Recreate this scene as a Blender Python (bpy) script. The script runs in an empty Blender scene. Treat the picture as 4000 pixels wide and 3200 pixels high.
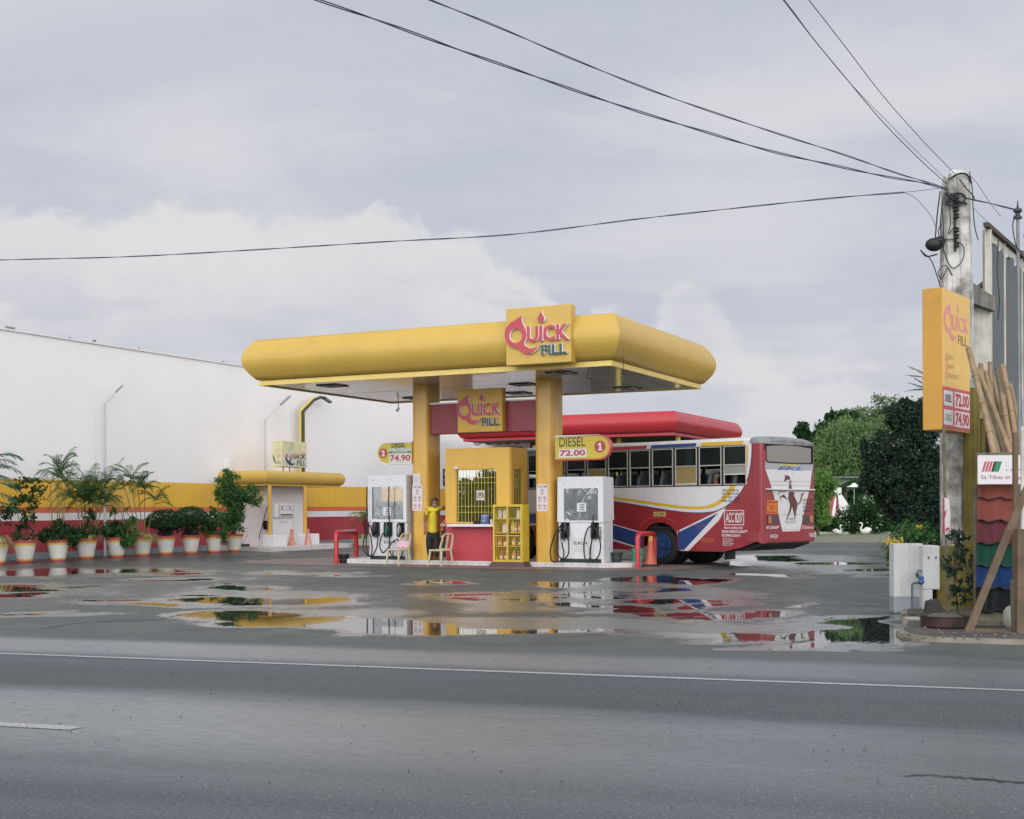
import bpy, bmesh, math, random
import numpy as np
from mathutils import Vector, Matrix, Euler
from mathutils.geometry import tessellate_polygon
R = math.radians
scn = bpy.context.scene
COL = scn.collection

# ------------------------------------------------------------------ camera
CAMH = 1.52
cam_d = bpy.data.cameras.new("camera")
cam = bpy.data.objects.new("camera", cam_d)
COL.objects.link(cam)
cam.location = (0, 0, CAMH)
cam.rotation_euler = (R(90), 0.0043, 0)
cam_d.sensor_width = 36
cam_d.lens = 45
cam_d.shift_y = 0.0965
cam_d.clip_end = 3000
scn.camera = cam
scn.view_settings.view_transform = 'Standard'
scn.view_settings.look = 'None'
scn.view_settings.exposure = 0.0
scn.view_settings.gamma = 1.0

# ------------------------------------------------------------------ node helpers
def hexc(h):
    h = h.lstrip('#')
    o = []
    for i in (0, 2, 4):
        c = int(h[i:i+2], 16) / 255
        o.append(c / 12.92 if c <= 0.04045 else ((c + 0.055) / 1.055) ** 2.4)
    return (o[0], o[1], o[2], 1.0)

class NT:
    def __init__(s, nt):
        s.nt = nt
    def n(s, t, **k):
        nd = s.nt.nodes.new(t)
        for a, b in k.items():
            setattr(nd, a, b)
        return nd
    def link(s, a, b):
        s.nt.links.new(a, b)
    def setv(s, sock, v):
        if isinstance(v, bpy.types.NodeSocket):
            s.link(v, sock)
        elif v is not None:
            sock.default_value = v
    def math(s, op, a, b=None, c=None, clamp=False):
        nd = s.n('ShaderNodeMath', operation=op, use_clamp=clamp)
        for i, v in enumerate((a, b, c)):
            s.setv(nd.inputs[i], v)
        return nd.outputs[0]
    def mix(s, f, a, b, bt='MIX'):
        nd = s.n('ShaderNodeMix', data_type='RGBA', blend_type=bt)
        s.setv(nd.inputs[0], f); s.setv(nd.inputs[6], a); s.setv(nd.inputs[7], b)
        return nd.outputs[2]
    def ramp(s, v, a, b, c=0.0, d=1.0):
        nd = s.n('ShaderNodeMapRange', interpolation_type='SMOOTHSTEP')
        s.setv(nd.inputs[0], v)
        for i, q in enumerate((a, b, c, d)):
            s.setv(nd.inputs[i+1], q)
        return nd.outputs[0]
    def noise(s, vec, scale, detail=4, rough=0.55, dist=0.0):
        nd = s.n('ShaderNodeTexNoise')
        s.setv(nd.inputs['Vector'], vec)
        nd.inputs['Scale'].default_value = scale
        nd.inputs['Detail'].default_value = detail
        nd.inputs['Roughness'].default_value = rough
        nd.inputs['Distortion'].default_value = dist
        return nd.outputs[0]
    def mapping(s, vec, scale=(1, 1, 1), rot=(0, 0, 0), loc=(0, 0, 0)):
        nd = s.n('ShaderNodeMapping')
        s.link(vec, nd.inputs[0])
        nd.inputs['Scale'].default_value = scale
        nd.inputs['Rotation'].default_value = rot
        nd.inputs['Location'].default_value = loc
        return nd.outputs[0]

# ------------------------------------------------------------------ world: hazy evening sky under broken cloud
SUN_AZ = R(84)      # clockwise from +Y towards +X : the sun stands to the right of the view
SUN_EL = R(17)
w = bpy.data.worlds.new("World")
scn.world = w
w.use_nodes = True
w.node_tree.nodes.clear()
q = NT(w.node_tree)
sky = q.n('ShaderNodeTexSky', sky_type='NISHITA', sun_disc=False)
sky.sun_elevation = SUN_EL
sky.sun_rotation = SUN_AZ
sky.dust_density = 2.0
sky.air_density = 1.2
tc = q.n('ShaderNodeTexCoord').outputs['Generated']
sep = q.n('ShaderNodeSeparateXYZ'); q.link(tc, sep.inputs[0])
dx, dy, dz = sep.outputs
# cloud layer coordinates: direction projected on a flat deck high above
zc = q.math('MAXIMUM', q.math('ADD', dz, 0.10), 0.02)
comb = q.n('ShaderNodeCombineXYZ')
q.link(q.math('DIVIDE', dx, zc), comb.inputs[0]); q.link(q.math('DIVIDE', dy, zc), comb.inputs[1])
deck = comb.outputs[0]
veil = q.noise(q.mapping(deck, (0.8, 0.95, 1), (0, 0, R(-12)), (3.1, 0.4, 0)), 1.15, 6, 0.55, 0.4)
veil = q.ramp(veil, 0.36, 0.66)
wisp = q.noise(q.mapping(deck, (0.6, 1.3, 1), (0, 0, R(14)), (0.4, 2.2, 0)), 2.1, 6, 0.6, 0.5)
wisp = q.ramp(wisp, 0.42, 0.70)
# cumulus banks standing along the horizon: height of the bank top by azimuth
az = q.math('DIVIDE', dx, q.math('MAXIMUM', q.math('ABSOLUTE', dy), 0.05))
el = q.math('DIVIDE', dz, q.math('MAXIMUM', q.math('ABSOLUTE', dy), 0.05))
fc = q.n('ShaderNodeFloatCurve')
cm = fc.mapping; cv = cm.curves[0]
pts = [(-0.60, .20), (-.40, .235), (-.34, .228), (-.25, .236), (-.17, .224), (-.11, .236), (-.06, .218), (-.03, .214), (0, .196), (.035, .165), (.055, .140), (.066, .158), (.09, .150), (.10, .140), (.118, .160), (.135, .178), (.155, .168), (.175, .14), (.2, .118), (.24, .105), (.30, .125), (.36, .13), (.60, .12)]
while len(cv.points) > 2: cv.points.remove(cv.points[1])
cv.points[0].location = (0, pts[0][1] * 3); cv.points[1].location = (1, pts[-1][1] * 3)
for a, b in pts[1:-1]:
    cv.points.new((a + .6) / 1.2, b * 3)
cm.update()
q.link(q.math('MULTIPLY_ADD', az, 1 / 1.2, 0.5, clamp=True), fc.inputs['Value'])
top = q.math('DIVIDE', fc.outputs[0], 3.0)
cb = q.n('ShaderNodeCombineXYZ'); q.link(az, cb.inputs[0]); q.link(el, cb.inputs[1])
puff = q.noise(q.mapping(cb.outputs[0], (1, 1.2, 1)), 24, 7, 0.62, 0.2)
puffL = q.noise(q.mapping(cb.outputs[0], (1, 1.6, 1), (0, 0, 0), (.3, .2, 0)), 8, 6, 0.6, 0.3)
edge = q.math('ADD', q.math('SUBTRACT', top, el), q.math('MULTIPLY_ADD', puff, 0.075, -0.037))
bank = q.ramp(edge, -0.005, 0.014)
bank = q.math('MULTIPLY', bank, q.ramp(edge, 0.16, 0.02, 0.25, 1.0))
bank = q.math('MULTIPLY', bank, q.ramp(az, 0.03, 0.10, 1.0, 0.72))
bshade = q.ramp(q.math('ADD', q.math('MULTIPLY', edge, 5.0), puffL), 0.50, 1.25)
under = q.ramp(q.noise(q.mapping(cb.outputs[0], (1, 3.2, 1), (0, 0, R(4)), (0.9, 0.1, 0)), 7.0, 5, 0.55, 0.3), 0.48, 0.62)
under = q.math('MULTIPLY', under, q.math('MULTIPLY', q.ramp(el, 0.21, 0.15), q.ramp(el, 0.03, 0.09)))
S = 10.0     # colours below are radiance; Background strength is 0.1
def c3(r, g, b): return (r * S, g * S, b * S, 1)
nis = q.mix(1.0, sky.outputs[0], (0.62, 0.66, 0.80, 1), 'MULTIPLY')
base = q.mix(0.86, nis, c3(.585, .615, .705))
base = q.mix(q.math('MULTIPLY', veil, 0.8), base, c3(.71, .705, .735))
base = q.mix(q.math('MULTIPLY', wisp, 0.22), base, c3(.67, .67, .72))
bankc = q.mix(bshade, c3(.75, .745, .755), c3(.65, .65, .69))
base = q.mix(q.math('MULTIPLY', bank, 0.85), base, bankc)
base = q.mix(q.math('MULTIPLY', under, 0.55), base, c3(.535, .55, .64))
base = q.mix(q.ramp(el, 0.10, 0.0, 0.0, 0.45), base, c3(.66, .66, .70))
# the deck overhead is brighter than the strip near the horizon
zen = q.ramp(dz, 0.36, 0.75)
base = q.mix(zen, base, c3(.66, .67, .72))
# glow added to the unseen sky behind the viewer, lighting fronts of things
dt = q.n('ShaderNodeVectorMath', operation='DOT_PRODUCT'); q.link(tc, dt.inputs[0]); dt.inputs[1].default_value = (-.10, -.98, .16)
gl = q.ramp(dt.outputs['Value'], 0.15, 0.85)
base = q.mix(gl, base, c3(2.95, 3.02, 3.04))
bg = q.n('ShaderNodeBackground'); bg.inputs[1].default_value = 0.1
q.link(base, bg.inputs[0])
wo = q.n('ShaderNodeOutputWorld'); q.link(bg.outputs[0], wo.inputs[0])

sun_d = bpy.data.lights.new("sun", 'SUN')
sun_d.energy = 0.26
sun_d.angle = R(10)
sun_d.color = (1.0, 0.95, 0.88)
sun = bpy.data.objects.new("sun", sun_d); COL.objects.link(sun)
sdir = Vector((math.sin(SUN_AZ) * math.cos(SUN_EL), math.cos(SUN_AZ) * math.cos(SUN_EL), math.sin(SUN_EL)))
sun.rotation_euler = sdir.to_track_quat('Z', 'Y').to_euler()
sun.location = (60, 10, 30)

# ------------------------------------------------------------------ materials
MATS = {}
def mat(name, color, rough=0.6, metal=0.0, var=0.12, vscale=2.5, bump=0.0, bscale=40, streak=0.0, dirt=None, spec=0.5, coat=0.0, trans=0.0, alpha=1.0, vcol2=None, wob=0.0):
    """painted / plain surface with uneven tone, optional vertical run-off stains and fine bump"""
    if name in MATS: return MATS[name]
    m = bpy.data.materials.new(name); m.use_nodes = True
    nt = m.node_tree; p = nt.nodes['Principled BSDF']; k = NT(nt)
    c = hexc(color) if isinstance(color, str) else color
    oc = k.n('ShaderNodeTexCoord').outputs['Object']
    n1 = k.noise(oc, vscale, 5, 0.6)
    c2 = hexc(vcol2) if vcol2 else (c[0] * .62, c[1] * .6, c[2] * .58, 1)
    col = k.mix(k.math('MULTIPLY', k.ramp(n1, 0.38, 0.72), min(1, var * 3)), c, c2)
    if streak > 0:
        sn = k.noise(k.mapping(oc, (9, 9, 0.35)), 1.6, 5, 0.65, 0.1)
        sn = k.math('MULTIPLY', k.ramp(sn, 0.50, 0.74), streak)
        col = k.mix(sn, col, hexc(dirt or '#4a4438'))
    k.link(col, p.inputs['Base Color'])
    rn = k.noise(oc, vscale * 2.3, 3, 0.5)
    k.link(k.math('ADD', k.math('MULTIPLY_ADD', rn, 0.25, -0.12), rough, clamp=True), p.inputs['Roughness'])
    p.inputs['Metallic'].default_value = metal
    p.inputs['Specular IOR Level'].default_value = spec
    p.inputs['Coat Weight'].default_value = coat
    p.inputs['Coat Roughness'].default_value = 0.08
    if trans: p.inputs['Transmission Weight'].default_value = trans
    if alpha < 1: p.inputs['Alpha'].default_value = alpha
    if wob:      # sheet metal that is never quite flat
        b = k.n('ShaderNodeBump'); b.inputs['Strength'].default_value = wob; b.inputs['Distance'].default_value = 0.03
        k.link(k.noise(k.mapping(oc, (.55, .55, 1.6)), 1.3, 2, 0.5), b.inputs['Height'])
        k.link(b.outputs[0], p.inputs['Normal']); k.link(b.outputs[0], p.inputs['Coat Normal'])
    if bump > 0:
        b = k.n('ShaderNodeBump'); b.inputs['Strength'].default_value = bump; b.inputs['Distance'].default_value = 0.02
        k.link(k.noise(oc, bscale, 4, 0.6), b.inputs['Height']); k.link(b.outputs[0], p.inputs['Normal'])
    MATS[name] = m
    return m

def leafmat(name, c1, c2, rough=0.55, trans=0.35, sc=3.0):
    if name in MATS: return MATS[name]
    m = bpy.data.materials.new(name); m.use_nodes = True
    nt = m.node_tree; p = nt.nodes['Principled BSDF']; k = NT(nt)
    g = k.n('ShaderNodeNewGeometry')
    oc = k.n('ShaderNodeTexCoord').outputs['Object']
    n = k.noise(oc, sc, 4, 0.7)
    f = k.math('ADD', k.math('MULTIPLY', k.ramp(n, .35, .7), .6), k.math('MULTIPLY', g.outputs['Random Per Island'], .4))
    col = k.mix(f, hexc(c1), hexc(c2))
    k.link(col, p.inputs['Base Color'])
    p.inputs['Roughness'].default_value = rough
    p.inputs['Specular IOR Level'].default_value = 0.3
    tr = k.n('ShaderNodeBsdfTranslucent'); k.link(col, tr.inputs[0])
    mx = k.n('ShaderNodeMixShader'); mx.inputs[0].default_value = trans
    k.link(p.outputs[0], mx.inputs[1]); k.link(tr.outputs[0], mx.inputs[2])
    k.link(mx.outputs[0], nt.nodes['Material Output'].inputs[0])
    MATS[name] = m
    return m

def glassmat(name, tint, refl=0.25, opac=0.3, rough=0.02, wav=0.0, fk=0.9):
    """thin sheet: part mirror, part tinted see-through"""
    if name in MATS: return MATS[name]
    m = bpy.data.materials.new(name); m.use_nodes = True
    nt = m.node_tree; nt.nodes.remove(nt.nodes['Principled BSDF']); k = NT(nt)
    t = k.n('ShaderNodeBsdfTransparent'); t.inputs[0].default_value = (1, 1, 1, 1)
    d = k.n('ShaderNodeBsdfDiffuse'); d.inputs[0].default_value = hexc(tint)
    g = k.n('ShaderNodeBsdfGlossy'); g.inputs['Roughness'].default_value = rough
    if wav:
        oc = k.n('ShaderNodeTexCoord').outputs['Object']
        b = k.n('ShaderNodeBump'); b.inputs['Strength'].default_value = wav; b.inputs['Distance'].default_value = 0.04
        k.link(k.noise(k.mapping(oc, (1, 1, .45), (0, R(35), 0)), 3.2, 2, .5, 1.2), b.inputs['Height']); k.link(b.outputs[0], g.inputs['Normal']); k.link(b.outputs[0], d.inputs['Normal'])
    a = k.n('ShaderNodeMixShader'); a.inputs[0].default_value = opac
    k.link(t.outputs[0], a.inputs[1]); k.link(d.outputs[0], a.inputs[2])
    fr = k.n('ShaderNodeFresnel'); fr.inputs[0].default_value = 1.5
    f = k.math('ADD', k.math('MULTIPLY', fr.outputs[0], fk), refl, clamp=True)
    b2 = k.n('ShaderNodeMixShader'); k.link(f, b2.inputs[0])
    k.link(a.outputs[0], b2.inputs[1]); k.link(g.outputs[0], b2.inputs[2])
    k.link(b2.outputs[0], nt.nodes['Material Output'].inputs[0])
    MATS[name] = m
    return m

YEL = mat('yellow_paint', '#c09e4c', 0.42, var=0.06, vscale=1.2, streak=0.05, dirt='#a8842c', coat=0.10, wob=0.5, spec=0.35)
YELC = mat('yellow_column_paint', '#d2a345', 0.30, var=0.12, vscale=1.4, streak=0.34, dirt='#8a5f1c', coat=0.15)
YELP = mat('pale_yellow_trim', '#dcc06a', 0.45, var=0.08, streak=0.12, dirt='#8c7a3c')
YELG = mat('yellow_grille_paint', '#d6bd4e', 0.45, var=0.1)
REDF = mat('red_canopy_paint', '#ab3039', 0.35, var=0.06, vscale=1.0, coat=0.10, wob=0.5, spec=0.35)
REDB = mat('maroon_beam_paint', '#8c3440', 0.45, var=0.15, vscale=1.5)
REDW = mat('red_wall_paint', '#a63a46', 0.5, var=0.12, vscale=1.6, streak=0.08, dirt='#6a2028')
RED = mat('red_enamel', '#b92a33', 0.30, var=0.1, coat=0.3)
SIGNR = mat('sign_letter_red', '#b03a48', 0.4, var=0.06)
SIGNP = mat('sign_letter_faded_red', '#cf7d84', 0.5, var=0.08)
SIGNG = mat('sign_letter_green', '#2f4a4a', 0.4, var=0.08)
WHT = mat('white_paint', '#dedbdd', 0.55, var=0.04, vscale=0.5)
WHTG = mat('white_enamel', '#d8d7da', 0.30, var=0.05, streak=0.06, coat=0.2)
WHTD = mat('dirty_white', '#c2beb4', 0.7, var=0.3, vscale=3, streak=0.55, dirt='#4e4a42', bump=0.3)
TILE = mat('island_tile', '#cfcbc9', 0.35, var=0.12, vscale=3, streak=0.1)
CREAM = mat('beige_plastic', '#c3b597', 0.4, var=0.08)
BLK = mat('black_rubber', '#14181a', 0.55, var=0.1)
BLKG = mat('black_gloss', '#101417', 0.25, var=0.1)
GRYM = mat('grey_metal', '#8b8d90', 0.4, 0.6, var=0.15)
DGRY = mat('dark_grey', '#33373a', 0.5, var=0.1)
GRN = mat('bucket_green', '#2fa083', 0.4, var=0.06)
ORG = mat('cone_orange', '#c46148', 0.55, var=0.2, vscale=9, vcol2='#a35a48')
ORGW = mat('cone_pattern', '#e0a58c', 0.55, var=0.2, vscale=9)
PAPER = mat('white_paper', '#d4cdd0', 0.6, var=0.05)
PRINT = mat('dark_print', '#3b3b40', 0.6, var=0.05)
PRINTR = mat('red_print', '#b05a50', 0.6, var=0.05)
PRINTG = mat('green_print', '#2f8a66', 0.6, var=0.05)
WOOD = mat('raw_timber', '#655442', 0.75, var=0.35, vscale=4, streak=0.4, dirt='#4a3b2c', bump=0.3)
WOODG = mat('grey_timber', '#6b6555', 0.8, var=0.35, vscale=5, streak=0.5, dirt='#3a362c', bump=0.3)
BAM = mat('dry_bamboo', '#957c5e', 0.6, var=0.3, vscale=6, streak=0.35, dirt='#6a4e36')
BAMG = mat('grey_bamboo', '#857860', 0.55, var=0.35, vscale=6, streak=0.4, dirt='#4e4434')
CONC = mat('concrete', '#8d8a83', 0.8, var=0.25, vscale=2.2, bump=0.25)
CONCP = mat('stained_pole_concrete', '#c4c1bc', 0.8, var=0.33, vscale=2.6, streak=0.95, dirt='#24221f', bump=0.35, vcol2='#5d5850')
SKIN = mat('skin', '#8a583f', 0.5, var=0.06, vscale=12)
# ------------------------------------------------------------------ mesh builder
class MB:
    def __init__(s):
        s.v = []; s.f = []; s.m = []; s.X = None; s.mat = 0
    def add(s, vs, fs):
        b = len(s.v)
        if s.X is not None:
            vs = [tuple(s.X @ Vector(p)) for p in vs]
        s.v.extend(vs)
        for f in fs:
            s.f.append(tuple(i + b for i in f)); s.m.append(s.mat)
        return s
    def box(s, x0, x1, y0, y1, z0, z1):
        vs = [(x0, y0, z0), (x1, y0, z0), (x1, y1, z0), (x0, y1, z0), (x0, y0, z1), (x1, y0, z1), (x1, y1, z1), (x0, y1, z1)]
        return s.add(vs, [(0, 3, 2, 1), (4, 5, 6, 7), (0, 1, 5, 4), (1, 2, 6, 5), (2, 3, 7, 6), (3, 0, 4, 7)])
    def bbox(s, x0, x1, y0, y1, z0, z1, b=0.01):
        """box with chamfered edges"""
        cx, cy, cz = (x0+x1)/2, (y0+y1)/2, (z0+z1)/2
        hx, hy, hz = abs(x1-x0)/2, abs(y1-y0)/2, abs(z1-z0)/2
        b = min(b, hx*.9, hy*.9, hz*.9)
        rings = []
        for z, ins in ((-hz, b), (-hz+b, 0), (hz-b, 0), (hz, b)):
            X, Y = hx-ins, hy-ins
            rings.append([(cx+sx*(X-(b if i else 0)*(ins == 0)*1), cy+sy*(Y-(0 if i else b)*(ins == 0)*1), cz+z)
                          for sx, sy, i in ((-1, -1, 1), (1, -1, 1), (1, -1, 0), (1, 1, 0), (1, 1, 1), (-1, 1, 1), (-1, 1, 0), (-1, -1, 0))])
        return s.loft(rings, True)
    def loft(s, rings, caps=True, closed=True):
        n = len(rings[0]); vs = [p for r in rings for p in r]; fs = []
        for i in range(len(rings)-1):
            for j in range(n if closed else n-1):
                a = i*n+j; b = i*n+(j+1) % n
                fs.append((a, b, b+n, a+n))
        if caps:
            fs.append(tuple(range(n-1, -1, -1))); fs.append(tuple(range((len(rings)-1)*n, len(rings)*n)))
        return s.add(vs, fs)
    def prism(s, loops, ax, w0, w1):
        """2-D outline (first loop) with holes (other loops), swept from w0 to w1 along the third axis"""
        if isinstance(loops[0][0], (int, float)): loops = [loops]
        tri = tessellate_polygon([[Vector((p[0], p[1], 0)) for p in L] for L in loops])
        flat = [p for L in loops for p in L]; n = len(flat)
        vs = [ax(p[0], p[1], w0) for p in flat] + [ax(p[0], p[1], w1) for p in flat]
        fs = [tuple(t) for t in tri] + [tuple(i+n for i in reversed(t)) for t in tri]
        b = 0
        for L in loops:
            m = len(L)
            for i in range(m):
                a, c = b+i, b+(i+1) % m
                fs.append((a, c, c+n, a+n))
            b += m
        return s.add(vs, fs)
    def face(s, pts2, ax, w):
        tri = tessellate_polygon([[Vector((p[0], p[1], 0)) for p in pts2]])
        return s.add([ax(p[0], p[1], w) for p in pts2], [tuple(t) for t in tri])
    def tube(s, path, r, n=8, caps=True, flat=1.0):
        P = [Vector(p) for p in path]; rr = r if isinstance(r, (list, tuple)) else [r]*len(P)
        t = (P[1]-P[0]).normalized()
        up = Vector((0, 0, 1)) if abs(t.z) < .9 else Vector((1, 0, 0))
        a = t.cross(up).normalized(); rings = []
        for i, p in enumerate(P):
            if i == 0: d = P[1]-P[0]
            elif i == len(P)-1: d = P[-1]-P[-2]
            else: d = (P[i+1]-P[i]).normalized()+(P[i]-P[i-1]).normalized()
            if d.length < 1e-9: d = t
            d.normalize(); a = (a-d*a.dot(d)); a.normalize(); b = d.cross(a)
            rings.append([tuple(p+(a*math.cos(2*math.pi*j/n)+b*math.sin(2*math.pi*j/n)*flat)*rr[i]) for j in range(n)])
        return s.loft(rings, caps)
    def lathe(s, prof, n=24, c=(0, 0, 0), caps=True):
        rings = [[(c[0]+r*math.cos(2*math.pi*j/n), c[1]+r*math.sin(2*math.pi*j/n), c[2]+z) for j in range(n)] for r, z in prof]
        return s.loft(rings, caps)
    def ball(s, c, rx, ry, rz, n=12, m=8):
        rings = []
        for i in range(m+1):
            a = math.pi*(i/m-.5); k = max(math.cos(a), .02)
            rings.append([(c[0]+rx*k*math.cos(2*math.pi*j/n), c[1]+ry*k*math.sin(2*math.pi*j/n), c[2]+rz*math.sin(a)) for j in range(n)])
        return s.loft(rings, True)
    def text(s, st, u0, u1, v0, v1, ax, w0, w1=None, off=0.0, shear=0.0, flip=False):
        vs, fs = glyphs(st, off, shear)
        xs = [p[0] for p in vs]; ys = [p[1] for p in vs]
        ax0, ax1, ay0, ay1 = min(xs), max(xs), min(ys), max(ys)
        P = [(u0+(x-ax0)/(ax1-ax0)*(u1-u0), v0+(y-ay0)/(ay1-ay0)*(v1-v0)) for x, y in vs]
        if w1 is None:
            return s.add([ax(p[0], p[1], w0) for p in P], fs)
        n = len(P); ed = {}
        for f in fs:
            for i in range(len(f)):
                e = (f[i], f[(i+1) % len(f)]); k = (min(e), max(e)); ed.setdefault(k, []).append(e)
        F = [tuple(reversed(f)) for f in fs] + [tuple(i+n for i in f) for f in fs]
        for k, e in ed.items():
            if len(e) == 1: F.append((e[0][0], e[0][1], e[0][1]+n, e[0][0]+n))
        return s.add([ax(p[0], p[1], w0) for p in P]+[ax(p[0], p[1], w1) for p in P], F)
    def build(s, name, mats, parent=None, loc=None, rz=0.0, smooth=True, ang=35):
        me = bpy.data.meshes.new(name); me.from_pydata(s.v, [], s.f)
        if not isinstance(mats, (list, tuple)): mats = [mats]
        for m in mats: me.materials.append(m)
        if len(mats) > 1: me.polygons.foreach_set('material_index', s.m)
        if smooth:
            me.polygons.foreach_set('use_smooth', [True]*len(me.polygons))
            me.set_sharp_from_angle(angle=R(ang))
        me.update()
        o = bpy.data.objects.new(name, me); COL.objects.link(o)
        if parent is not None: o.parent = parent
        if loc is not None: o.location = loc
        o.rotation_euler[2] = rz
        return o
_g = {}
def glyphs(st, off, shear):
    key = (st, off, shear)
    if key in _g: return _g[key]
    cu = bpy.data.curves.new('glyphs', 'FONT'); cu.body = st; cu.offset = off; cu.shear = shear; cu.resolution_u = 3
    ob = bpy.data.objects.new('glyphs', cu); COL.objects.link(ob)
    dg = bpy.context.evaluated_depsgraph_get(); me = bpy.data.meshes.new_from_object(ob.evaluated_get(dg))
    vs = [(v.co.x, v.co.y) for v in me.vertices]; fs = [tuple(p.vertices) for p in me.polygons]
    bpy.data.objects.remove(ob); bpy.data.meshes.remove(me); bpy.data.curves.remove(cu)
    _g[key] = (vs, fs)
    return _g[key]

FX = lambda u, v, w: (u, -w, v)      # plane facing -y, w outwards
RX = lambda u, v, w: (w, u, v)       # plane facing +x, w outwards
def offx(ax, du=0, dv=0, dw=0, su=1, sv=1): return lambda u, v, w: ax(u*su+du, v*sv+dv, w+dw)
def rrect(x0, x1, y0, y1, r, seg=5):
    o = []
    for cx, cy, a in ((x1-r, y0+r, -90), (x1-r, y1-r, 0), (x0+r, y1-r, 90), (x0+r, y0+r, 180)):
        for i in range(seg+1):
            t = R(a+90*i/seg); o.append((cx+r*math.cos(t), cy+r*math.sin(t)))
    return o
UP = lambda u, v, w: (u, v, w)       # plan outline extruded upwards
def circ(cx, cy, r, n=24, ry=None):
    return [(cx+r*math.cos(2*math.pi*i/n), cy+(ry or r)*math.sin(2*math.pi*i/n)) for i in range(n)]
def smooth_path(P, k=6):
    """Catmull-Rom through the points"""
    P = [Vector(p) for p in P]; P = [P[0]*2-P[1]]+P+[P[-1]*2-P[-2]]; out = []
    for i in range(1, len(P)-2):
        for j in range(k):
            t = j/k; a, b, c, d = P[i-1:i+3]
            out.append(0.5*((2*b)+(c-a)*t+(2*a-5*b+4*c-d)*t*t+(-a+3*b-3*c+d)*t*t*t))
    out.append(P[-2]); return out

def tag(o, label=None, cat=None, group=None, kind=None):
    if label: o['label'] = label
    if cat: o['category'] = cat
    if group: o['group'] = group
    if kind: o['kind'] = kind
    return o
def thing(name, label, cat, loc=(0, 0, 0), rz=0.0, group=None):
    o = bpy.data.objects.new(name, None); COL.objects.link(o); o.location = loc; o.rotation_euler = (0, 0, rz)
    o.empty_display_size = 0.2
    return tag(o, label, cat, group)
def one(mats): return MB()
def kids(o): return [c for c in bpy.data.objects if c.parent == o]
def copy_tree(o, parent=None):
    c = o.copy(); COL.objects.link(c); c.parent = parent
    for ch in kids(o): copy_tree(ch, c)
    return c

# station frame: x along the pump island (to the right, nearer), y away from the road
TH = R(-26.3); OX, OY = -4.625, 35.86
def SP(s, t, z=0.0):
    return (OX+s*math.cos(TH)-t*math.sin(TH), OY+s*math.sin(TH)+t*math.cos(TH), z)
# a point on the line of sight through photo position (px, py) at distance Y (used to read positions off the photo)
def at(px, py, Y):
    a, b = px-2000, 1986-py
    return Vector(((a+.0043*b)/5000*Y, Y, CAMH+(b-.0043*a)/5000*Y))
def gnd(px, py, z=0.0):
    a, b = px-2000, 1986-py
    Y = (z-CAMH)*5000/(b-.0043*a); return at(px, py, Y)

# ------------------------------------------------------------------ ground sheet with puddles
def axis(a, b, step, far):
    f = list(np.arange(a, b+1e-6, step)); lo = []; hi = []; d = step*2
    x = a
    while x > -far: x -= d; lo.append(x); d *= 1.35
    x = b; d = step*2
    while x < far: x += d; hi.append(x); d *= 1.35
    return np.array(lo[::-1]+f+hi)
def vnoise(x, y, sc, seed):
    rs = np.random.RandomState(seed); g = rs.rand(256, 256)
    u, v = x*sc+97.3, y*sc+41.7; iu, iv = np.floor(u).astype(int), np.floor(v).astype(int)
    fu, fv = u-iu, v-iv; fu = fu*fu*(3-2*fu); fv = fv*fv*(3-2*fv)
    G = lambda a, b: g[a % 256, b % 256]
    return (G(iu, iv)*(1-fu)+G(iu+1, iv)*fu)*(1-fv)+(G(iu, iv+1)*(1-fu)+G(iu+1, iv+1)*fu)*fv
PUD = [  # (photo x, y, half-width, half-height, depth)
    (200, 2236, 260, 17, 1.0), (480, 2232, 330, 12, .9), (650, 2246, 180, 6, .7), (110, 2300, 230, 17, 1.0), (60, 2330, 180, 12, .9), (330, 2290, 120, 6, .6),
    (640, 2268, 230, 5, .8), (900, 2262, 120, 3, .6), (1130, 2239, 140, 5, .8), (1320, 2249, 80, 5, .8), (1030, 2294, 150, 10, 1),
    (700, 2322, 150, 6, .8), (900, 2338, 210, 18, 1), (1180, 2350, 220, 24, 1), (1360, 2340, 130, 14, .9), (430, 2358, 300, 5, .8), (560, 2372, 280, 9, .75),
    (130, 2405, 260, 9, .6), (900, 2412, 300, 22, 1), (1180, 2430, 280, 28, 1.1), (1420, 2446, 240, 24, 1.1), (1700, 2452, 230, 20, 1.1), (1950, 2462, 210, 11, 1),
    (2250, 2468, 260, 8, 1), (2560, 2474, 260, 14, 1.05), (2850, 2486, 260, 20, 1.1), (3120, 2482, 230, 36, 1.2), (3330, 2462, 230, 52, 1.2), (3480, 2450, 120, 44, 1.1), (3020, 2400, 160, 14, .9), (2760, 2405, 220, 18, .95),
    (1700, 2270, 100, 11, 1), (1780, 2345, 150, 12, .75), (1900, 2325, 130, 10, .8), (1990, 2350, 110, 14, .8), (2100, 2335, 120, 10, .7),
    (2290, 2285, 130, 10, .85), (2170, 2280, 90, 6, .7), (2320, 2330, 130, 14, .95), (2350, 2375, 120, 18, .95), (2560, 2262, 120, 20, .95), (2540, 2310, 120, 18, .85), (2700, 2270, 160, 16, .85),
    (2620, 2350, 200, 16, .95), (2500, 2395, 170, 12, .9), (2760, 2370, 150, 10, .85), (3010, 2180, 190, 16, 1), (2880, 2200, 120, 10, .9), (3250, 2205, 240, 6, .9), (3380, 2225, 160, 5, .8), (3180, 2232, 120, 4, .75),
    (3440, 2247, 90, 4, .8), (3090, 2366, 60, 9, .8), (3000, 2250, 130, 8, .8), (1180, 2200, 90, 3, .6), (1050, 2190, 60, 3, .6)]
xs = axis(-17, 12, 0.11, 900); ys = axis(12.5, 50, 0.11, 900)
X, Y = np.meshgrid(xs, ys, indexing='ij')
wet = np.zeros_like(X)
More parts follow.
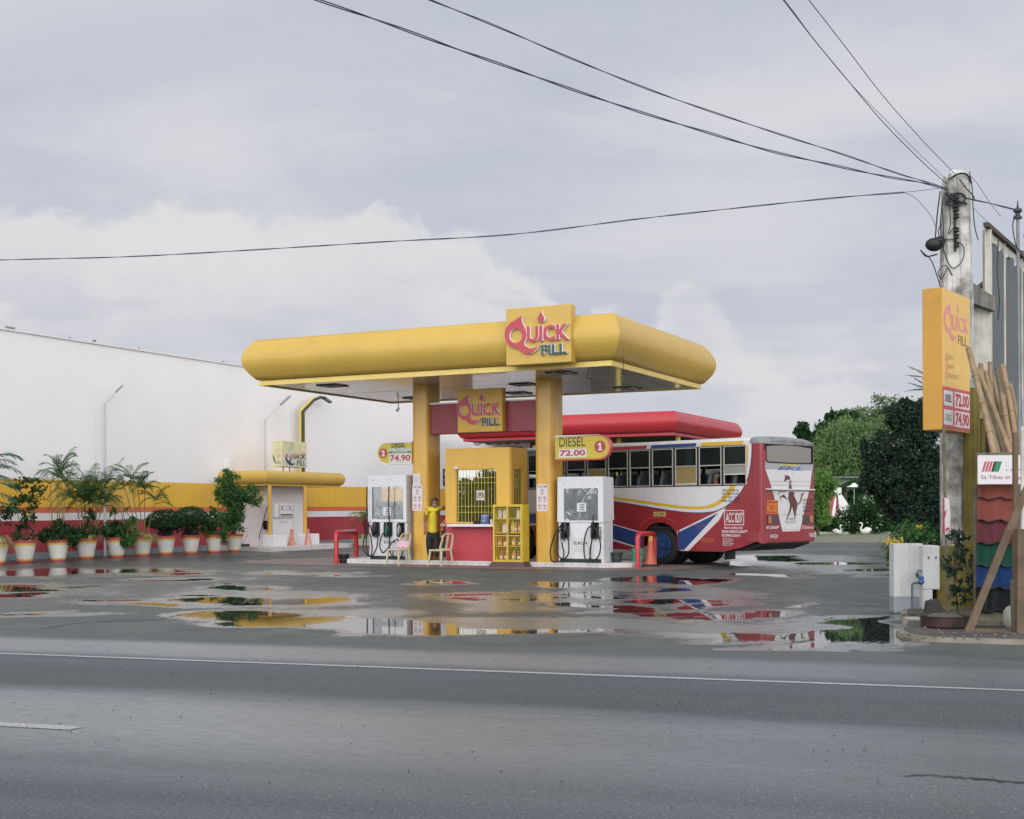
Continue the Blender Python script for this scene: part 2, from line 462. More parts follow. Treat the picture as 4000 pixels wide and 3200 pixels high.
wx = X+(vnoise(X, Y, .9, 1)-.5)*1.3+(vnoise(X, Y, 2.6, 5)-.5)*.35; wy = Y+(vnoise(X, Y, .7, 2)-.5)*1.6+(vnoise(X, Y, 2.1, 6)-.5)*.5
for (px, py, rx, ry, dpt) in PUD:
    c = gnd(px, py); ax_ = rx*c.y/5000; ay_ = abs(gnd(px, py-ry).y-gnd(px, py+ry).y)/2
    d = np.sqrt(((wx-c.x-(wy-c.y)*c.x/c.y)/ax_)**2+((wy-c.y)/ay_)**2)
    wet = np.maximum(wet, dpt*np.clip(1.35-d, 0, 1.0))
FILM = [(330, 2234, 520, 20), (150, 2304, 330, 34), (170, 2408, 300, 12), (1000, 2335, 520, 46), (620, 2368, 420, 14), (1180, 2415, 560, 34), (1130, 2240, 260, 9), (1350, 2250, 160, 7), (1900, 2345, 330, 44), (2280, 2325, 200, 44), (2600, 2310, 330, 50), (2500, 2440, 620, 34), (3200, 2460, 420, 56),
        (3050, 2186, 420, 26), (3250, 2222, 420, 22), (3420, 2250, 160, 8), (2000, 2440, 500, 26), (700, 2266, 300, 9)]
film = np.zeros_like(X)
for (px, py, rx, ry) in FILM:
    c = gnd(px, py); ax_ = rx*c.y/5000; ay_ = abs(gnd(px, py-ry).y-gnd(px, py+ry).y)/2
    d = np.sqrt(((wx-c.x-(wy-c.y)*c.x/c.y)/ax_)**2+((wy-c.y)/ay_)**2)
    film = np.maximum(film, np.clip(1.3-d, 0, 1.0))
damp = .5*vnoise(X, Y, .22, 7)+.3*vnoise(X, Y*.8, .6, 8)+.2*vnoise(X, Y, 1.6, 9)
Z = np.zeros_like(X)
nx, ny = X.shape
co = np.stack([X, Y, Z], -1).reshape(-1, 3)
idx = np.arange(nx*ny).reshape(nx, ny)
quads = np.stack([idx[:-1, :-1], idx[1:, :-1], idx[1:, 1:], idx[:-1, 1:]], -1).reshape(-1, 4)
me = bpy.data.meshes.new('ground'); me.vertices.add(len(co)); me.vertices.foreach_set('co', co.ravel())
me.loops.add(quads.size); me.loops.foreach_set('vertex_index', quads.ravel())
me.polygons.add(len(quads)); me.polygons.foreach_set('loop_start', np.arange(0, quads.size, 4)); me.update()
at1 = me.attributes.new('wet', 'FLOAT', 'POINT'); at1.data.foreach_set('value', wet.ravel())
at3 = me.attributes.new('film', 'FLOAT', 'POINT'); at3.data.foreach_set('value', film.ravel())
at2 = me.attributes.new('damp', 'FLOAT', 'POINT'); at2.data.foreach_set('value', damp.ravel())
ground = bpy.data.objects.new('ground', me); COL.objects.link(ground)
tag(ground, 'wet grey concrete forecourt with shallow puddles', kind='structure')

def ground_mat():
    m = bpy.data.materials.new('wet_forecourt'); m.use_nodes = True
    nt = m.node_tree; p = nt.nodes['Principled BSDF']; k = NT(nt)
    oc = k.n('ShaderNodeTexCoord').outputs['Object']
    wa = k.n('ShaderNodeAttribute', attribute_name='wet').outputs['Fac']
    da = k.n('ShaderNodeAttribute', attribute_name='damp').outputs['Fac']
    n1 = k.noise(oc, 1.1, 6, .65, .4); n2 = k.noise(oc, 14, 4, .7); n3 = k.noise(oc, 90, 2, .6)
    n4 = k.noise(k.mapping(oc, (1, 1, 1), (0, 0, R(20))), 4.2, 6, .7, .6)
    wv = k.math('ADD', wa, k.math('MULTIPLY_ADD', n4, 0.55, -0.275))
    wv = k.math('ADD', wv, k.math('MULTIPLY_ADD', n1, 0.30, -0.15)); wv = k.math('ADD', wv, k.math('MULTIPLY_ADD', k.noise(oc, 7, 5, .75, .3), .80, -.42))
    pud = k.ramp(wv, 0.50, 0.58)
    fa = k.n('ShaderNodeAttribute', attribute_name='film').outputs['Fac']; fa = k.math('ADD', fa, k.math('ADD', k.math('MULTIPLY_ADD', n4, 1.0, -.5), k.math('MULTIPLY_ADD', k.noise(oc, 5, 5, .7), .9, -.45)))
    film = k.math('MULTIPLY', k.math('MAXIMUM', k.ramp(wv, 0.16, 0.34), k.ramp(fa, .28, .62)), k.math('SUBTRACT', 1.0, pud))
    dmp = k.ramp(k.math('ADD', da, k.math('MULTIPLY_ADD', n4, .4, -.2)), .42, .62)
    dmp = k.math('MAXIMUM', dmp, k.ramp(wv, 0.10, 0.36))
    dry = k.mix(k.ramp(n1, .35, .7), hexc('#525756'), hexc('#404546'))
    dry = k.mix(k.math('MULTIPLY', k.ramp(n2, .45, .75), .30), dry, hexc('#77746c'))
    dry = k.mix(k.math('MULTIPLY', k.ramp(n3, .62, .75), .4), dry, hexc('#8d8a82'))
    oil = k.ramp(k.noise(oc, .55, 5, .6, .8), .56, .72)
    dry = k.mix(k.math('MULTIPLY', oil, .5), dry, hexc('#383838'))
    wetc = k.mix(1.0, dry, (.55, .55, .56, 1), 'MULTIPLY')
    col = k.mix(k.math('MULTIPLY', dmp, .85), dry, wetc)
    col = k.mix(pud, col, k.mix(1.0, wetc, (.45, .45, .45, 1), 'MULTIPLY'))
    k.link(col, p.inputs['Base Color'])
    r = k.math('SUBTRACT', .58, k.math('MULTIPLY', dmp, .24)); r = k.math('SUBTRACT', r, k.math('MULTIPLY', film, .10), clamp=True)
    r = k.math('ADD', r, k.math('MULTIPLY_ADD', n2, .16, -.08))
    mx = k.n('ShaderNodeMix'); k.link(pud, mx.inputs[0]); k.link(r, mx.inputs[2]); mx.inputs[3].default_value = .015
    k.link(mx.outputs[0], p.inputs['Roughness']); k.link(k.math('MULTIPLY', film, .9), p.inputs['Coat Weight']); p.inputs['Coat Roughness'].default_value = .30
    sp = k.n('ShaderNodeMix'); k.link(pud, sp.inputs[0]); k.link(k.math('MULTIPLY_ADD', film, .6, .30), sp.inputs[2]); sp.inputs[3].default_value = .62
    k.link(sp.outputs[0], p.inputs['Specular IOR Level'])
    b = k.n('ShaderNodeBump'); b.inputs['Distance'].default_value = .012
    k.link(k.math('MULTIPLY', k.math('SUBTRACT', 1.0, k.math('MAXIMUM', pud, film)), .40), b.inputs['Strength'])
    k.link(k.math('ADD', k.math('MULTIPLY', n2, .7), k.math('MULTIPLY', n3, .5)), b.inputs['Height'])
    b2 = k.n('ShaderNodeBump'); b2.inputs['Distance'].default_value = .01; b2.inputs['Strength'].default_value = .018
    k.link(k.noise(k.mapping(oc, (1, 2.5, 1)), 2.2, 2, .5), b2.inputs['Height']); k.link(b.outputs[0], b2.inputs['Normal'])
    k.link(b2.outputs[0], p.inputs['Normal'])
    return m
me.materials.append(ground_mat())

# ------------------------------------------------------------------ highway
RA = R(-17.6)
def RP(u, v, z=0.0):     # u along the road, v across it (0 = far edge line)
    return (u*math.cos(RA)-v*math.sin(RA), 11.82+u*math.sin(RA)+v*math.cos(RA), z)
def road_mat():
    m = bpy.data.materials.new('damp_asphalt'); m.use_nodes = True
    nt = m.node_tree; p = nt.nodes['Principled BSDF']; k = NT(nt)
    oc = k.n('ShaderNodeTexCoord').outputs['Object']; sp = k.n('ShaderNodeSeparateXYZ'); k.link(oc, sp.inputs[0])
    u, v = sp.outputs[0], sp.outputs[1]
    n1 = k.noise(k.mapping(oc, (.25, 1.3, 1)), 1.0, 5, .6, .3); n2 = k.noise(oc, 22, 4, .7); n3 = k.noise(k.mapping(oc, (1, .8, 1)), 42, 4, .75); n4 = k.noise(k.mapping(oc, (1, 2.4, 1)), 6, 5, .7)
    vv = k.math('ADD', v, k.math('MULTIPLY_ADD', n1, .7, -.35))
    def band(c, wd):   # soft strip across the road centred on c
        return k.ramp(k.math('ABSOLUTE', k.math('SUBTRACT', vv, c)), wd, wd*.3)
    gloss = k.math('ADD', k.math('MULTIPLY', band(-3.2, 1.5), 1.0), k.math('MULTIPLY', band(.85, .9), .9), clamp=True)
    gloss = k.math('ADD', gloss, k.math('MULTIPLY', band(-4.6, .8), .35), clamp=True)
    gloss = k.math('MULTIPLY', gloss, k.ramp(n4, .2, .75, .6, 1.0))
    gloss = k.math('MULTIPLY', gloss, k.ramp(u, 5.5, -1.0, .35, 1.0))
    dark = k.math('MULTIPLY', k.math('ADD', k.math('MULTIPLY', band(-1.3, 1.0), 1.0), k.math('MULTIPLY', band(-4.5, .8), .4)), k.ramp(n4, .25, .7, .5, 1))
    c = k.mix(k.ramp(n1, .3, .7), hexc('#535a5f'), hexc('#474e53'))
    c = k.mix(k.math('MULTIPLY', dark, .45), c, hexc('#383b3b'))
    c = k.mix(k.math('MULTIPLY', k.ramp(n2, .50, .8), .35), c, hexc('#6b6b64'))
    c = k.mix(k.math('MULTIPLY', k.ramp(n3, .56, .66), .9), c, hexc('#84827b'))
    c = k.mix(k.math('MULTIPLY', k.ramp(n3, .44, .34), .75), c, hexc('#1b1d20'))
    dust = k.ramp(k.math('ADD', v, k.math('MULTIPLY_ADD', n1, 1.2, -.6)), 1.2, 2.3)
    c = k.mix(k.math('MULTIPLY', dust, .5), c, hexc('#585954'))
    k.link(c, p.inputs['Base Color'])
    r = k.math('SUBTRACT', .62, k.math('MULTIPLY', gloss, .24)); r = k.math('ADD', r, k.math('MULTIPLY_ADD', n2, .2, -.1))
    k.link(r, p.inputs['Roughness']); k.link(k.math('MULTIPLY_ADD', gloss, .78, .22), p.inputs['Specular IOR Level'])
    k.link(k.math('MULTIPLY', gloss, 1.0), p.inputs['Coat Weight']); p.inputs['Coat Roughness'].default_value = .38; p.inputs['Coat IOR'].default_value = 1.75
    b = k.n('ShaderNodeBump'); b.inputs['Distance'].default_value = .012
    k.link(k.math('SUBTRACT', .36, k.math('MULTIPLY', gloss, .16)), b.inputs['Strength'])
    k.link(k.math('ADD', k.math('MULTIPLY', n2, .5), k.math('MULTIPLY', n3, .6)), b.inputs['Height'])
    k.link(b.outputs[0], p.inputs['Normal']); k.link(b.outputs[0], p.inputs['Coat Normal'])
    return m
ROADM = road_mat()
rng = random.Random(3)
mb = MB(); N = 240; top = []; bot = []
for i in range(N+1):
    u = -60+120*i/N
    j = .22*math.sin(u*.7)+.12*math.sin(u*2.3+1)+rng.uniform(-.05, .05)
    top.append((u, 2.25+j, 0)); bot.append((u, -9.6, 0))
mb.add(bot+top, [(i, i+1, N+2+i, N+1+i) for i in range(N)])
for a, b in ((-700, -60), (60, 700)): mb.add([(a, -9.6, 0), (b, -9.6, 0), (b, 2.2, 0), (a, 2.2, 0)], [(0, 1, 2, 3)])
o = mb.build('road', ROADM, None, (0, 11.82, .006), RA, smooth=False); tag(o, 'damp grey asphalt highway', kind='structure')
def paint_mat():
    m = bpy.data.materials.new('worn_road_paint'); m.use_nodes = True
    nt = m.node_tree; p = nt.nodes['Principled BSDF']; k = NT(nt); oc = k.n('ShaderNodeTexCoord').outputs['Object']
    n = k.noise(oc, 30, 5, .75); c = k.mix(k.ramp(n, .42, .70), hexc('#a9a9aa'), hexc('#5f6063')); k.link(c, p.inputs['Base Color']); p.inputs['Roughness'].default_value = .5
    return m
PAINT = paint_mat()
mb = MB(); mb.add([p for i in range(N+1) for p in ((-90+180*i/N, -.045+rng.uniform(-.009, .009), 0), (-90+180*i/N, .045+rng.uniform(-.009, .009), 0))], [(2*i, 2*i+2, 2*i+3, 2*i+1) for i in range(N)])
o = mb.build('road_edge_line', PAINT, None, (0, 11.82, .010), RA, False); tag(o, 'thin white edge line painted along the highway', kind='structure')
for kx in (-1, 0, 1, 2):
    u1 = -2.02+kx*9.0
    if 0 < kx: u1 += 0
    mb = MB(); mb.add([(u1-4, -3.80, 0), (u1+.02, -3.80, 0), (u1+.05, -3.66, 0), (u1-4, -3.66, 0)], [(0, 1, 2, 3)])
    if kx in (1,): continue      # the next dash lies outside the frame
    o = mb.build('road_centre_dash', PAINT, None, (0, 11.82, .010), RA, False); tag(o, 'white centre dash painted on the highway', kind='structure')
# tar-filled crack on the right, crack across the forecourt
def crack(name, pts, wd, z, label, m):
    mb = MB(); L = []; P = smooth_path([(*p, 0) for p in pts], 10)
    for i, p in enumerate(P):
        d = (P[min(i+1, len(P)-1)]-P[max(i-1, 0)]).normalized(); n = Vector((-d.y, d.x, 0)); ww = wd*rng.uniform(.3, 1)*(math.sin(math.pi*min(1, (i+1)/len(P)*1.02))**.5 if i < len(P)-1 else .1)
        jj = n*rng.uniform(-.02, .02); L += [tuple(p+jj-n*ww), tuple(p+jj+n*ww)]
    mb.add(L, [(2*i, 2*i+2, 2*i+3, 2*i+1) for i in range(len(P)-1)])
    o = mb.build(name, m, None, (0, 0, z), 0, False); tag(o, label, kind='structure')
CRK = mat('crack_dark', '#1f1f1e', .35, var=.1)
crack('road_crack', [tuple(gnd(*p)[:2]) for p in ((3500, 3036), (3620, 3034), (3760, 3045), (3900, 3056), (4060, 3066), (4200, 3075))], .025, .011, 'dark open crack in the asphalt', CRK)
crack('forecourt_crack', [tuple(gnd(*p)[:2]) for p in ((-60, 2480), (120, 2462), (350, 2430), (590, 2424), (680, 2408), (860, 2382))], .035, .004, 'long dark crack in the forecourt', CRK)
# pinkish apron painted round the island
APR = mat('faded_red_oxide_floor', '#7a625d', .48, var=.4, vscale=1.3, vcol2='#5f5a57', bump=.2)
mb = MB(); pts = []
for (a, b) in ((-3.2, -1.0), (0, -1.35), (3, -1.5), (6, -1.45), (8.6, -1.3), (9.8, .2), (9.9, 3.4), (6, 3.9), (2, 3.9), (-2.4, 3.8), (-3.6, 1.6)): pts.append((a, b, 0))
P = smooth_path(pts+[pts[0]], 8)[:-1]; mb.face([(p.x, p.y) for p in P], UP, 0)
o = mb.build('forecourt_apron', APR, None, SP(0, 0, .005), TH, False); tag(o, 'faded pinkish painted concrete round the pump island', kind='structure')
# gravel and grass verge in front of the garden
GRV = mat('gravel_verge_ground', '#77746a', .9, var=.5, vscale=1.2, vcol2='#66704a', bump=.6, bscale=25)
mb = MB(); mb.add([tuple(p) for p in (gnd(3050, 2120, .004), gnd(3900, 2120, .004), gnd(4300, 2078, .004), gnd(2950, 2080, .004))], [(0, 1, 2, 3)])
o = mb.build('verge', GRV, None, None, 0, False); tag(o, 'strip of gravel and thin grass before the garden kerb', kind='structure')

# ------------------------------------------------------------------ pump island
IH = .12
isl = thing('pump_island', 'low white tiled kerb island carrying the two fuel pumps', 'pump island', SP(0, 0), TH)
out = [(0, 0), (7.9, 0), (8.35, .45), (8.35, 1.35), (7.9, 1.8), (0, 1.8), (-.35, 1.35), (-.35, .45)]
MB().prism(out, UP, 0, IH).build('kerb_body', TILE, isl)
g = MB()
for i in range(33):
    x = .12+i*.24
    g.box(x, x+.008, -.0025, .002, .01, IH-.004)
g.box(0, 7.9, -.0028, .002, .06, .066)
g.build('tile_joints', mat('grout', '#8d8985', .8), isl)

# ------------------------------------------------------------------ canopy (shared kit for the yellow and the red one)
def canopy(x0, x1, y0, y1, zb, zf0, zt, bulge, colm, trim, sof, root, slats=True, fx=()):
    """bulged fascia band on four sides, flat trim below it, slatted soffit"""
    prof = []
    for i in range(13):
        a = i/12; b = math.sin(math.pi*a)**.92 if 0 < a < 1 else 0
        prof.append((bulge*b, zf0+(zt-zf0)*a))
    rings = []
    for b, z in prof: rings.append([(x0-b, y0-b, z), (x1+b, y0-b, z), (x1+b, y1+b, z), (x0-b, y1+b, z)])
    rings.append([(x0+.5, y0+.5, zt-.02), (x1-.5, y0+.5, zt-.02), (x1-.5, y1-.5, zt-.02), (x0+.5, y1-.5, zt-.02)])
    MB().loft(rings, True).build('fascia', colm, root, ang=50)
    t = .05
    m = MB(); m.prism([[(x0+t, y0+t), (x1-t, y0+t), (x1-t, y1-t), (x0+t, y1-t)], [(x0+t+.06, y0+t+.06), (x0+t+.06, y1-t-.06), (x1-t-.06, y1-t-.06), (x1-t-.06, y0+t+.06)]], UP, zb, zf0-.02)
    m.build('trim_band', trim, root)
    m = MB(); m.mat = 1; m.box(x0+.12, x1-.12, y0+.12, y1-.12, zf0-.06, zf0-.02); m.mat = 0
    if slats:
        n = int((x1-x0-.24)/.17); pitch = (x1-x0-.24)/n
        for i in range(n):
            a = x0+.12+i*pitch
            m.box(a+.018, a+pitch-.018, y0+.12, (y0+y1)/2-.03, zb+.03, zf0-.07)
            m.box(a+.018, a+pitch-.018, (y0+y1)/2+.03, y1-.12, zb+.03, zf0-.07)
    sf = m.build('soffit', [sof, DGRY], root)
    for (a, b) in fx:
        l = MB(); l.prism([[(a-.32, b-.32), (a+.32, b-.32), (a+.32, b+.32), (a-.32, b+.32)], [(a-.29, b-.29), (a-.29, b+.29), (a+.29, b+.29), (a+.29, b-.29)]], UP, zb+.004, zb+.029)
        l.mat = 1; l.box(a-.29, a+.29, b-.29, b+.29, zb+.016, zb+.029)
        l.mat = 0; l.box(a-.15, a+.15, b-.15, b+.15, zb+.013, zb+.0155)
        l.build('ceiling_light', [DGRY, PAPER], sf)
SOF = mat('soffit_slats', '#c2bcb4', .22, var=.3, vscale=1.5, streak=.0, coat=.9, spec=.8)
def sof_mat():
    m = SOF; nt = m.node_tree; k = NT(nt); p = nt.nodes['Principled BSDF']
    oc = k.n('ShaderNodeTexCoord').outputs['Object']
    n = k.noise(k.mapping(oc, (6.5, .35, 1)), 1.4, 5, .6, .05); n2 = k.noise(oc, .7, 3, .5)
    f = k.math('MULTIPLY', k.ramp(n, .45, .75), k.ramp(n2, .3, .7))
    c = k.mix(f, hexc('#dedad5'), hexc('#a39a88')); k.link(c, p.inputs['Base Color'])
sof_mat()
can = thing('fuel_canopy', 'large yellow canopy with bulged fascia on two yellow columns over the pumps', 'canopy', SP(0, 0), TH)
canopy(-1.5, 8.85, -2.1, 4.8, 4.87, 5.02, 6.10, .29, YEL, YELP, SOF, can, True, ((.15, -.9), (7.0, -.9), (7.0, 3.6), (3.6, 3.6), (.15, 3.6), (4.9, 1.3)))
for xx, cm_ in ((2.10, YELC), (5.81, YELC)):
    m = MB(); m.prism(rrect(xx, xx+.50, 0, .80, .13, 6), UP, IH, 4.90)
    m.build('column', cm_, can)
m = MB(); m.box(2.61, 5.80, .17, .55, 3.55, 4.35)
m.mat = 1; m.box(2.61, 5.80, .12, .60, 4.35, 4.39)
m.build('cross_beam', [REDB, WHTG], can)
m = MB(); m.tube([(8.2, -2.02, 4.95), (8.22, -2.05, 4.80), (8.16, -2.03, 4.62), (8.24, -1.9, 4.60)], .012, 5); m.build('loose_cable', BLK, can)
m = MB(); m.tube([(8.9, -1.7, 5.3), (8.97, -1.72, 5.0), (8.95, -1.7, 4.7), (9.0, -1.6, 4.66)], .010, 5)
m.build('loose_cable', BLK, can)
# two further columns carry the rear half, hidden behind the booth and bus
# ------------------------------------------------------------------ the Quick Fill mark
def logo(mb, ax, W_, H_, d0, d1, off=0.02, rim=None, fill=1, letters=0, scale=1.0, drop=True):
    """drop-tailed Q, 'uick' and 'fill' in a W_ x H_ field whose lower left corner is the origin of ax"""
    def L(x, y): return ((x-177)/545*W_, (705-(x-177)*20/545-y)/480*H_)
    out = [(328, 290), (321, 312), (322, 338), (334, 368), (350, 395), (360, 425), (362, 460), (355, 492), (338, 522), (352, 545), (385, 565), (415, 568), (440, 558), (462, 540),
           (448, 568), (430, 592), (400, 610), (365, 612), (335, 603), (305, 580), (285, 562), (255, 556), (222, 540), (196, 512), (180, 478), (175, 440), (182, 405), (200, 372), (228, 345), (262, 325), (298, 306)]
    hole = [(272+56*math.cos(a*math.pi/10), 457-60*math.sin(a*math.pi/10)) for a in range(20)]
    if rim is not None:
        mb.mat = rim; e = 6
        mb.prism([[L(x+e, y) for x, y in out], [L(x+e, y) for x, y in hole]], ax, d0, d1-.006)
        mb.text('UICK', *[L(371, 0)[0], L(718, 0)[0], L(540, 509)[1], L(540, 375)[1]], ax, d0, d1-.006, off)
    mb.mat = letters
    mb.prism([[L(*p) for p in out], [L(*p) for p in hole]], ax, d0, d1)
    if drop:
        dr = [(485, 256), (494, 285), (509, 312), (512, 330), (503, 346), (483, 352), (463, 346), (455, 330), (459, 310), (474, 284)]
        if rim is not None:
            mb.mat = rim; mb.prism([L(x+6, y) for x, y in dr], ax, d0, d1-.006); mb.mat = letters
        mb.prism([L(*p) for p in dr], ax, d0, d1)
    mb.text('UICK', L(365, 0)[0], L(712, 0)[0], L(540, 510)[1], L(540, 376)[1], ax, d0, d1, off)
    if rim is not None:
        mb.mat = rim; mb.text('FILL', L(489, 0)[0], L(699, 0)[0], L(590, 618)[1], L(590, 537)[1], ax, d0, d1-.006, off)
    mb.mat = fill
    mb.text('FILL', L(484, 0)[0], L(694, 0)[0], L(590, 620)[1], L(590, 538)[1], ax, d0, d1, off)
def sign_box(name, label, W_, H_, D_, loc, rz, mface, lett, fil, rimm, depth, off=.035, dropz=True):
    r = thing(name, label, 'sign', loc, rz)
    MB().bbox(0, W_, 0, D_, 0, H_, .012).build('panel', mface, r)
    m = MB(); logo(m, FX, W_, H_, .002, depth, off, rim=2)
    m.build('raised_logo', [lett, fil, rimm], r)
    return r
sign_box('canopy_sign', 'square yellow sign with raised red logo mounted on the canopy fascia above the roofline', 1.71, 1.37, .28, SP(6.24, -2.48, 4.96), TH, YEL, SIGNR, SIGNG, WHTG, .06)
sign_box('beam_sign', 'shaded yellow logo sign hung on the maroon beam between the columns', 1.34, 1.15, .22, SP(3.58, -.07, 3.545), TH, mat('shaded_sign_yellow', '#c79c36', .4, var=.08), SIGNR, SIGNG, WHTG, .05)

# ------------------------------------------------------------------ round-ended price signs on the columns
PSY = mat('price_sign_yellow', '#c2ab34', .35, var=.08)
def price_sign(label, loc, flipx, Lx, Hh, num):
    r = thing('price_sign', label, 'sign', loc, TH, 'round-ended price signs on the columns')
    n = 16; rad = Hh/2
    def outline(e):
        if not flipx: P = [(0, -rad+e)]+[(Lx-rad+(rad-e)*math.cos(R(-90+180*i/n)), (rad-e)*math.sin(R(-90+180*i/n))) for i in range(n+1)]+[(0, rad-e)]
        else: P = [(Lx, rad-e)]+[(rad+(rad-e)*math.cos(R(90+180*i/n)), (rad-e)*math.sin(R(90+180*i/n))) for i in range(n+1)]+[(Lx, -rad+e)]
        return P
    D = .17
    MB().prism(outline(.0), FX, -D, 0).build('casing', [mat('price_sign_edge', '#c23b3e', .35)], r)
    m = MB(); m.prism([outline(0), list(reversed(outline(.035)))], FX, .0005, .014); m.build('rim', WHTG, r)
    MB().prism(outline(.036), FX, .0006, .007).build('face', PSY, r)
    m = MB()
    if not flipx:
        m.mat = 0; m.text('DIESEL', .12, .84, .03, .27, FX, .0085, off=.01)
        m.mat = 3; m.prism([(.10, -.24), (.87, -.24), (.87, -.03), (.10, -.03)], FX, .0072, .0095)
        m.mat = 1; m.text('72.00', .13, .84, -.21, -.055, FX, .0105, off=.035)
        m.mat = 2; m.prism(circ(Lx-rad+.03, .01, .155), FX, .0072, .0095)
        m.mat = 3; c_ = Lx-rad+.03; m.face([(c_-.055, -.085), (c_+.065, -.085), (c_+.065, -.05), (c_+.03, -.05), (c_+.03, .11), (c_-.01, .11), (c_-.055, .075), (c_-.055, .04), (c_-.015, .06), (c_-.015, -.05), (c_-.055, -.05)], FX, .0105)
    else:
        m.mat = 0; m.text('DIESEL', .48, .92, .145, .275, FX, .0085, off=.03)
        m.mat = 3; m.prism([(.40, -.26), (1.10, -.26), (1.10, -.02), (.40, -.02)], FX, .0072, .0095)
        m.mat = 4; m.prism([(.40, -.005), (1.10, -.005), (1.10, .05), (.40, .05)], FX, .0072, .0095)
        m.mat = 3; m.prism([(.40, .0505), (1.10, .0505), (1.10, .13), (.40, .13)], FX, .0072, .0090)
        m.mat = 4; m.text('X-TRA ECO', .43, 1.08, .060, .125, FX, .0100, off=.01)
        m.mat = 3; m.text('GASOLINE', .50, 1.0, .003, .043, FX, .0105, off=.01)
        m.mat = 1; m.text('74.90', .43, 1.08, -.23, -.05, FX, .0105, off=.035)
        m.mat = 2; m.prism(circ(.21, 0, .135), FX, .0072, .0095)
        m.mat = 3; m.text('2', .15, .27, -.085, .09, FX, .0105, off=.05)
    m.build('lettering', [mat('price_dark', '#30402f', .5), mat('price_red', '#a63a46', .5), mat('disc_red', '#a8383a', .4), PAPER, PRINTG], r)
price_sign('price sign reading DIESEL 72.00 with number 1 disc, on the right column', SP(6.50, -.20, 3.055), False, 1.53, .64, '1')
price_sign('price sign reading 74.90 with number 2 in a red disc, on the left column', SP(.96, .06, 3.055), True, 1.14, .62, '2')

# ------------------------------------------------------------------ safety posters and papers
def poster(label, loc, w_, h_, rz=TH):
    r = thing('safety_poster', label, 'poster', loc, rz, 'safety posters on the columns')
    MB().box(0, w_, -.004, 0, 0, h_).build('sheet', PAPER, r)
    m = MB(); m.mat = 0; m.text('STAY SAFE', .02, w_-.02, h_-.095, h_-.03, FX, .0055, off=.015)
    for cx, cy, k_ in ((w_*.5, h_*.76, 0), (w_*.27, h_*.49, 1), (w_*.73, h_*.49, 2), (w_*.27, h_*.20, 3), (w_*.73, h_*.20, 4)):
        m.mat = 1; m.prism([circ(cx, cy, .056, 18), list(reversed(circ(cx, cy, .048, 18)))], FX, .0045, .0055)
        m.prism([(cx-.042, cy+.034), (cx-.034, cy+.042), (cx+.042, cy-.034), (cx+.034, cy-.042)], FX, .0045, .0053)
        m.mat = 0; m.prism([(cx-.02, cy-.02), (cx+.022, cy-.014), (cx+.012, cy+.022), (cx-.012, cy+.018)], FX, .0057, .0061)
        m.mat = 1
        for q_ in range(2): m.box(cx-.05+.008*q_, cx+.05-.008*q_, -.0055, -.0045, cy-.078-.018*q_, cy-.068-.018*q_)
    m.build('print', [PRINT, PRINTR], r); return r
poster('white STAY SAFE poster with prohibition symbols on the left column', SP(2.135, -.003, 1.47), .31, .70)
poster('white STAY SAFE poster with prohibition symbols on the right column', SP(5.88, -.003, 1.44), .31, .70)
r = thing('paper_notice', 'small plain white paper notice above the left safety poster', 'notice', SP(2.16, -.003, 2.18), TH)
MB().box(0, .22, -.004, 0, 0, .29).build('sheet', PAPER, r)
m = MB()
for i in range(7): m.box(.03, .19-.02*(i % 3), -.0055, -.0045, .05+.027*i, .06+.027*i)
m.build('print', mat('faint_print', '#a9a0a6', .6), r)

# ------------------------------------------------------------------ cashier booth
booth = thing('cashier_booth', 'small yellow and red cashier booth with barred windows between the two columns', 'booth', SP(0, 0), TH)
BX0, BX1, BD = 3.16, 5.11, 1.12
REDBO = mat('red_booth_paint', '#b13a43', .5, var=.12, vscale=1.3, streak=.06, dirt='#7a2228')
YELB = mat('yellow_booth_paint', '#d5a746', .42, var=.09, vscale=1.1, streak=.06, dirt='#94691f')
rr = .13
def boothwall(z0, z1, m_, nm, win):
    m = MB()
    fr = [(BX0, z0), (BX1-rr, z0), (BX1-rr, z1), (BX0, z1)]; hol = [(3.48, 1.14), (3.48, 2.57), (4.71, 2.57), (4.71, 1.14)]
    sd = [(rr, z0), (BD-.08, z0), (BD-.08, z1), (rr, z1)]; shol = [(.22, 1.2), (.22, 2.56), (.80, 2.56), (.80, 1.2)]
    m.prism([fr, hol] if win else fr, FX, -.12, 0)
    m.prism([sd, shol] if win else sd, RX, BX1-.12, BX1)
    n = 8
    arc = [(BX1-rr+rr*math.cos(R(-90+90*i/n)), rr+rr*math.sin(R(-90+90*i/n))) for i in range(n+1)]
    m.prism(arc+[(BX1-.125, rr), (BX1-rr, .122)], UP, z0, z1)
    arc2 = [(BX1-.08+.08*math.cos(R(90*i/n)), BD-.08+.08*math.sin(R(90*i/n))) for i in range(n+1)]
    m.prism(arc2+[(BX1-.10, BD-.10)], UP, z0, z1)
    m.box(BX0, BX0+.12, .122, BD, z0, z1); m.box(BX0+.122, BX1-.09, BD-.12, BD, z0, z1)
    return m.build(nm, m_, booth)
boothwall(IH, 1.12, REDBO, 'lower_wall', False)
boothwall(1.1205, 3.13, YELB, 'upper_wall', True)
MB().box(BX0+.03, BX1-.13, .13, BD-.13, 3.0, 3.10).build('roof', CONC, booth)
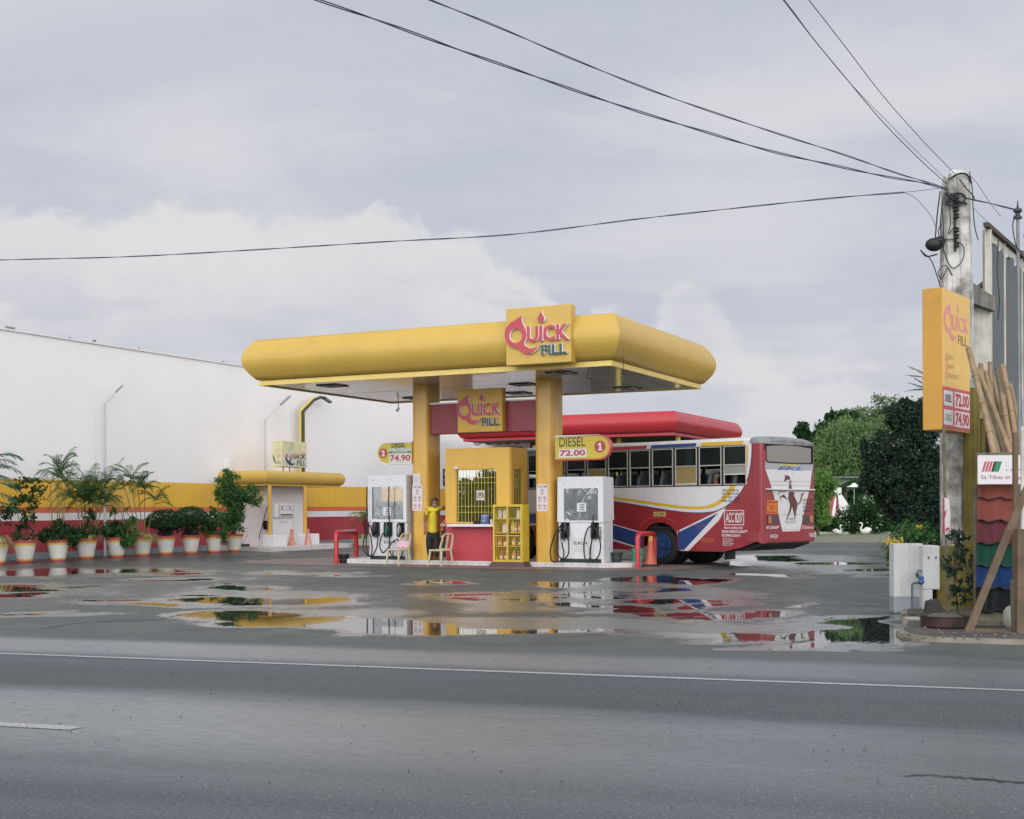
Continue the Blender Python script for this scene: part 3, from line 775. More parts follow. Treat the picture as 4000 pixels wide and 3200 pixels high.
def grille(name, ax, u0, u1, v0, v1, nv, hz, parent):
    m = MB()
    for i in range(nv):
        u = u0+(u1-u0)*(i+.5)/nv; m.tube([ax(u, v0, 0), ax(u, v1, 0)], .0065, 6)
    for z in hz: m.tube([ax(u0, z, .012), ax(u1, z, .012)], .0065, 6)
    for (a, b) in (((u0, v0), (u1, v0)), ((u1, v0), (u1, v1)), ((u1, v1), (u0, v1)), ((u0, v1), (u0, v0))): m.tube([ax(a[0]*.999, a[1], .0), ax(b[0]*.999, b[1], .0)], .009, 5)
    return m.build(name, YELG, parent)
BGL = glassmat('booth_glass', '#2a382e', refl=.48, opac=.93, rough=.01, wav=.02)
BGL2 = glassmat('booth_side_glass', '#0c1211', refl=.08, opac=.95, rough=.03)
wf = MB(); wf.box(3.48, 4.71, .07, .075, 1.14, 2.57); wf = wf.build('window_pane', BGL, booth)
grille('window_grille', offx(FX, dw=-.028), 3.50, 4.69, 1.15, 2.56, 12, (1.42, 1.58, 2.20, 2.34), wf)
ws = MB(); ws.box(BX1-.09, BX1-.085, .22, .80, 1.2, 2.56); ws = ws.build('window_pane', BGL2, booth)
grille('window_grille', offx(RX, dw=BX1-.03), .24, .78, 1.22, 2.54, 6, (1.7, 2.10, 2.27), ws)
m = MB(); m.bbox(3.32, 4.80, -.22, -.001, 1.035, 1.105, .008); m.build('counter_shelf', WHTG, booth)
m = MB(); m.bbox(3.44, 3.56, -.035, -.001, 2.57, 2.65, .01); m.build('junction_box', PAPER, booth)
r = thing('open_sign', 'small white OPEN sign with black border behind the booth window bars', 'sign', SP(4.06, .062, 1.72), TH)
MB().box(0, .27, -.004, 0, 0, .30).build('board', PAPER, r)
m = MB(); m.prism([[(0, 0), (.27, 0), (.27, .3), (0, .3)], [(.015, .02), (.015, .28), (.255, .28), (.255, .02)]], FX, .0045, .006)
m.text('OPEN', .025, .245, .07, .235, FX, .0065, off=.03)
m.build('print', PRINT, r)
# on the shelf: water cooler jug, cup, dark bag
r = thing('water_jug', 'blue insulated water jug with lid on the booth shelf', 'water jug', SP(4.42, -.11, 1.106), TH)
JB = mat('jug_blue', '#5d6c9c', .4, var=.06)
MB().lathe([(.105, 0), (.112, .02), (.112, .17), (.106, .185)], 20).build('body', JB, r)
MB().lathe([(.109, .186), (.113, .20), (.10, .235), (.05, .25), (.045, .262)], 20).build('lid', mat('jug_lid', '#7a80a8', .4), r)
m = MB(); m.tube([(-.06, -.112, .06), (-.03, -.135, .09), (.03, -.135, .09), (.06, -.112, .06)], .008, 6); m.build('handle', PAPER, r)
r = thing('cup', 'small white plastic cup beside the blue jug on the booth shelf', 'cup', SP(4.62, -.12, 1.106), TH)
MB().lathe([(.035, 0), (.047, .125), (.042, .12), (.03, .01)], 16).build('wall', PAPER, r)
m = MB(); m.lathe([(.047, .118), (.050, .122), (.047, .127)], 16, caps=False); m.build('rim', PAPER, r)
m = MB(); m.ball((0, 0, .045), .09, .06, .045, 12, 8); m.ball((.05, .02, .04), .05, .04, .035, 10, 6); m.ball((-.06, 0, .03), .05, .045, .03, 10, 6)
o = m.build('cloth_bag', BLK, None, SP(4.18, -.13, 1.106), TH); tag(o, 'crumpled black bag lying on the booth shelf', 'bag')

# ------------------------------------------------------------------ motor oil display cage
cg = thing('display_cage', 'yellow wire-mesh cabinet with two doors standing on a dark maroon plinth beside the booth', 'display cabinet', SP(4.78, -.36), TH)
CW, CD, CH0, CH = .85, .42, .13, 1.62
CYEL = mat('cage_yellow', '#d3b440', .4, var=.08)
m = MB(); m.loft([[(-.10, -.09, .002), (CW+.10, -.09, .002), (CW+.10, CD+.12, .002), (-.10, CD+.12, .002)], [(-.03, -.02, CH0), (CW+.03, -.02, CH0), (CW+.03, CD+.04, CH0), (-.03, CD+.04, CH0)]])
m.build('plinth', mat('maroon_plinth', '#54333a', .5, var=.15), cg)
m = MB(); m.box(0, .025, 0, CD, CH0, CH); m.box(CW-.025, CW, 0, CD, CH0, CH); m.box(.025, .05, CD-.02, CD, CH0, CH); m.box(CW-.05, CW-.025, CD-.02, CD, CH0, CH); m.box(.025, CW-.025, 0, CD-.02, CH-.03, CH); m.box(.025, CW-.025, 0, CD-.02, CH0, CH0+.03)
m.build('cabinet_frame', CYEL, cg)
m = MB(); m.box(.0505, CW-.0505, CD-.015, CD-.008, CH0+.0305, CH-.0305); m.build('rear_panel', mat('cage_back', '#453d22', .7, var=.3), cg)
for z in (.52, .88, 1.24):
    MB().box(.027, CW-.027, .03, CD-.022, z, z+.015).build('shelf', CYEL, cg)
for k_, x0 in ((0, .028), (1, CW/2+.004)):
    x1 = x0+CW/2-.032
    m = MB()
    for a, b, c_, d_ in ((x0, x0+.022, CH0+.035, CH-.035), (x1-.022, x1, CH0+.035, CH-.035)): m.box(a, b, -.014, .008, c_, d_)
    for z in (CH0+.035, .80, CH-.057): m.box(x0+.0225, x1-.0225, -.014, .008, z, z+.022)
    d = m.build('door', CYEL, cg)
    m = MB(); n = 7
    for i in range(1, n): u = x0+.02+(x1-x0-.04)*i/n; m.box(u-.0026, u+.0026, -.004, .0, CH0+.05, CH-.05)
    nz = 24
    for i in range(1, nz): z = CH0+.05+(CH-CH0-.1)*i/nz; m.box(x0+.02, x1-.02, -.0065, -.0042, z-.0026, z+.0026)
    m.build('wire_mesh', YELG, d)
    MB().box(x1-.03 if k_ == 0 else x0+.01, x1-.01 if k_ == 0 else x0+.03, -.024, -.0145, .84, .90).build('latch', GRYM, d)
def bottle(x, z, w_, h_, c_, lab, capc='#d8d8d8'):
    r = thing('oil_bottle', lab, 'bottle', SP(4.78+x, -.36+.18, z), TH+rng.uniform(-.3, .3), 'oil bottles on the cage shelves')
    m = MB(); hw, hd = w_/2, w_*.32
    m.loft([[(p[0], p[1], zz) for p in rrect(-hw*k, hw*k, -hd*k, hd*k, hd*k*.6, 3)] for zz, k in ((0, .94), (.01, 1), (h_*.66, 1), (h_*.78, .8), (h_*.86, .38), (h_*.9, .34))])
    m.build('body', mat('bottle_'+c_, c_, .35, var=.05), r)
    m = MB(); m.lathe([(w_*.16, h_*.9), (w_*.16, h_)], 10); m.build('cap', mat('cap_'+capc, capc, .4), r)
    m = MB(); m.box(-hw*.7, hw*.7, -hd-.002, -hd+.004, h_*.18, h_*.5); m.build('label_patch', PAPER, r)
ol = {'#cfcfd2': 'white', '#b0453a': 'red', '#c8801f': 'amber', '#d3b52c': 'yellow', '#30343a': 'black', '#9a3038': 'dark red'}
for z, row in ((1.256, ((.12, '#cfcfd2', .28), (.26, '#cfcfd2', .27), (.66, '#cfcfd2', .27), (.76, '#cfcfd2', .27))), (.896, ((.25, '#cfcfd2', .24), (.31, '#cfcfd2', .23), (.50, '#d3b52c', .32), (.585, '#b0453a', .25), (.70, '#b0453a', .25))),
               (.536, ((.12, '#c8801f', .2), (.52, '#c8801f', .25), (.70, '#30343a', .2), (.28, '#cfcfd2', .12))), (.161, ((.16, '#9a3038', .24), (.30, '#9a3038', .24), (.52, '#c8801f', .27), (.66, '#30343a', .24), (.76, '#30343a', .24)))):
    tier = {1.256: 'top', .896: 'second', .536: 'third', .161: 'lowest'}[z]
    for i, (x, c_, h_) in enumerate(row):
        side = ['leftmost', 'second from left', 'third from left', 'fourth from left', 'rightmost'][i if i < len(row)-1 else 4]
        bottle(x, z, .11, h_, c_, '%s oil bottle, %s on the %s shelf of the yellow cage' % (ol[c_], side, tier))

# ------------------------------------------------------------------ fuel pumps
FAB = mat('white_cover_fabric', '#d3d2d6', .6, var=.06, vscale=4, bump=.5, bscale=7)
PLG = glassmat('clear_plastic_window', '#b9bcc2', refl=.05, opac=.16, rough=.08, wav=.15)
PLG2 = glassmat('wrinkled_plastic_window', '#8f9498', refl=.16, opac=.50, rough=.12, wav=.55)
PAN = mat('display_panel', '#55616a', .35, var=.15, vscale=5)
def pump(label, s0, Wd, Dp, Ht, win, hol, hoses, noz, see, extra):
    r = thing('fuel_pump', label, 'fuel pump', SP(s0, .02, IH), TH, 'fuel pumps on the island')
    m = MB(); m.bbox(0, Wd, .03, Dp, 0, 1.06, .012); m.build('cabinet', WHTG, r)
    m = MB(); m.bbox(.06, Wd-.08, .005, .0295, .10, 1.03, .006); p_ = m.build('front_panel', WHTG, r)
    m = MB(); m.box(.05, Wd-.06, .0, .0295, 0, .095); m.build('kick_plinth', mat('pump_plinth', '#22302f', .5), r)
    x0, x1, z0, z1 = win
    # fabric cover: front with window, sides with an uneven lower hem, top
    m = MB(); e = .012
    m.prism([[(-e, 1.045), (Wd*.3, 1.035), (Wd*.7, 1.04), (Wd+e, 1.03), (Wd+e-.01, Ht-.03), (Wd-.03, Ht), (.03, Ht+.006), (-e+.01, Ht-.03)], [(x0, z0), (x0, z1), (x1, z1), (x1, z0)]], FX, -.004, .012)
    m.prism([(.004, 1.03), (Dp*.5, 1.02), (Dp*.8, 1.06), (Dp+.06, 1.10), (Dp+.03, 1.3), (Dp+.01, Ht-.03), (.004, Ht-.03)], RX, Wd, Wd+.012)
    m.prism([(.004, 1.03), (Dp, 1.05), (Dp, Ht-.03), (.004, Ht-.03)], RX, -.012, 0)
    m.box(0, Wd, .004, Dp, Ht-.03, Ht-.004)
    if see: m.prism([[(0, 1.06), (Wd, 1.06), (Wd, Ht-.03), (0, Ht-.03)], [(x0, z0), (x0, z1), (x1, z1), (x1, z0)]], FX, -Dp, -Dp+.012)
    else: m.box(0, Wd, Dp-.012, Dp, 1.06, Ht-.03)
    cv_ = m.build('cover', FAB, r)
    m = MB(); m.box(x0, x1, .0, .003, z0, z1); m.build('clear_window', PLG if see else PLG2, cv_)
    m = MB()
    for x in extra['dots']: m.lathe([(.012, 0), (.012, .004)], 10, (0, 0, 0)) if False else m.prism(circ(x[0], x[1], .013, 10), FX, .0125, .016)
    m.build('eyelet', BLK, cv_)
    zm = z0+(z1-z0)*(.55 if see else .42)
    m = MB(); m.box(x0-.03, x1+.03, .05, Dp-.06, 1.06, zm); d_ = m.build('display_head', PAN, r)
    m = MB(); m.mat = 0; cx = extra['notice'][0]; cz = extra['notice'][1]
    m.box(cx-.13, cx+.13, -.0185, -.0125, cz-.11, cz+.11); m.mat = 1
    for q_ in (-.06, 0, .06): m.box(cx-.05, cx+.08, -.0205, -.019, cz+q_-.014, cz+q_+.014)
    m.build('notice', [PAPER, PAN], cv_)
    m = MB(); m.mat = 0
    ex_, ez = extra['euro']
    m.text('EURO 4', ex_, ex_+.37, ez, ez+.085, FX, -.0035, off=.03)
    m.text('This station complies with', ex_, ex_+.34, ez+.12, ez+.145, FX, -.0035)
    m.text('Quality Standards', ex_+.03, ex_+.31, ez-.06, ez-.03, FX, -.0035)
    m.mat = 1
    for i in range(3): m.box(ex_+.0, ex_+.36-.05*(i % 2), .0030, .0042, ez-.11-.03*i, ez-.10-.03*i)
    x_, X_ = ex_-.04, ex_+.41
    m.prism([[(x_, ez-.22), (X_, ez-.22), (X_, ez+.17), (x_, ez+.17)], [(x_+.005, ez-.215), (x_+.005, ez+.165), (X_-.005, ez+.165), (X_-.005, ez-.215)]], FX, -.0045, -.0035)
    m.build('panel_print', [PRINT, mat('faint_print', '#a9a0a6', .6)], p_)
    if extra.get('diesel'):
        m = MB()
        for xx, zz in extra['diesel']:
            ax2 = lambda u, v, w, xx=xx, zz=zz: FX(xx+v, zz-u, w)
            m.text('DIESEL', 0, .36, 0, .055, ax2, -.0035, off=.02)
        m.build('side_print', PRINT, p_)
    for (a, b, c_, dd) in hol:
        m = MB(); m.loft([[(a, .0, c_+.05), (b, .0, c_+.05), (b, .0, dd), (a, .0, dd)], [(a+.01, -.075, c_), (b-.01, -.075, c_), (b-.01, -.075, dd-.09), (a+.01, -.075, dd-.09)]])
        h = m.build('nozzle_holster', BLKG, r)
    for (x, z, col_) in noz:
        m = MB(); m.tube([(x+.01, -.10, z+.10), (x, -.12, z+.02), (x-.005, -.13, z-.10), (x-.01, -.13, z-.17)], [.03, .04, .036, .02], 10)
        m.tube([(x+.045, -.12, z+.08), (x+.065, -.13, z-.02), (x+.04, -.13, z-.12)], .009, 6)
        n_ = m.build('nozzle', col_, r)
        m = MB(); m.tube([(x, -.11, z+.08), (x-.01, -.12, z+.15), (x-.02, -.06, z+.19)], .012, 8); m.build('spout', GRYM, n_)
    for P in hoses:
        m = MB(); m.tube(smooth_path(P, 6), .018, 7); m.build('hose', BLK, r)
    return r
def h1(P, y=-.13): return [((1400+.319*a-1443)*.0083, y-.03*math.sin(i*1.7), max(.02, (2188-1700-.319*b)/141)) for i, (a, b) in enumerate(P)]
def h2(P, y=-.13): return [((2100+.348*a-2182)*.00713, y-.03*math.sin(i*1.7), max(.02, (2195-1700-.348*b)/150)) for i, (a, b) in enumerate(P)]
GNZ = mat('green_nozzle', '#24523f', .45)
pump('white covered fuel pump with three nozzles, left of the left column', .70, 1.22, .50, 2.33, (.12, 1.13, 1.11, 2.01), ((.15, .37, .63, 1.04), (.52, .78, .63, 1.04), (.94, 1.16, .63, 1.02)),
     [h1(P) for P in ([(215, 1220), (200, 1130), (165, 1115), (137, 1230), (140, 1350), (165, 1460), (188, 1485), (205, 1400), (207, 1300), (190, 1210)],
      [(150, 640), (152, 800), (150, 1000), (140, 1150), (112, 1290), (108, 1400), (150, 1480), (190, 1488), (240, 1450), (274, 1360), (272, 1250), (255, 1180)],
      [(420, 640), (420, 850), (418, 1060), (418, 1250), (425, 1370), (450, 1470), (500, 1500), (540, 1460), (535, 1415), (495, 1398), (458, 1430), (465, 1490)],
      [(345, 1200), (320, 1290), (303, 1370), (320, 1430), (350, 1442), (395, 1405), (435, 1335), (470, 1300), (515, 1280)], [(515, 1280), (550, 1310), (575, 1370), (572, 1440), (565, 1490)])],
     ((.27, .86, BLKG), (.66, .84, GNZ), (1.05, .84, GRYM)), True, dict(dots=((.16, 2.19), (.74, 2.20)), notice=(.62, 1.33), euro=(.50, .44)))
pump('white covered fuel pump with two nozzles and wrinkled plastic, right of the right column', 6.47, 1.25, .68, 2.20, (.17, 1.12, 1.08, 1.90), ((.09, .33, .62, 1.03), (.93, 1.14, .62, 1.03)),
     [h2(P) for P in ([(330, 1190), (290, 1060), (262, 1100), (240, 1200), (248, 1310), (290, 1368), (330, 1375), (372, 1320), (385, 1220), (370, 1100), (345, 1020)],
      [(290, 1010), (235, 1100), (180, 1240), (165, 1330), (195, 1405), (250, 1420), (300, 1390), (322, 1320), (315, 1250), (303, 1190)],
      [(655, 900), (655, 1000), (640, 1150), (612, 1280), (625, 1365), (662, 1390), (705, 1345), (730, 1240), (718, 1120), (680, 1040)],
      [(640, 1010), (600, 1045), (560, 1140), (545, 1250), (560, 1350), (592, 1415), (614, 1350), (622, 1250), (645, 1150)])],
     ((.25, .86, BLKG), (1.02, .86, BLKG)), False, dict(dots=((.19, 2.06), (1.12, 2.06)), notice=(.67, 1.42), euro=(.44, .46), diesel=((.06, .90), (1.15, .92))))
# small paper scraps on top of pump : torn edge
# ------------------------------------------------------------------ hoop guards, buckets, cones
def hoop(label, p0, p1, h0, h1_, z1):
    a = Vector(p0); b = Vector(p1); r = thing('hoop_guard', label, 'bollard', a, 0, 'red pipe hoop guards at the island ends')
    d = b-a; rad = .16; u = Vector((d.x, d.y, 0)).normalized(); P = [Vector((0, 0, 0)), Vector((0, 0, h0-rad))]
    for i in range(1, 6): t = R(90*i/5); P.append(Vector((0, 0, h0-rad))+u*rad*(1-math.cos(t))+Vector((0, 0, rad*math.sin(t))))
    e = Vector((d.x, d.y, 0))
    for i in range(0, 6): t = R(90*i/5); P.append(e+Vector((0, 0, h0-rad))-u*rad*(1-math.sin(t))+Vector((0, 0, rad*math.cos(t))))
    P.append(e+Vector((0, 0, z1)))
    m = MB(); m.tube(P, .068, 14); m.build('pipe', RED, r)
    m = MB()
    for q_, z in ((Vector((0, 0, 0)), .002), (e, z1)): m.lathe([(.075, z), (.10, z+.001), (.10, z+.008), (.072, z+.010)], 16, (q_.x, q_.y, 0), caps=False)
    m.build('base_flange', RED, r)
hoop('red painted steel hoop guard at the left end of the pump island', SP(-.33, -.05), SP(-.68, 1.5), .86, 0, IH)
hoop('red painted steel hoop guard at the right end of the pump island', SP(8.52, .38), SP(8.5, 1.65), .85, 0, 0)
def bucket(name, label, loc, r0, r1, h, m_, handle=True):
    r = thing(name, label, 'bucket', loc, 0)
    MB().lathe([(r0, 0), (r1, h), (r1+.012, h), (r1+.012, h-.03), (r1-.004, h-.03), (r1-.012, h-.005), (r0-.01, .01)], 22).build('shell', m_, r)
    m = MB(); m.tube([(-(r1+.01), 0, h-.03), (-(r1+.02), -.06, h-.12), (0, -(r1+.03), h-.16), (r1+.02, -.06, h-.12), (r1+.01, 0, h-.03)], .005, 5); m.build('handle', GRYM, r)
bucket('bucket', 'dark rubber bucket on the island beside the right pump', SP(7.86, .62, IH), .115, .15, .26, mat('dark_bucket', '#2a3436', .55))
bucket('bucket', 'turquoise green plastic bucket partly behind the red hoop', SP(8.28, 1.0, IH), .12, .155, .34, GRN)
bucket('bucket', 'black tub standing behind the left red hoop', SP(-.18, .12), .13, .15, .25, BLKG)
def cone(label, loc, h, scl, m1, m2, rz, cap):
    r = thing('traffic_cone', label, 'traffic cone', loc, rz, 'orange traffic cones')
    MB().loft([[(p[0], p[1], z) for p in rrect(-.21+e, .21-e, -.21+e, .21-e, .05, 3)] for z, e in ((0, .0), (.045, .0), (.06, .02))]).build('base', BLK if cap == 0 else DGRY, r)
    MB().lathe([(.165, .0605), (.155, .09), (.10, h*.5), (.052, h*.93), (.05, h)], 22).build('body', m1, r)
    m = MB(); n = 8
    for i in range(n):
        z0 = .12+(h-.25)*i/n; z1 = z0+(h-.25)/n*.62
        rad = lambda z: .160-(.11)*(z-.06)/(h-.06)+.003
        for a0 in (-150, -60, 20, 110): m.loft([[(rad(z0)*math.cos(R(a0+aa)), rad(z0)*math.sin(R(a0+aa)), z0) for aa in (0, 14, 28)], [(rad(z1)*math.cos(R(a0+aa)), rad(z1)*math.sin(R(a0+aa)), z1) for aa in (0, 14, 28)]], False, False)
    m.build('reflective_pattern', m2, r)
    MB().lathe([(.058, h-.13), (.064, h-.125), (.060, h+.012), (.04, h+.014)], 18).build('top_cap', mat('cone_cap', '#c89a50', .5) if cap == 0 else m1, r)
c_ = gnd(2551, 2214); cone('orange cone with yellow cap beside the right red hoop and bus wheel', (c_.x-.05, c_.y+.12, 0), .78, 1, ORG, mat('cone_dark_patch', '#b4493a', .5), R(-14), 0)
ORGF = mat('faded_cone', '#cc8478', .55, var=.2, vscale=8)
c_ = gnd(1140, 2147); cone('faded orange cone before the small kerosene pump', (c_.x, c_.y, 0), .76, 1, ORGF, ORGW, R(10), 1)
c_ = gnd(1203, 2146); cone('pinkish orange cone by the right plinth of the small station', (c_.x, c_.y, 0), .76, 1, ORGF, mat('cone_pale_patch', '#e2c0b4', .5), R(-20), 1)

# ------------------------------------------------------------------ monobloc chairs
def chair(label, loc, rz, cloth):
    r = thing('plastic_chair', label, 'chair', loc, rz, 'beige plastic chairs in front of the island')
    m = MB()   # seat: slightly dished with rolled edge
    n = 8; top = []; bot = []
    g_ = []
    for j in range(n+1):
        for i in range(n+1):
            u, v = i/n*2-1, j/n*2-1; w_ = .21-.015*(v+1)
            g_.append((u*w_, v*.205, .435-.012*(1-u*u)*(1-v*v)-.02*max(0, abs(u)-.85)*5*.15-(.025 if j == 0 else 0)))
    k_ = len(g_); fs = [(j*(n+1)+i, j*(n+1)+i+1, (j+1)*(n+1)+i+1, (j+1)*(n+1)+i) for j in range(n) for i in range(n)]
    m.add(g_+[(x, y, z-.022) for x, y, z in g_], fs+[tuple(a+k_ for a in reversed(f)) for f in fs]+[tuple(x) for e in [[(i, i+1), (0, 0)] for i in range(0)] for x in e])
    rim = [(i/n*2-1, -1) for i in range(n+1)]+[(1, j/n*2-1) for j in range(1, n+1)]+[(1-i/n*2, 1) for i in range(1, n+1)]+[(-1, 1-j/n*2) for j in range(1, n)]
    m.tube([(u*(.21-.015*(v+1)), v*.205, .418) for u, v in rim]+[(-.21, -.205, .418)], .024, 6)
    m.build('seat', CREAM, r)
    for sx in (-1, 1):
        for sy in (-1, 1):
            m = MB(); a = Vector((sx*.19, sy*.185, .42)); b = Vector((sx*(.235 if sy < 0 else .225), sy*.24 if sy < 0 else .255, 0))
            m.tube([a, a.lerp(b, .5), b], [.046, .036, .026], 6, flat=.6); m.build('leg', CREAM, r)
    # back: bent frame with a centre splat
    def B(u, v): return (u*(.20-.035*v), .195+.13*v+.02*math.cos(u*1.4), .44+.40*v)
    m = MB()
    fr = [B(-1, 0), B(-1, .3), B(-1, .6), B(-.97, .85), B(-.8, .97), B(-.4, 1.0), B(0, 1.01), B(.4, 1.0), B(.8, .97), B(.97, .85), B(1, .6), B(1, .3), B(1, 0)]
    m.tube(smooth_path(fr, 3), .036, 7, flat=.5)
    m.tube([B(-.9, .02), B(0, 0.0), B(.9, .02)], .022, 6, flat=.6)
    m.tube([B(0, 0.02), B(0, .5), B(0, .98)], .044, 6, flat=.3)
    m.build('backrest', CREAM, r)
    if cloth:
        m = MB(); P = []
        for j in range(5):
            for i in range(9):
                v = .10+.42*j/4; u = -.98+1.96*i/8; x, y, z = B(u, v); P.append((x, y-.045-.006*math.sin(i*2), z))
        m.add(P, [(j*9+i, j*9+i+1, j*9+i+10, j*9+i+9) for j in range(4) for i in range(8)])
        o = m.build('pink_cloth', mat('pink_cloth', '#d3a3bb', .8), None, loc, rz); tag(o, 'pink cloth pad hanging on the back of the left plastic chair', 'cloth')
cA = Vector(SP(1.98, -.50)); cB = Vector(SP(3.30, -.52))
chair('beige plastic chair with pink cloth on its back, beside the left pump', (cA.x, cA.y, 0), R(-38), True)
chair('beige plastic chair standing in front of the red booth wall', (cB.x, cB.y, 0), R(-38), False)

# ------------------------------------------------------------------ security camera under the canopy
r = thing('security_camera', 'small white security camera hanging under the canopy back edge', 'camera', SP(-1.2, 4.75, 4.87), TH)
m = MB(); m.tube([(0, 0, 0), (0, 0, -.12), (.02, -.04, -.17)], .018, 8); m.build('bracket', WHTG, r)
m = MB(); m.tube([(-.02, .06, -.16), (.05, -.14, -.24)], .045, 12); m.build('housing', WHTG, r)

# ------------------------------------------------------------------ boundary wall on the left
WALL = thing('boundary_wall', 'very tall white boundary wall with yellow, orange, white and red bands along its foot', 'wall', SP(-11, 0), TH)
def wallmat():
    m = bpy.data.materials.new('banded_wall_paint'); m.use_nodes = True
    nt = m.node_tree; p = nt.nodes['Principled BSDF']; k = NT(nt); oc = k.n('ShaderNodeTexCoord').outputs['Object']
    sp = k.n('ShaderNodeSeparateXYZ'); k.link(oc, sp.inputs[0])
    z = k.math('ADD', sp.outputs[2], k.math('MULTIPLY_ADD', k.noise(oc, 6, 3, .5), .02, -.01))
    col = hexc('#e8e5e6')
    n1 = k.noise(oc, .5, 4, .6); n2 = k.noise(k.mapping(oc, (3, 3, .35)), 1.2, 5, .6)
    for zt, c, v in ((2.49, '#dfae3a', .07), (1.62, '#cf6a3c', .1), (1.435, '#e2e0e1', .1), (1.20, '#a5303c', .16), (.20, '#7f868e', .2)):
        cc = k.mix(k.math('MULTIPLY', k.ramp(n2, .4, .75), v*2.5), hexc(c), tuple(x*.62 for x in hexc(c)[:3])+(1,))
        col = k.mix(k.ramp(z, zt+.006, zt-.006), col, cc)
    col = k.mix(k.math('MULTIPLY', k.ramp(n1, .35, .8), .10), col, hexc('#b9b7ba'))
    st = k.math('MULTIPLY', k.ramp(k.noise(k.mapping(oc, (2.2, 2.2, .12)), 1.5, 6, .7), .54, .78), k.ramp(z, 3.5, 7.0, .0, .16))
    col = k.mix(st, col, hexc('#9c9a96'))
    col = k.mix(k.math('MULTIPLY', k.ramp(k.noise(oc, 1.3, 5, .7), .55, .8), k.ramp(z, .5, 0.0, 0, .5)), col, hexc('#4b4a48'))
    k.link(col, p.inputs['Base Color']); p.inputs['Roughness'].default_value = .6
    b = k.n('ShaderNodeBump'); b.inputs['Strength'].default_value = .25; b.inputs['Distance'].default_value = .01
    k.link(k.noise(oc, 18, 4, .6), b.inputs['Height']); k.link(b.outputs[0], p.inputs['Normal'])
    return m
m = MB(); m.box(-.25, 0, -14, 40, 0, 7.0); m.build('face', wallmat(), WALL)
m = MB(); m.box(-.30, .05, -14, 40, 7.0, 7.06)
m.mat = 1
for i in range(70):
    y = -3+i*.55+rng.uniform(-.2, .2)
    if rng.random() < .35: m.box(-.02, .055, y, y+rng.uniform(.05, .4), 7.061, 7.061+rng.uniform(.02, .07))
m.build('coping', [WHT, GRYM], WALL)
# printed black and white board on the wall, partly hidden by the booth
r = thing('wall_board', 'black board with white panels on the white wall behind the booth', 'sign', SP(-10.99, 25.0, 2.66), TH)
RW = lambda u, v, w: (w, u, v)
m = MB(); m.box(.0, .03, 0, 1.6, 0, .82); m.build('board', DGRY, r)
m = MB()
for u in (.12, .9):
    for v in (.10, .46): m.box(.031, .035, u, u+.6, v, v+.26)
m.build('panel', PAPER, r)

# ------------------------------------------------------------------ garage building with the red canopy
off = thing('service_building', 'white service building with a red bulged canopy behind the bus', 'building', SP(0, 0), TH)
can2 = off
GB = 22.0
canopy(-8.3, 2.04, GB, GB+9.3, 4.62, 4.76, 5.66, .22, REDF, REDF, mat('garage_ceiling', '#6e6650', .7, var=.3), off, True)
m = MB(); m.box(-9.3, -5.2, 25, 31, 0, 5.4); m.build('wall', WHT, off)
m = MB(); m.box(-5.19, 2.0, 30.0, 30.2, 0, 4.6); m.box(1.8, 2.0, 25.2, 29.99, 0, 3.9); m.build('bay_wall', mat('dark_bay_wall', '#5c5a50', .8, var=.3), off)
for x in (-5.0, -1.0, 1.75):
    m = MB(); m.box(x, x+.16, 23.0, 23.16, 0, 4.62); m.build('post', YELG, off)
m = MB(); m.box(-5.1, 1.95, 22.9, 22.99, 4.28, 4.40); m.build('bay_beam', YELG, off)
fr = MB(); fr.prism([[(-6.2, 4.2), (-5.3, 4.2), (-5.3, 4.95), (-6.2, 4.95)], [(-6.12, 4.26), (-6.12, 4.88), (-5.38, 4.88), (-5.38, 4.26)]], FX, -25.0, -24.96)
wn = fr.build('window', mat('brown_frame', '#5b4038', .6), off)
m = MB(); m.box(-6.12, -5.38, 24.985, 24.99, 4.26, 4.88); m.build('pane', DGRY, wn)
# round emblems and lettering under the canopy
EM = [mat('emblem_dark', '#3e4346', .6), mat('emblem_grey', '#8b8e90', .6), mat('emblem_red', '#a04650', .6), PAPER]
for i, (x, c_) in enumerate(((-9.05, 1), (-8.43, 0), (-7.87, 1), (-7.40, 2), (-6.9, 2))):
    m = MB(); m.mat = c_; m.prism([circ(x, 4.86, .27), list(reversed(circ(x, 4.86, .20)))], FX, -25.0+.002, -24.98); m.mat = 3; m.prism(circ(x, 4.86, .19), FX, -24.998, -24.985)
    m.mat = c_; m.prism([(x-.1, 4.72), (x+.1, 4.72), (x+.06, 4.98), (x-.08, 4.95)], FX, -24.984, -24.975)
    m.build('round_emblem', EM, off)
m = MB(); m.text('SERVICE CENTER', -8.2, -6.62, 4.38, 4.48, FX, -24.985, -24.975, off=.01); m.build('wall_lettering', PRINT, off)

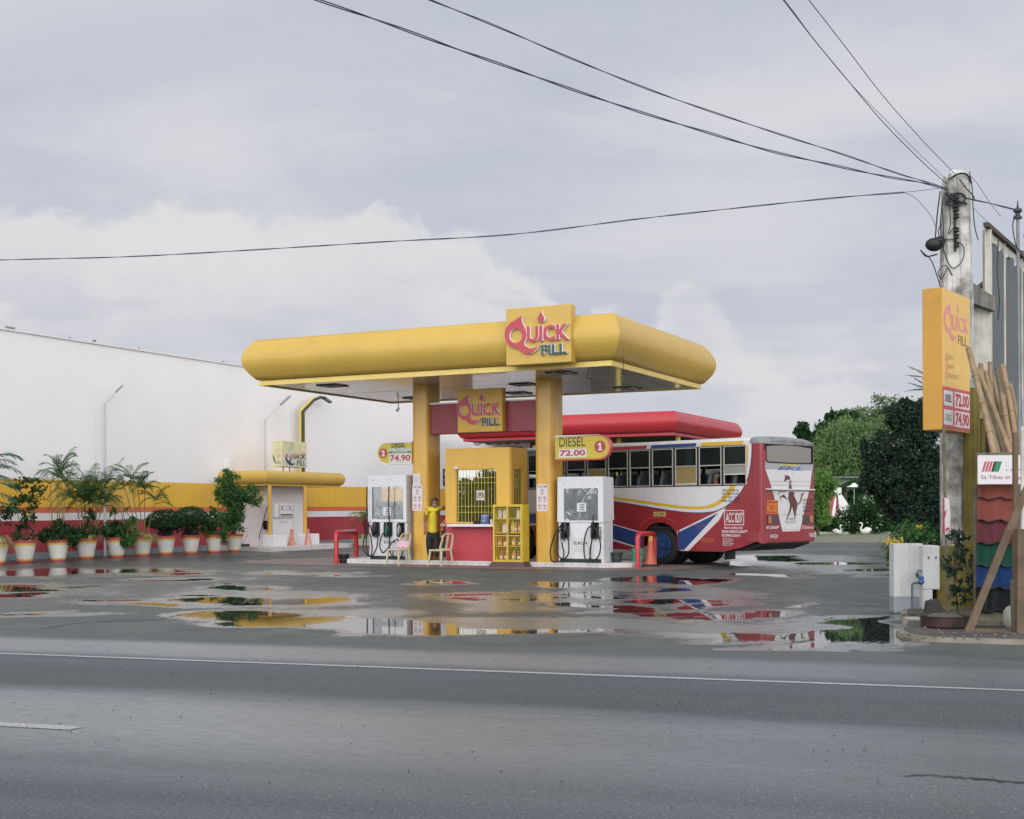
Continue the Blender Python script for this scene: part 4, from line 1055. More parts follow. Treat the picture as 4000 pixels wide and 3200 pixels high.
# ------------------------------------------------------------------ small kerosene station against the wall
ks = thing('kerosene_station', 'small yellow-canopied pump bay built against the white wall', 'pump bay', SP(0, 0), TH)
x0, x1, y0, y1, zb, zt = -10.99, -8.92, 8.05, 12.9, 2.40, 2.96
prof = [(.02, zb)]+[(.16*math.sin(math.pi*(i/10))**.6 if 0 < i < 10 else .0, zb+.05+(zt-zb-.05)*i/10) for i in range(11)]
m = MB(); m.loft([[(x0, y0-b, z), (x1+b, y0-b, z), (x1+b, y1+b, z), (x0, y1+b, z)] for b, z in prof]+[[(x0, y0+.3, zt-.01), (x1-.3, y0+.3, zt-.01), (x1-.3, y1-.3, zt-.01), (x0, y1-.3, zt-.01)]])
m.build('canopy_fascia', YEL, ks, ang=50)
m = MB(); m.box(-10.99, -9.75, 9.0, 11.75, .12, 2.39); m.box(-10.99, -10.3, 11.76, 12.5, .12, 1.50); m.box(-10.99, -10.7, 8.2, 8.6, 2.97, 3.32)
m.build('rear_wall', WHT, ks)
m = MB(); m.prism([(-10.99, 7.9), (-8.0, 7.1), (-8.0, 11.6), (-8.2, 13.2), (-10.99, 13.2)], UP, 0, .15); m.build('plinth_slab', TILE, ks)
for (a, b) in ((7.95, 8.75), (10.05, 10.8)):
    m = MB(); m.bbox(-9.0, -8.45, a, b, .151, .58, .02); m.build('column_footing', WHT, ks)
for y in (7.85+.35, 10.42):
    m = MB(); m.lathe([(.075, .581), (.075, 2.40)], 14, (-8.85, y, 0)); m.build('column', YELC, ks)
m = MB(); m.tube([(-10.6, 8.35, 2.33), (-9.8, 8.35, 2.33), (-9.45, 8.35, 2.30), (-9.28, 8.35, 2.12), (-9.30, 8.35, 1.86), (-9.5, 8.35, 1.76), (-9.9, 8.35, 1.76)], .05, 8); m.tube([(-9.62, 8.35, 2.3), (-9.62, 8.35, 1.8)], .008, 4)
m.build('pipe_bracket', YELC, ks)
r = thing('kerosene_pump', 'old white kerosene dispenser under the small yellow canopy', 'fuel pump', SP(-9.75, 8.9, .151), TH)
m = MB(); m.bbox(0, .55, 0, 1.25, 0, 1.05, .015); m.build('cabinet', WHTG, r)
m = MB(); m.bbox(-.02, .62, .0, 1.25, 1.051, 1.58, .02); m.build('head', WHTG, r)
m = MB(); m.box(.62, .632, .22, 1.18, 1.09, 1.53); f_ = m.build('display_bezel', mat('bezel_grey', '#a8aaad', .5), r)
m = MB(); m.box(.633, .638, .27, .66, 1.36, 1.50); m.box(.633, .638, .72, 1.12, 1.36, 1.50); m.box(.633, .638, .27, 1.12, 1.12, 1.32); m.build('display_window', PAPER, f_)
m = MB()
for u in (.36, .84):
    for v in (1.375, 1.44): m.box(.639, .642, u, u+.14, v, v+.03)
m.box(.639, .642, .32, 1.05, 1.14, 1.19); m.build('digits', PRINT, f_)
m = MB(); m.text('KEROSENE', .30, .78, .86, .93, lambda u, v, w: (w, u+.1, v), .552, off=.01); m.build('lettering', mat('faded_gold', '#a89a6c', .6), r)
m = MB(); m.tube([(.28, -.02, 1.45), (.26, -.08, 1.30), (.20, -.10, 1.05), (.14, -.10, .86), (.05, -.10, .60), (-.05, -.10, .35), (.0, -.10, .25)], .016, 6)
m.tube([(.30, -.08, .62), (.42, -.10, .50), (.50, -.10, .30), (.46, -.10, .12), (.35, -.10, .05)], .016, 6); m.build('hose', BLK, r)
m = MB(); m.bbox(.14, .30, -.12, -.01, .62, .95, .02); m.build('nozzle_holster', BLKG, r)
m = MB(); m.box(.552, .556, .05, 1.15, .0, .06); m.build('kick_plinth', DGRY, r)
# logo light box on the little roof
r = thing('logo_light_box', 'weathered pale logo light box on legs above the small station roof', 'sign', SP(-9.55, 9.3, 3.13), TH)
LBX = mat('light_box_cream', '#d3cda6', .5, var=.25, vscale=2, streak=.25, dirt='#a8a590')
LBW = mat('light_box_bleached', '#c8c7b8', .5, var=.2)
m = MB(); m.bbox(0, .45, 0, 1.60, 0, .98, .01); m.build('casing', LBX, r)
m = MB(); m.mat = 2
m.prism([(.02, .02), (1.58, .02), (1.58, .42), (1.1, .36), (.8, .30), (.6, .62), (.45, .85), (.33, .60), (.2, .45), (.02, .35)], RX, .4505, .453)
m.mat = 0
out_ = [(.35, .46), (.28, .40), (.24, .30), (.30, .16), (.48, .06), (.64, .02), (.80, .04), (.88, .13), (.70, .10), (.58, .16), (.66, .30), (.64, .45), (.60, .45), (.60, .32), (.50, .20), (.38, .24), (.34, .34), (.39, .46)]
m.prism([(a*.95-.02, b+.03) for a, b in out_], RX, .4535, .458)
m.text('UICK', .68, 1.52, .32, .50, RX, .4535, .458, off=.02)
m.text('FILL', .96, 1.52, .07, .27, RX, .4535, .458, off=.01)
m.mat = 1; m.prism([(.12, .43), (.5, .40), (1.0, .48), (1.55, .58), (1.55, .545), (1.0, .44), (.5, .36), (.12, .40)], RX, .4585, .460)
m.text('UICK', .23, .42, .32, .46, FX, .001, .004, off=.0); m.mat = 0; m.text('FILL', .25, .41, .10, .24, FX, .001, .004)
m.prism([(.03, .45), (.06, .25), (.16, .12), (.24, .08), (.14, .22), (.08, .42)], FX, .001, .004)
m.build('printed_logo', [SIGNG, SIGNP, LBW], r)
for y in (.15, .55):
    m = MB(); m.tube([(.40, y, 0), (.40, y, -.18)], .02, 6); m.build('leg', DGRY, r)
# wall-top cable tray shadow catcher: small air-conditioner shelf beside light box
# ------------------------------------------------------------------ lamps along the wall
def wall_lamp(label, s, t, z0, zk, ds, ze, dt, m_, rad):
    r = thing('street_lamp', label, 'street lamp', SP(s, t, z0), TH, 'slim grey wall-side lamps')
    MB().tube([(0, 0, 0), (0, 0, (zk-z0)*.5), (0, 0, zk-z0)], [rad*1.3, rad*1.1, rad], 8).build('pole', m_, r)
    L = zk-z0
    MB().tube([(0, 0, L-.03), (ds*.55, dt*.55, L+(ze-zk)*.55), (ds*.7, dt*.7, L+(ze-zk)*.72)], rad*.7, 6).build('arm', m_, r)
    a = Vector((ds*.62, dt*.62, L+(ze-zk)*.62)); b = Vector((ds, dt, L+(ze-zk)))
    d_ = (b-a).normalized(); n_ = Vector((0, 0, 1)).cross(d_).normalized()*.10; u_ = d_.cross(n_).normalized()*.03
    h_ = MB(); h_.loft([[tuple(a-n_*.6-u_), tuple(a+n_*.6-u_), tuple(a+n_*.6+u_), tuple(a-n_*.6+u_)], [tuple(a.lerp(b, .3)-n_-u_), tuple(a.lerp(b, .3)+n_-u_), tuple(a.lerp(b, .3)+n_+u_), tuple(a.lerp(b, .3)-n_+u_)], [tuple(b-n_-u_), tuple(b+n_-u_), tuple(b+n_+u_), tuple(b-n_+u_)]])
    h_.build('lamp_head', mat('lamp_head_grey', '#8e8f94', .45), r)
LG = mat('lamp_pole_grey', '#b9b9be', .45)
wall_lamp('tall thin grey lamp pole rising among the potted palms', -10.75, 1.85, 0, 5.05, .35, 5.65, .45, LG, .035)
wall_lamp('thin grey lamp pole above the small station roof', -10.75, 10.45, 3.0, 5.03, .45, 6.0, 1.0, LG, .03)
r = thing('pipe_lamp_post', 'yellow trunked lamp post with bent top beside the small station', 'street lamp', SP(-10.7, 12.83, 1.5), TH)
for k_, dy in enumerate((-.13, .13)):
    m = MB(); m.tube([(0, dy, 0), (0, dy, 4.0), (.1, .63+dy*.8, 4.52), (.12, .75, 4.6)], .05, 8); m.build('yellow_pipe', YELG, r)
m = MB(); m.tube([(.05, 0, .0), (.05, 0, 4.0), (.14, .62, 4.5), (.15, 1.1, 4.66), (.15, 1.45, 4.62)], .07, 8); m.build('dark_conduit', mat('dark_conduit', '#3a4237', .5), r)
m = MB(); m.tube([(.15, 1.25, 4.64), (.15, 1.75, 4.52)], [.05, .09], 8); m.tube([(.15, 1.35, 4.7), (.18, 1.85, 4.50)], .045, 6); m.build('lamp_head', GRYM, r)
# rubber drum by the last pot
r = thing('rubber_tub', 'low dark rubber tub between the last pot and the small station', 'tub', gnd(953, 2151), 0)
MB().lathe([(.20, 0), (.21, .22), (.215, .24), (.19, .24), (.17, .02)], 20).build('shell', DGRY, r)
m = MB(); m.tube([(-.1, 0, .23), (-.02, -.05, .3), (.12, .02, .55), (.08, 0, .62)], .008, 5); m.build('bent_wire', DGRY, r)

# ------------------------------------------------------------------ car glimpsed between column and booth
cx_ = at(1760, 2120, 50.5)
r = thing('parked_car', 'rust-orange parked car with dark windscreen, mostly hidden behind the booth', 'car', (cx_.x, cx_.y, 0), TH+R(8))
CARM = mat('car_orange', '#a3572e', .3, coat=.5)
m = MB()
sec = [(-.85, .25), (-.88, .55), (-.84, .9), (.84, .9), (.88, .55), (.85, .25)]
m.loft([[(a*.9, -.2, b*.9+.02) for a, b in sec], [(a, .1, b) for a, b in sec], [(a, 2.0, b*1.03) for a, b in sec], [(a, 4.0, b) for a, b in sec]])
m.loft([[(-.78, 1.05, .92), (.78, 1.05, .92), (.78, 3.9, .95), (-.78, 3.9, .95)], [(-.62, 1.75, 1.45), (.62, 1.75, 1.45), (.64, 3.5, 1.45), (-.64, 3.5, 1.45)]])
m.build('body', CARM, r)
m = MB(); m.add([(-.70, 1.09, .97), (.70, 1.09, .97), (.58, 1.70, 1.42), (-.58, 1.70, 1.42)], [(0, 1, 2, 3)]); m.build('windscreen', BLKG, r)
m = MB(); m.bbox(-.86, .86, -.30, -.18, .30, .52, .03); m.build('bumper', PAPER, r)
for sx in (-1, 1):
    for y in (.7, 3.2):
        m = MB(); m.tube([(sx*.70, y, .31), (sx*.89, y, .31)], .31, 18); w_ = m.build('wheel', BLK, r)
        m = MB(); m.tube([(sx*.891, y, .31), (sx*.90, y, .31)], .18, 14); m.build('rim', GRYM, w_)
    m = MB(); m.ball((sx*.62, -.19, .66), .13, .05, .08, 10, 6); m.build('headlight', PAPER, r)

# ------------------------------------------------------------------ provincial bus
def stroke(m, pts, wd, ax, w):
    P = [Vector((p[0], p[1])) for p in pts]; L = []
    for i, p in enumerate(P):
        d = (P[min(i+1, len(P)-1)]-P[max(i-1, 0)]).normalized(); n = Vector((-d.y, d.x))*(wd[i] if isinstance(wd, list) else wd)/2
        L += [ax(p.x-n.x, p.y-n.y, w), ax(p.x+n.x, p.y+n.y, w)]
    m.add(L, [(2*i, 2*i+2, 2*i+3, 2*i+1) for i in range(len(P)-1)])
def sp2(P, k=6): return [(p.x, p.y) for p in smooth_path([(a, b, 0) for a, b in P], k)]
BA = R(-45.9)
bx = 3.976+.05*math.sin(BA)*-1*-1; by = 34.156-.05*math.cos(BA)
bus = thing('passenger_bus', 'red, white and blue passenger bus seen from its left rear, parked behind the right pump', 'bus', (3.976-.036, 34.156-.035, 0), BA)
BR = mat('bus_red', '#8f2a31', .32, var=.12, vscale=1.1, coat=.3, streak=.10, dirt='#5c1a20')
BW = mat('bus_white', '#d2cfd0', .30, var=.06, coat=.3, streak=.06, dirt='#8d8a88')
BB = mat('bus_blue', '#26427a', .30, var=.1, coat=.3)
BY = mat('bus_yellow', '#cfa62c', .35, var=.06, coat=.3)
BM = mat('bus_maroon', '#5e2a30', .4, var=.1)
BG = mat('bus_grey', '#9fa1a6', .35, var=.08)
BD_ = mat('bus_dark_cap', '#828584', .55, var=.35, vscale=5)
BK = mat('bus_black', '#0f1214', .6)
XL, XR, BW_ = -8.0, 3.3, 2.35
def arch(cx, r, zb, n=10): return [(cx-r, zb)]+[(cx-r*math.cos(math.pi*i/n)*1.0, max(zb, .50+(r+.03)*math.sin(math.pi*i/n)**.7)) for i in range(1, n)]+[(cx+r, zb)]
side = [(XL+.2, .45)]+arch(-5.3, .60, .40)+[(-4.5, .39)]+arch(0, .60, .38)+[(.75, .38), (2.05, .39), (2.6, .50), (3.08, .66), (3.08, 2.07), (XL+.2, 2.07)]
m = MB()
m.mat = 0
m.prism(side, FX, -.05, 0)
m.prism(side, FX, -BW_, -BW_+.05)
# rounded rear corners and end pillars
def corner(m, cx, cy, a0, z0f, z1, r=.22, t=.05):
    n = 8; o = [(cx+r*math.cos(R(a0+90*i/n)), cy+r*math.sin(R(a0+90*i/n))) for i in range(n+1)]; q_ = [(cx+(r-t)*math.cos(R(a0+90*i/n)), cy+(r-t)*math.sin(R(a0+90*i/n))) for i in range(n+1)]
    m.prism(o+q_[::-1], UP, z0f, z1)
corner(m, 3.18, .12, -90, .62, 3.12, .12); corner(m, 3.18, BW_-.12, 0, .62, 3.12, .12)
corner(m, XL+.2, .22, 180, .5, 3.12); corner(m, XL+.2, BW_-.22, 90, .5, 3.12)
# rear wall below the window, front wall below the windscreen
m.prism([[(.12, .62), (BW_-.12, .62), (BW_-.12, 2.64), (.12, 2.64)]], RX, 3.25, 3.3)
m.box(XL, XL+.05, .22, BW_-.22, .5, 1.6)
# window band corner strips
m.box(2.98, 3.18, 0, .05, 2.07, 3.12); m.box(2.98, 3.18, BW_-.05, BW_, 2.07, 3.12); m.box(3.081, 3.179, 0, .05, .655, 2.069); m.box(3.081, 3.179, BW_-.05, BW_, .655, 2.069)
# roof shell
m.mat = 1
sec = [(0, 3.10), (0, 3.20), (.05, 3.255), (.28, 3.30), (BW_/2, 3.33), (BW_-.28, 3.30), (BW_-.05, 3.255), (BW_, 3.20), (BW_, 3.10)]
def rs(x, k, dz): return [(x, BW_/2+(y-BW_/2)*k, min(z, 3.33)+(dz if z > 3.12 else 0)) for y, z in sec]
m.loft([rs(XL+.03, .93, -.08), rs(XL+.15, 1, 0), rs(2.9, 1, 0)], True)
m.mat = 5
m.loft([rs(2.901, 1.0, .003), rs(3.12, .985, -.015), rs(3.27, .93, -.06), rs(3.33, .86, -.11)], True)
body = m.build('body', [BR, BW, BB, BY, BM, BD_, BG, BK], bus)
# painted livery on the near side
m = MB(); A = FX
white_top = [(-7.8, 2.065)]; low = sp2([(-7.8, 1.15), (-6.4, 1.0), (-5.2, 1.02), (-4.5, 1.2), (-3.6, 1.55), (-2.6, 1.72), (-1.65, 1.70), (-.24, 1.52), (.6, 1.42), (1.2, 1.385), (1.7, 1.405), (2.04, 1.49), (2.35, 1.66), (2.58, 1.86), (2.74, 2.065)], 5)
m.mat = 1; m.face([(-7.8, 2.065)]+low, A, .002)
m.mat = 2; stroke(m, low, .022, A, .0035)
ye = sp2([(-7.8, 1.45), (-6.4, 1.22), (-5.2, 1.20), (-4.5, 1.36), (-3.6, 1.68), (-2.6, 1.83), (-1.65, 1.79), (-.24, 1.635), (.6, 1.54), (1.2, 1.51), (1.6, 1.535), (1.95, 1.65), (2.2, 1.84), (2.34, 2.0), (2.44, 2.15)], 5)
nY = len(ye); m.mat = 3; stroke(m, ye, [.075 if i < nY*.68 else .075+.10*(i/nY-.68)/.32 for i in range(nY)], lambda u, v, w: FX(u, min(v, 2.066), w), .003)
m.mat = 1; m.face([(-1.9, 1.13), (-.62, .86), (-.62, .42), (-.9, .45), (-1.9, .66), (-3.5, 1.05), (-7.0, .95), (-7.0, 1.35), (-3.5, 1.45)], A, .002)
m.mat = 2; m.face([(-1.9, 1.10), (-.62, .83), (-.62, .43), (-.9, .49), (-1.9, .72), (-3.5, 1.12), (-7.0, 1.02), (-7.0, 1.28), (-3.5, 1.40)], A, .004)
m.mat = 1; m.face([(.585, .90), (.585, .86), (.70, .39), (.96, .39), (1.95, 1.20), (2.16, 1.52)], A, .002)
m.mat = 2; m.face([(.60, .86), (.64, .42), (.80, .40), (1.93, 1.385)], A, .004)
m.mat = 0
for P in ([(.98, 1.05), (1.60, 1.05)], [(2.0, .42), (2.0, 1.04)], [(.92, .42), (2.0, .42)]): stroke(m, P, .010, A, .0055)
# upper cove panels
for x0, x1, c_ in ((1.36, 2.72, 3), (-.32, 1.24, 2), (-3.0, -.42, 4), (-5.2, -3.1, 2), (-7.6, -5.3, 3)):
    m.mat = c_; m.face([(x0, 3.105), (x1-.04, 3.105), (x1, 3.198), (x0+.05, 3.198)], A, .002)
# curve between last window and rear corner
cu_ = sp2([(2.74, 2.065), (2.86, 2.30), (2.93, 2.6), (2.965, 2.9), (2.97, 3.11)], 4)
m.mat = 0; m.face([(2.76, 2.07), (2.979, 2.07), (2.979, 3.11), (2.76, 3.11)], A, .003)
m.mat = 1; m.face([(2.775, 3.11), (2.775, 2.10)]+cu_, A, .008)
m.mat = 2; stroke(m, cu_, .022, A, .0095)
m.mat = 3; m.face([(2.80, 2.25), (2.83, 2.45), (2.86, 2.75), (2.865, 3.08), (2.80, 3.08)], A, .0095)
m.mat = 4; stroke(m, sp2([(-.68, .86), (-.6, 1.08), (-.35, 1.21), (0, 1.25), (.35, 1.21), (.58, 1.06), (.66, .86)], 4), .045, A, .02)
m.build('livery', [BR, BW, BB, BY, mat('arch_trim_red', '#a83640', .3), BD_], body)
# black window band frame posts + sill, near and far sides
WIN = [(-.26+.785*k_-.785*0, -.26+.785*k_+.72) for k_ in range(-9, 4)]
WIN = [(a, b) for a, b in WIN if a > XL+.4]
for yy, sgn, nm in ((0, 1, 'near'), (BW_, -1, 'far')):
    m = MB()
    y0, y1 = (0.0, .045) if sgn > 0 else (BW_-.045, BW_)
    m.box(XL+.22, 2.979, y0, y1, 2.071, 2.095); m.box(XL+.22, 2.979, y0, y1, 3.085, 3.099)
    edges = [XL+.22]+[v for ab in WIN for v in ab]+[2.979]
    for a, b in zip(edges[0::2], edges[1::2]): m.box(a, b, y0, y1, 2.096, 3.084)
    m.build('window_band', mat('band_black', '#1b201f', .5), body)
FRM = mat('window_frame_alu', '#b5b1aa', .45)
TINT = glassmat('tinted_glass', '#1b2422', refl=.0, opac=.95, rough=.06, fk=.35)
for far in (0, 1):
    for i, (a, b) in enumerate(WIN):
        yf = -.006 if not far else BW_-.03
        ax_ = (lambda u, v, w: (u, -w, v)) if not far else (lambda u, v, w: (u, BW_-.04+w, v))
        m = MB(); z0, z1 = 2.097, 3.08; t = .028; zm = 2.60
        m.prism([[(a+.004, z0), (b-.004, z0), (b-.004, z1), (a+.004, z1)], [(a+t, z0+.02), (a+t, z1-.02), (b-t, z1-.02), (b-t, z0+.02)]], ax_, -.02, .012)
        m.box(a+t, b-t, (-.010 if not far else BW_-.03), (.018 if not far else BW_-.005), zm-.012, zm+.012)
        w_ = m.build('window_frame', FRM, bus)
        m = MB(); m.box(a+t, b-t, (.004 if not far else BW_-.02), (.008 if not far else BW_-.016), zm+.013, z1-.021); m.build('upper_glass', TINT, w_)
        if far: continue
        k_ = len(WIN)-1-i     # 0 = rearmost
        def panel(zA, zB, c_, nm):
            m = MB(); m.box(a+t+.004, b-t-.004, .010, .016, zA, zB); m.mat = 1; m.box(a+t+.002, b-t-.002, -.002, .020, zA-.022, zA-.0005); m.build(nm, [c_, WHTG], w_)
        if k_ == 2: panel(2.15, 2.585, mat('tan_blind', '#8b7a4d', .7, var=.15), 'blind')
        elif k_ == 0: panel(2.37, 2.585, mat('grey_blind', '#8b8c86', .7, var=.15), 'blind')
        elif k_ == 6: panel(2.40, 2.585, mat('tan_blind', '#8b7a4d'), 'blind')
# interior
m = MB(); m.box(XL+.3, 3.2, .06, BW_-.06, .98, 1.0); m.box(XL+.3, 3.2, .06, BW_-.06, 3.04, 3.06); m.build('cabin_floor_and_ceiling', mat('cabin_dark', '#2b2a2a', .8), bus)
SEAT = mat('seat_vinyl', '#4a525a', .35, var=.12)
first = None
for row in range(12):
    x = 2.18-.80*row
    for y in (.12, .56, 1.36, 1.80):
        if first is None:
            s_ = bpy.data.objects.new('seat', None)
            m = MB(); m.bbox(-.42, .0, 0, .42, 1.40, 1.50, .03)
            rr_ = rrect(.0, .42, 1.45, 2.42, .12, 4)
            m.prism(rr_, lambda u, v, w: (w+(v-1.45)*.22, u, v), -.04, .06)
            m.tube([(.2, .05, 2.38), (.215, .06, 2.46), (.215, .36, 2.46), (.2, .37, 2.38)], .012, 5)
            m.box(-.36, -.05, .08, .34, 1.0, 1.40)
            o = m.build('seat', SEAT, bus); first = o
        else:
            o = first.copy(); COL.objects.link(o); o.parent = bus
        o.location = (x, y, 0)
m = MB(); m.box(3.18, 3.2, .1, BW_-.1, 1.0, 2.6); m.build('rear_bulkhead', BK, bus)
# rear window, glass and black seal
m = MB()
def rw(y0, y1, z0, z1, bow=.0):
    n = 10
    return [(y0, z0+.03), (y0+.05, z0)]+[(y0+.05+(y1-y0-.1)*i/n, z0-.012*math.sin(math.pi*i/n)) for i in range(1, n)]+[(y1-.05, z0), (y1, z0+.03), (y1, z1-.05)]+[(y1-(y1-y0)*i/n, z1-.05+.05*math.sin(math.pi*i/n)) for i in range(1, n)]+[(y0, z1-.05)]
m.prism([rw(.12, BW_-.12, 2.63, 3.12), list(reversed(rw(.15, BW_-.15, 2.665, 3.09)))], RX, 3.24, 3.305)
sl = m.build('rear_window_seal', BK, bus)
m = MB(); m.prism(rw(.151, BW_-.151, 2.666, 3.089), RX, 3.27, 3.28)
m.build('rear_glass', glassmat('rear_glass', '#34393c', refl=.05, opac=.80, rough=.10, fk=.3), sl)
# rear panels
rp = lambda x, y: ((x-275)/770*2.17+.085, .9+(1235-y)*.0017)
m = MB(); A = RX
m.mat = 1; m.face([(p[0], p[1]) for p in [rp(275, 345-35), rp(318, 430), rp(345, 500), rp(388, 640), rp(430, 800), rp(470, 960), rp(535, 1232), rp(815, 1232), rp(880, 960), rp(925, 780), rp(962, 640), rp(985, 560), rp(1000, 430), rp(1018, 310)]], A, 3.302)
m.mat = 6; m.face([rp(272, 308), rp(1030, 308), rp(1035, 215), rp(272, 200)], A, 3.3025)
m.mat = 0
for y in (487, 548): stroke(m, [rp(285, y), rp(1045, y)], .006, A, 3.3045)
m.mat = 5
for y in (308, 985, 1207): stroke(m, [rp(280, y), rp(1045, y)], .005, A, 3.3045)
m.mat = 7; stroke(m, [rp(288, 628), rp(1048, 628)], .012, A, 3.3045)
m.build('rear_livery', [BR, BW, BB, BY, BM, mat('panel_gap', '#5a3034', .6), BG, BK], body)
m = MB(); m.box(3.301, 3.35, .10, BW_-.10, 1.955, 1.985); m.build('rear_ledge', BW, body)
BRN = mat('horse_brown', '#5b3230', .5)
m = MB()
H = [[(575, 385), (590, 398), (612, 400), (630, 392), (634, 408), (652, 405), (650, 422), (662, 436), (650, 446), (676, 480), (690, 500), (686, 510), (668, 492), (640, 462), (625, 452), (600, 470), (590, 486), (570, 495), (562, 486), (572, 452), (578, 425)],
     [(636, 497), (662, 497), (680, 560), (690, 600), (660, 602), (632, 600), (640, 560), (650, 540)],
     [(640, 640), (700, 640), (705, 670), (722, 700), (745, 745), (772, 800), (776, 850), (765, 900), (752, 950), (748, 1000), (740, 1035), (728, 1035), (722, 985), (704, 930), (696, 885), (690, 868), (678, 885), (668, 930), (650, 970), (628, 1000), (620, 1035), (604, 1035), (616, 985), (640, 930), (652, 870), (655, 830), (640, 775), (625, 730), (630, 690)],
     [(492, 635), (610, 640), (575, 648), (500, 648), (486, 670), (478, 700), (472, 690), (478, 655)],
     [(500, 712), (540, 690), (560, 680), (576, 700), (590, 722), (620, 760), (632, 780), (600, 752), (575, 735), (540, 722), (512, 722), (510, 750), (518, 795), (506, 770), (498, 735)],
     [(835, 672), (858, 660), (892, 668), (870, 680), (855, 712), (845, 760), (825, 805), (800, 830), (778, 832), (772, 815), (795, 808), (815, 770), (825, 720)],
     [(690, 640), (718, 645), (735, 690), (715, 680), (700, 660)]]
for P in H: m.face([rp(*p) for p in P], A, 3.306 if True else 0)
m.mat = 1; stroke(m, [rp(800, 818), rp(822, 782), rp(836, 730), (rp(848, 690))], .012, A, 3.3075)
m.mat = 0; stroke(m, [rp(588, 1040), rp(738, 1040)], .012, A, 3.306)
m.build('horse_emblem', [BRN, BW], body)
class LetterSet(MB):
    """every text or plate painted on the coachwork becomes a part of its own"""
    def __init__(s, mats): super().__init__(); s.mats = mats
    def flush(s, nm):
        if s.v: s.build(nm, s.mats, body)
        k = s.mat; s.v = []; s.f = []; s.m = []; s.mat = k
LT = [BW, PRINT, mat('ekl_yellow', '#c9bf3a', .4), mat('ekl_blue', '#3f5fa8', .4), mat('plate_orange', '#b5401f', .4), mat('plate_yellow', '#d99a2c', .4), mat('faint_grey', '#8c8788', .5), mat('orange_letter', '#cf7a35', .5), mat('plate_cream', '#c4ab66', .5)]
m = LetterSet(LT)
m.mat = 2; m.text('EKL', rp(480, 0)[0], rp(800, 0)[0], rp(0, 268)[1], rp(0, 222)[1], A, 3.304, off=.03, shear=.3)
m.mat = 3; m.text('EKL', rp(460, 0)[0], rp(870, 0)[0], rp(0, 318)[1], rp(0, 262)[1], A, 3.305, off=.03, shear=.3); m.flush('company_lettering')
m.mat = 0
m.text('KEEP', *[rp(288, 0)[0], rp(485, 0)[0], rp(0, 1190)[1], rp(0, 1148)[1]], A, 3.305, off=.012); m.flush('warning_lettering')
m.text('Distance', *[rp(845, 0)[0], rp(1035, 0)[0], rp(0, 1200)[1], rp(0, 1150)[1]], A, 3.305, off=.01, shear=.2); m.flush('warning_lettering')
m.text('NAGA', *[rp(308, 0)[0], rp(430, 0)[0], .745, .85], A, 3.373, off=.012); m.flush('town_lettering')
m.text('TABACO', *[rp(925, 0)[0], rp(1045, 0)[0], .745, .85], A, 3.373, off=.012); m.flush('town_lettering')
m.mat = 4; m.face([rp(286, 968), rp(470, 968), rp(470, 768), rp(286, 768)], A, 3.3055)
m.mat = 5; m.text('ACC 8207', *[rp(298, 0)[0], rp(464, 0)[0], rp(0, 935)[1], rp(0, 810)[1]], A, 3.307, off=.01)
m.prism([[rp(288, 966), rp(468, 966), rp(468, 770), rp(288, 770)], [rp(292, 960), rp(292, 776), rp(464, 776), rp(464, 960)]], A, 3.3062, 3.3068); m.flush('orange_number_panel')
m.mat = 1
for i, st in enumerate(('LTFRB 24/7 HOTLINE', 'TEXT VIBER HOTLINE', '0917 550 1342', '0998 550 1342')): m.text(st, *[rp(862, 0)[0], rp(1035, 0)[0], rp(0, 785+i*54)[1], rp(0, 745+i*54)[1]], A, 3.3055, off=.015)
m.flush('hotline_lettering')
m.mat = 6; m.text('ACC 8207', *[rp(592, 0)[0], rp(728, 0)[0], rp(0, 1102)[1], rp(0, 1072)[1]], A, 3.3065, off=.0)
m.prism([[rp(584, 1112), rp(738, 1112), rp(738, 1052), rp(584, 1052)], [rp(588, 1108), rp(588, 1056), rp(734, 1056), rp(734, 1108)]], A, 3.3055, 3.3062); m.flush('number_plate')
A = FX
m.mat = 0; m.prism([[(2.11, 1.07), (2.72, 1.07), (2.72, 1.45), (2.11, 1.45)], [(2.13, 1.09), (2.13, 1.43), (2.70, 1.43), (2.70, 1.09)]], A, .003, .0045)
m.text('ACC 8207', 2.16, 2.68, 1.13, 1.39, A, .004, off=.02); m.flush('framed_number')
m.text("PROV'L OPERATION", 2.10, 2.68, .975, 1.03, A, .004, off=.03)
m.text('NAGA-TABACO-LEGAZPI', 2.03, 2.82, .875, .945, A, .004, off=.03)
m.text('STO.DOMINGO-LIBON-V.V.', 2.03, 2.62, .775, .845, A, .004, off=.03)
for i in range(5): m.text('SEATING CAPACITY 61'[:14+i % 3*2], 2.06, 2.35+.05*(i % 2), .715-.042*i, .74-.042*i, A, .004, off=.02)
m.flush('route_lettering')
m.mat = 1
for i, st in enumerate(('LTFRB 24/7 HOTLINE 1342', 'TEXT VIBER HOTLINE', '0917 550 1342', '0998 550 1342')): m.text(st, 2.05-.01*i, 2.56, 1.92-i*.088, 1.98-i*.088, A, .0055, off=.02)
m.flush('hotline_lettering')
m.mat = 7
for i, st in enumerate(('LTFRB 24/7 HOTLINE 1342', 'TEXT VIBER HOTLINE', '0917 550 1342 - 1342')): m.text(st, 1.36+.02*i, 1.80-.03*i, .70-i*.045, .73-i*.045, A, .0055, off=.02)
m.flush('yellow_lettering')
m.mat = 8; m.box(-.21, .20, -.006, -.002, 1.29, 1.41); m.mat = 1; m.text('ACC 8207', -.18, .17, 1.31, 1.39, A, .0075, off=.03); m.flush('small_number_plate')
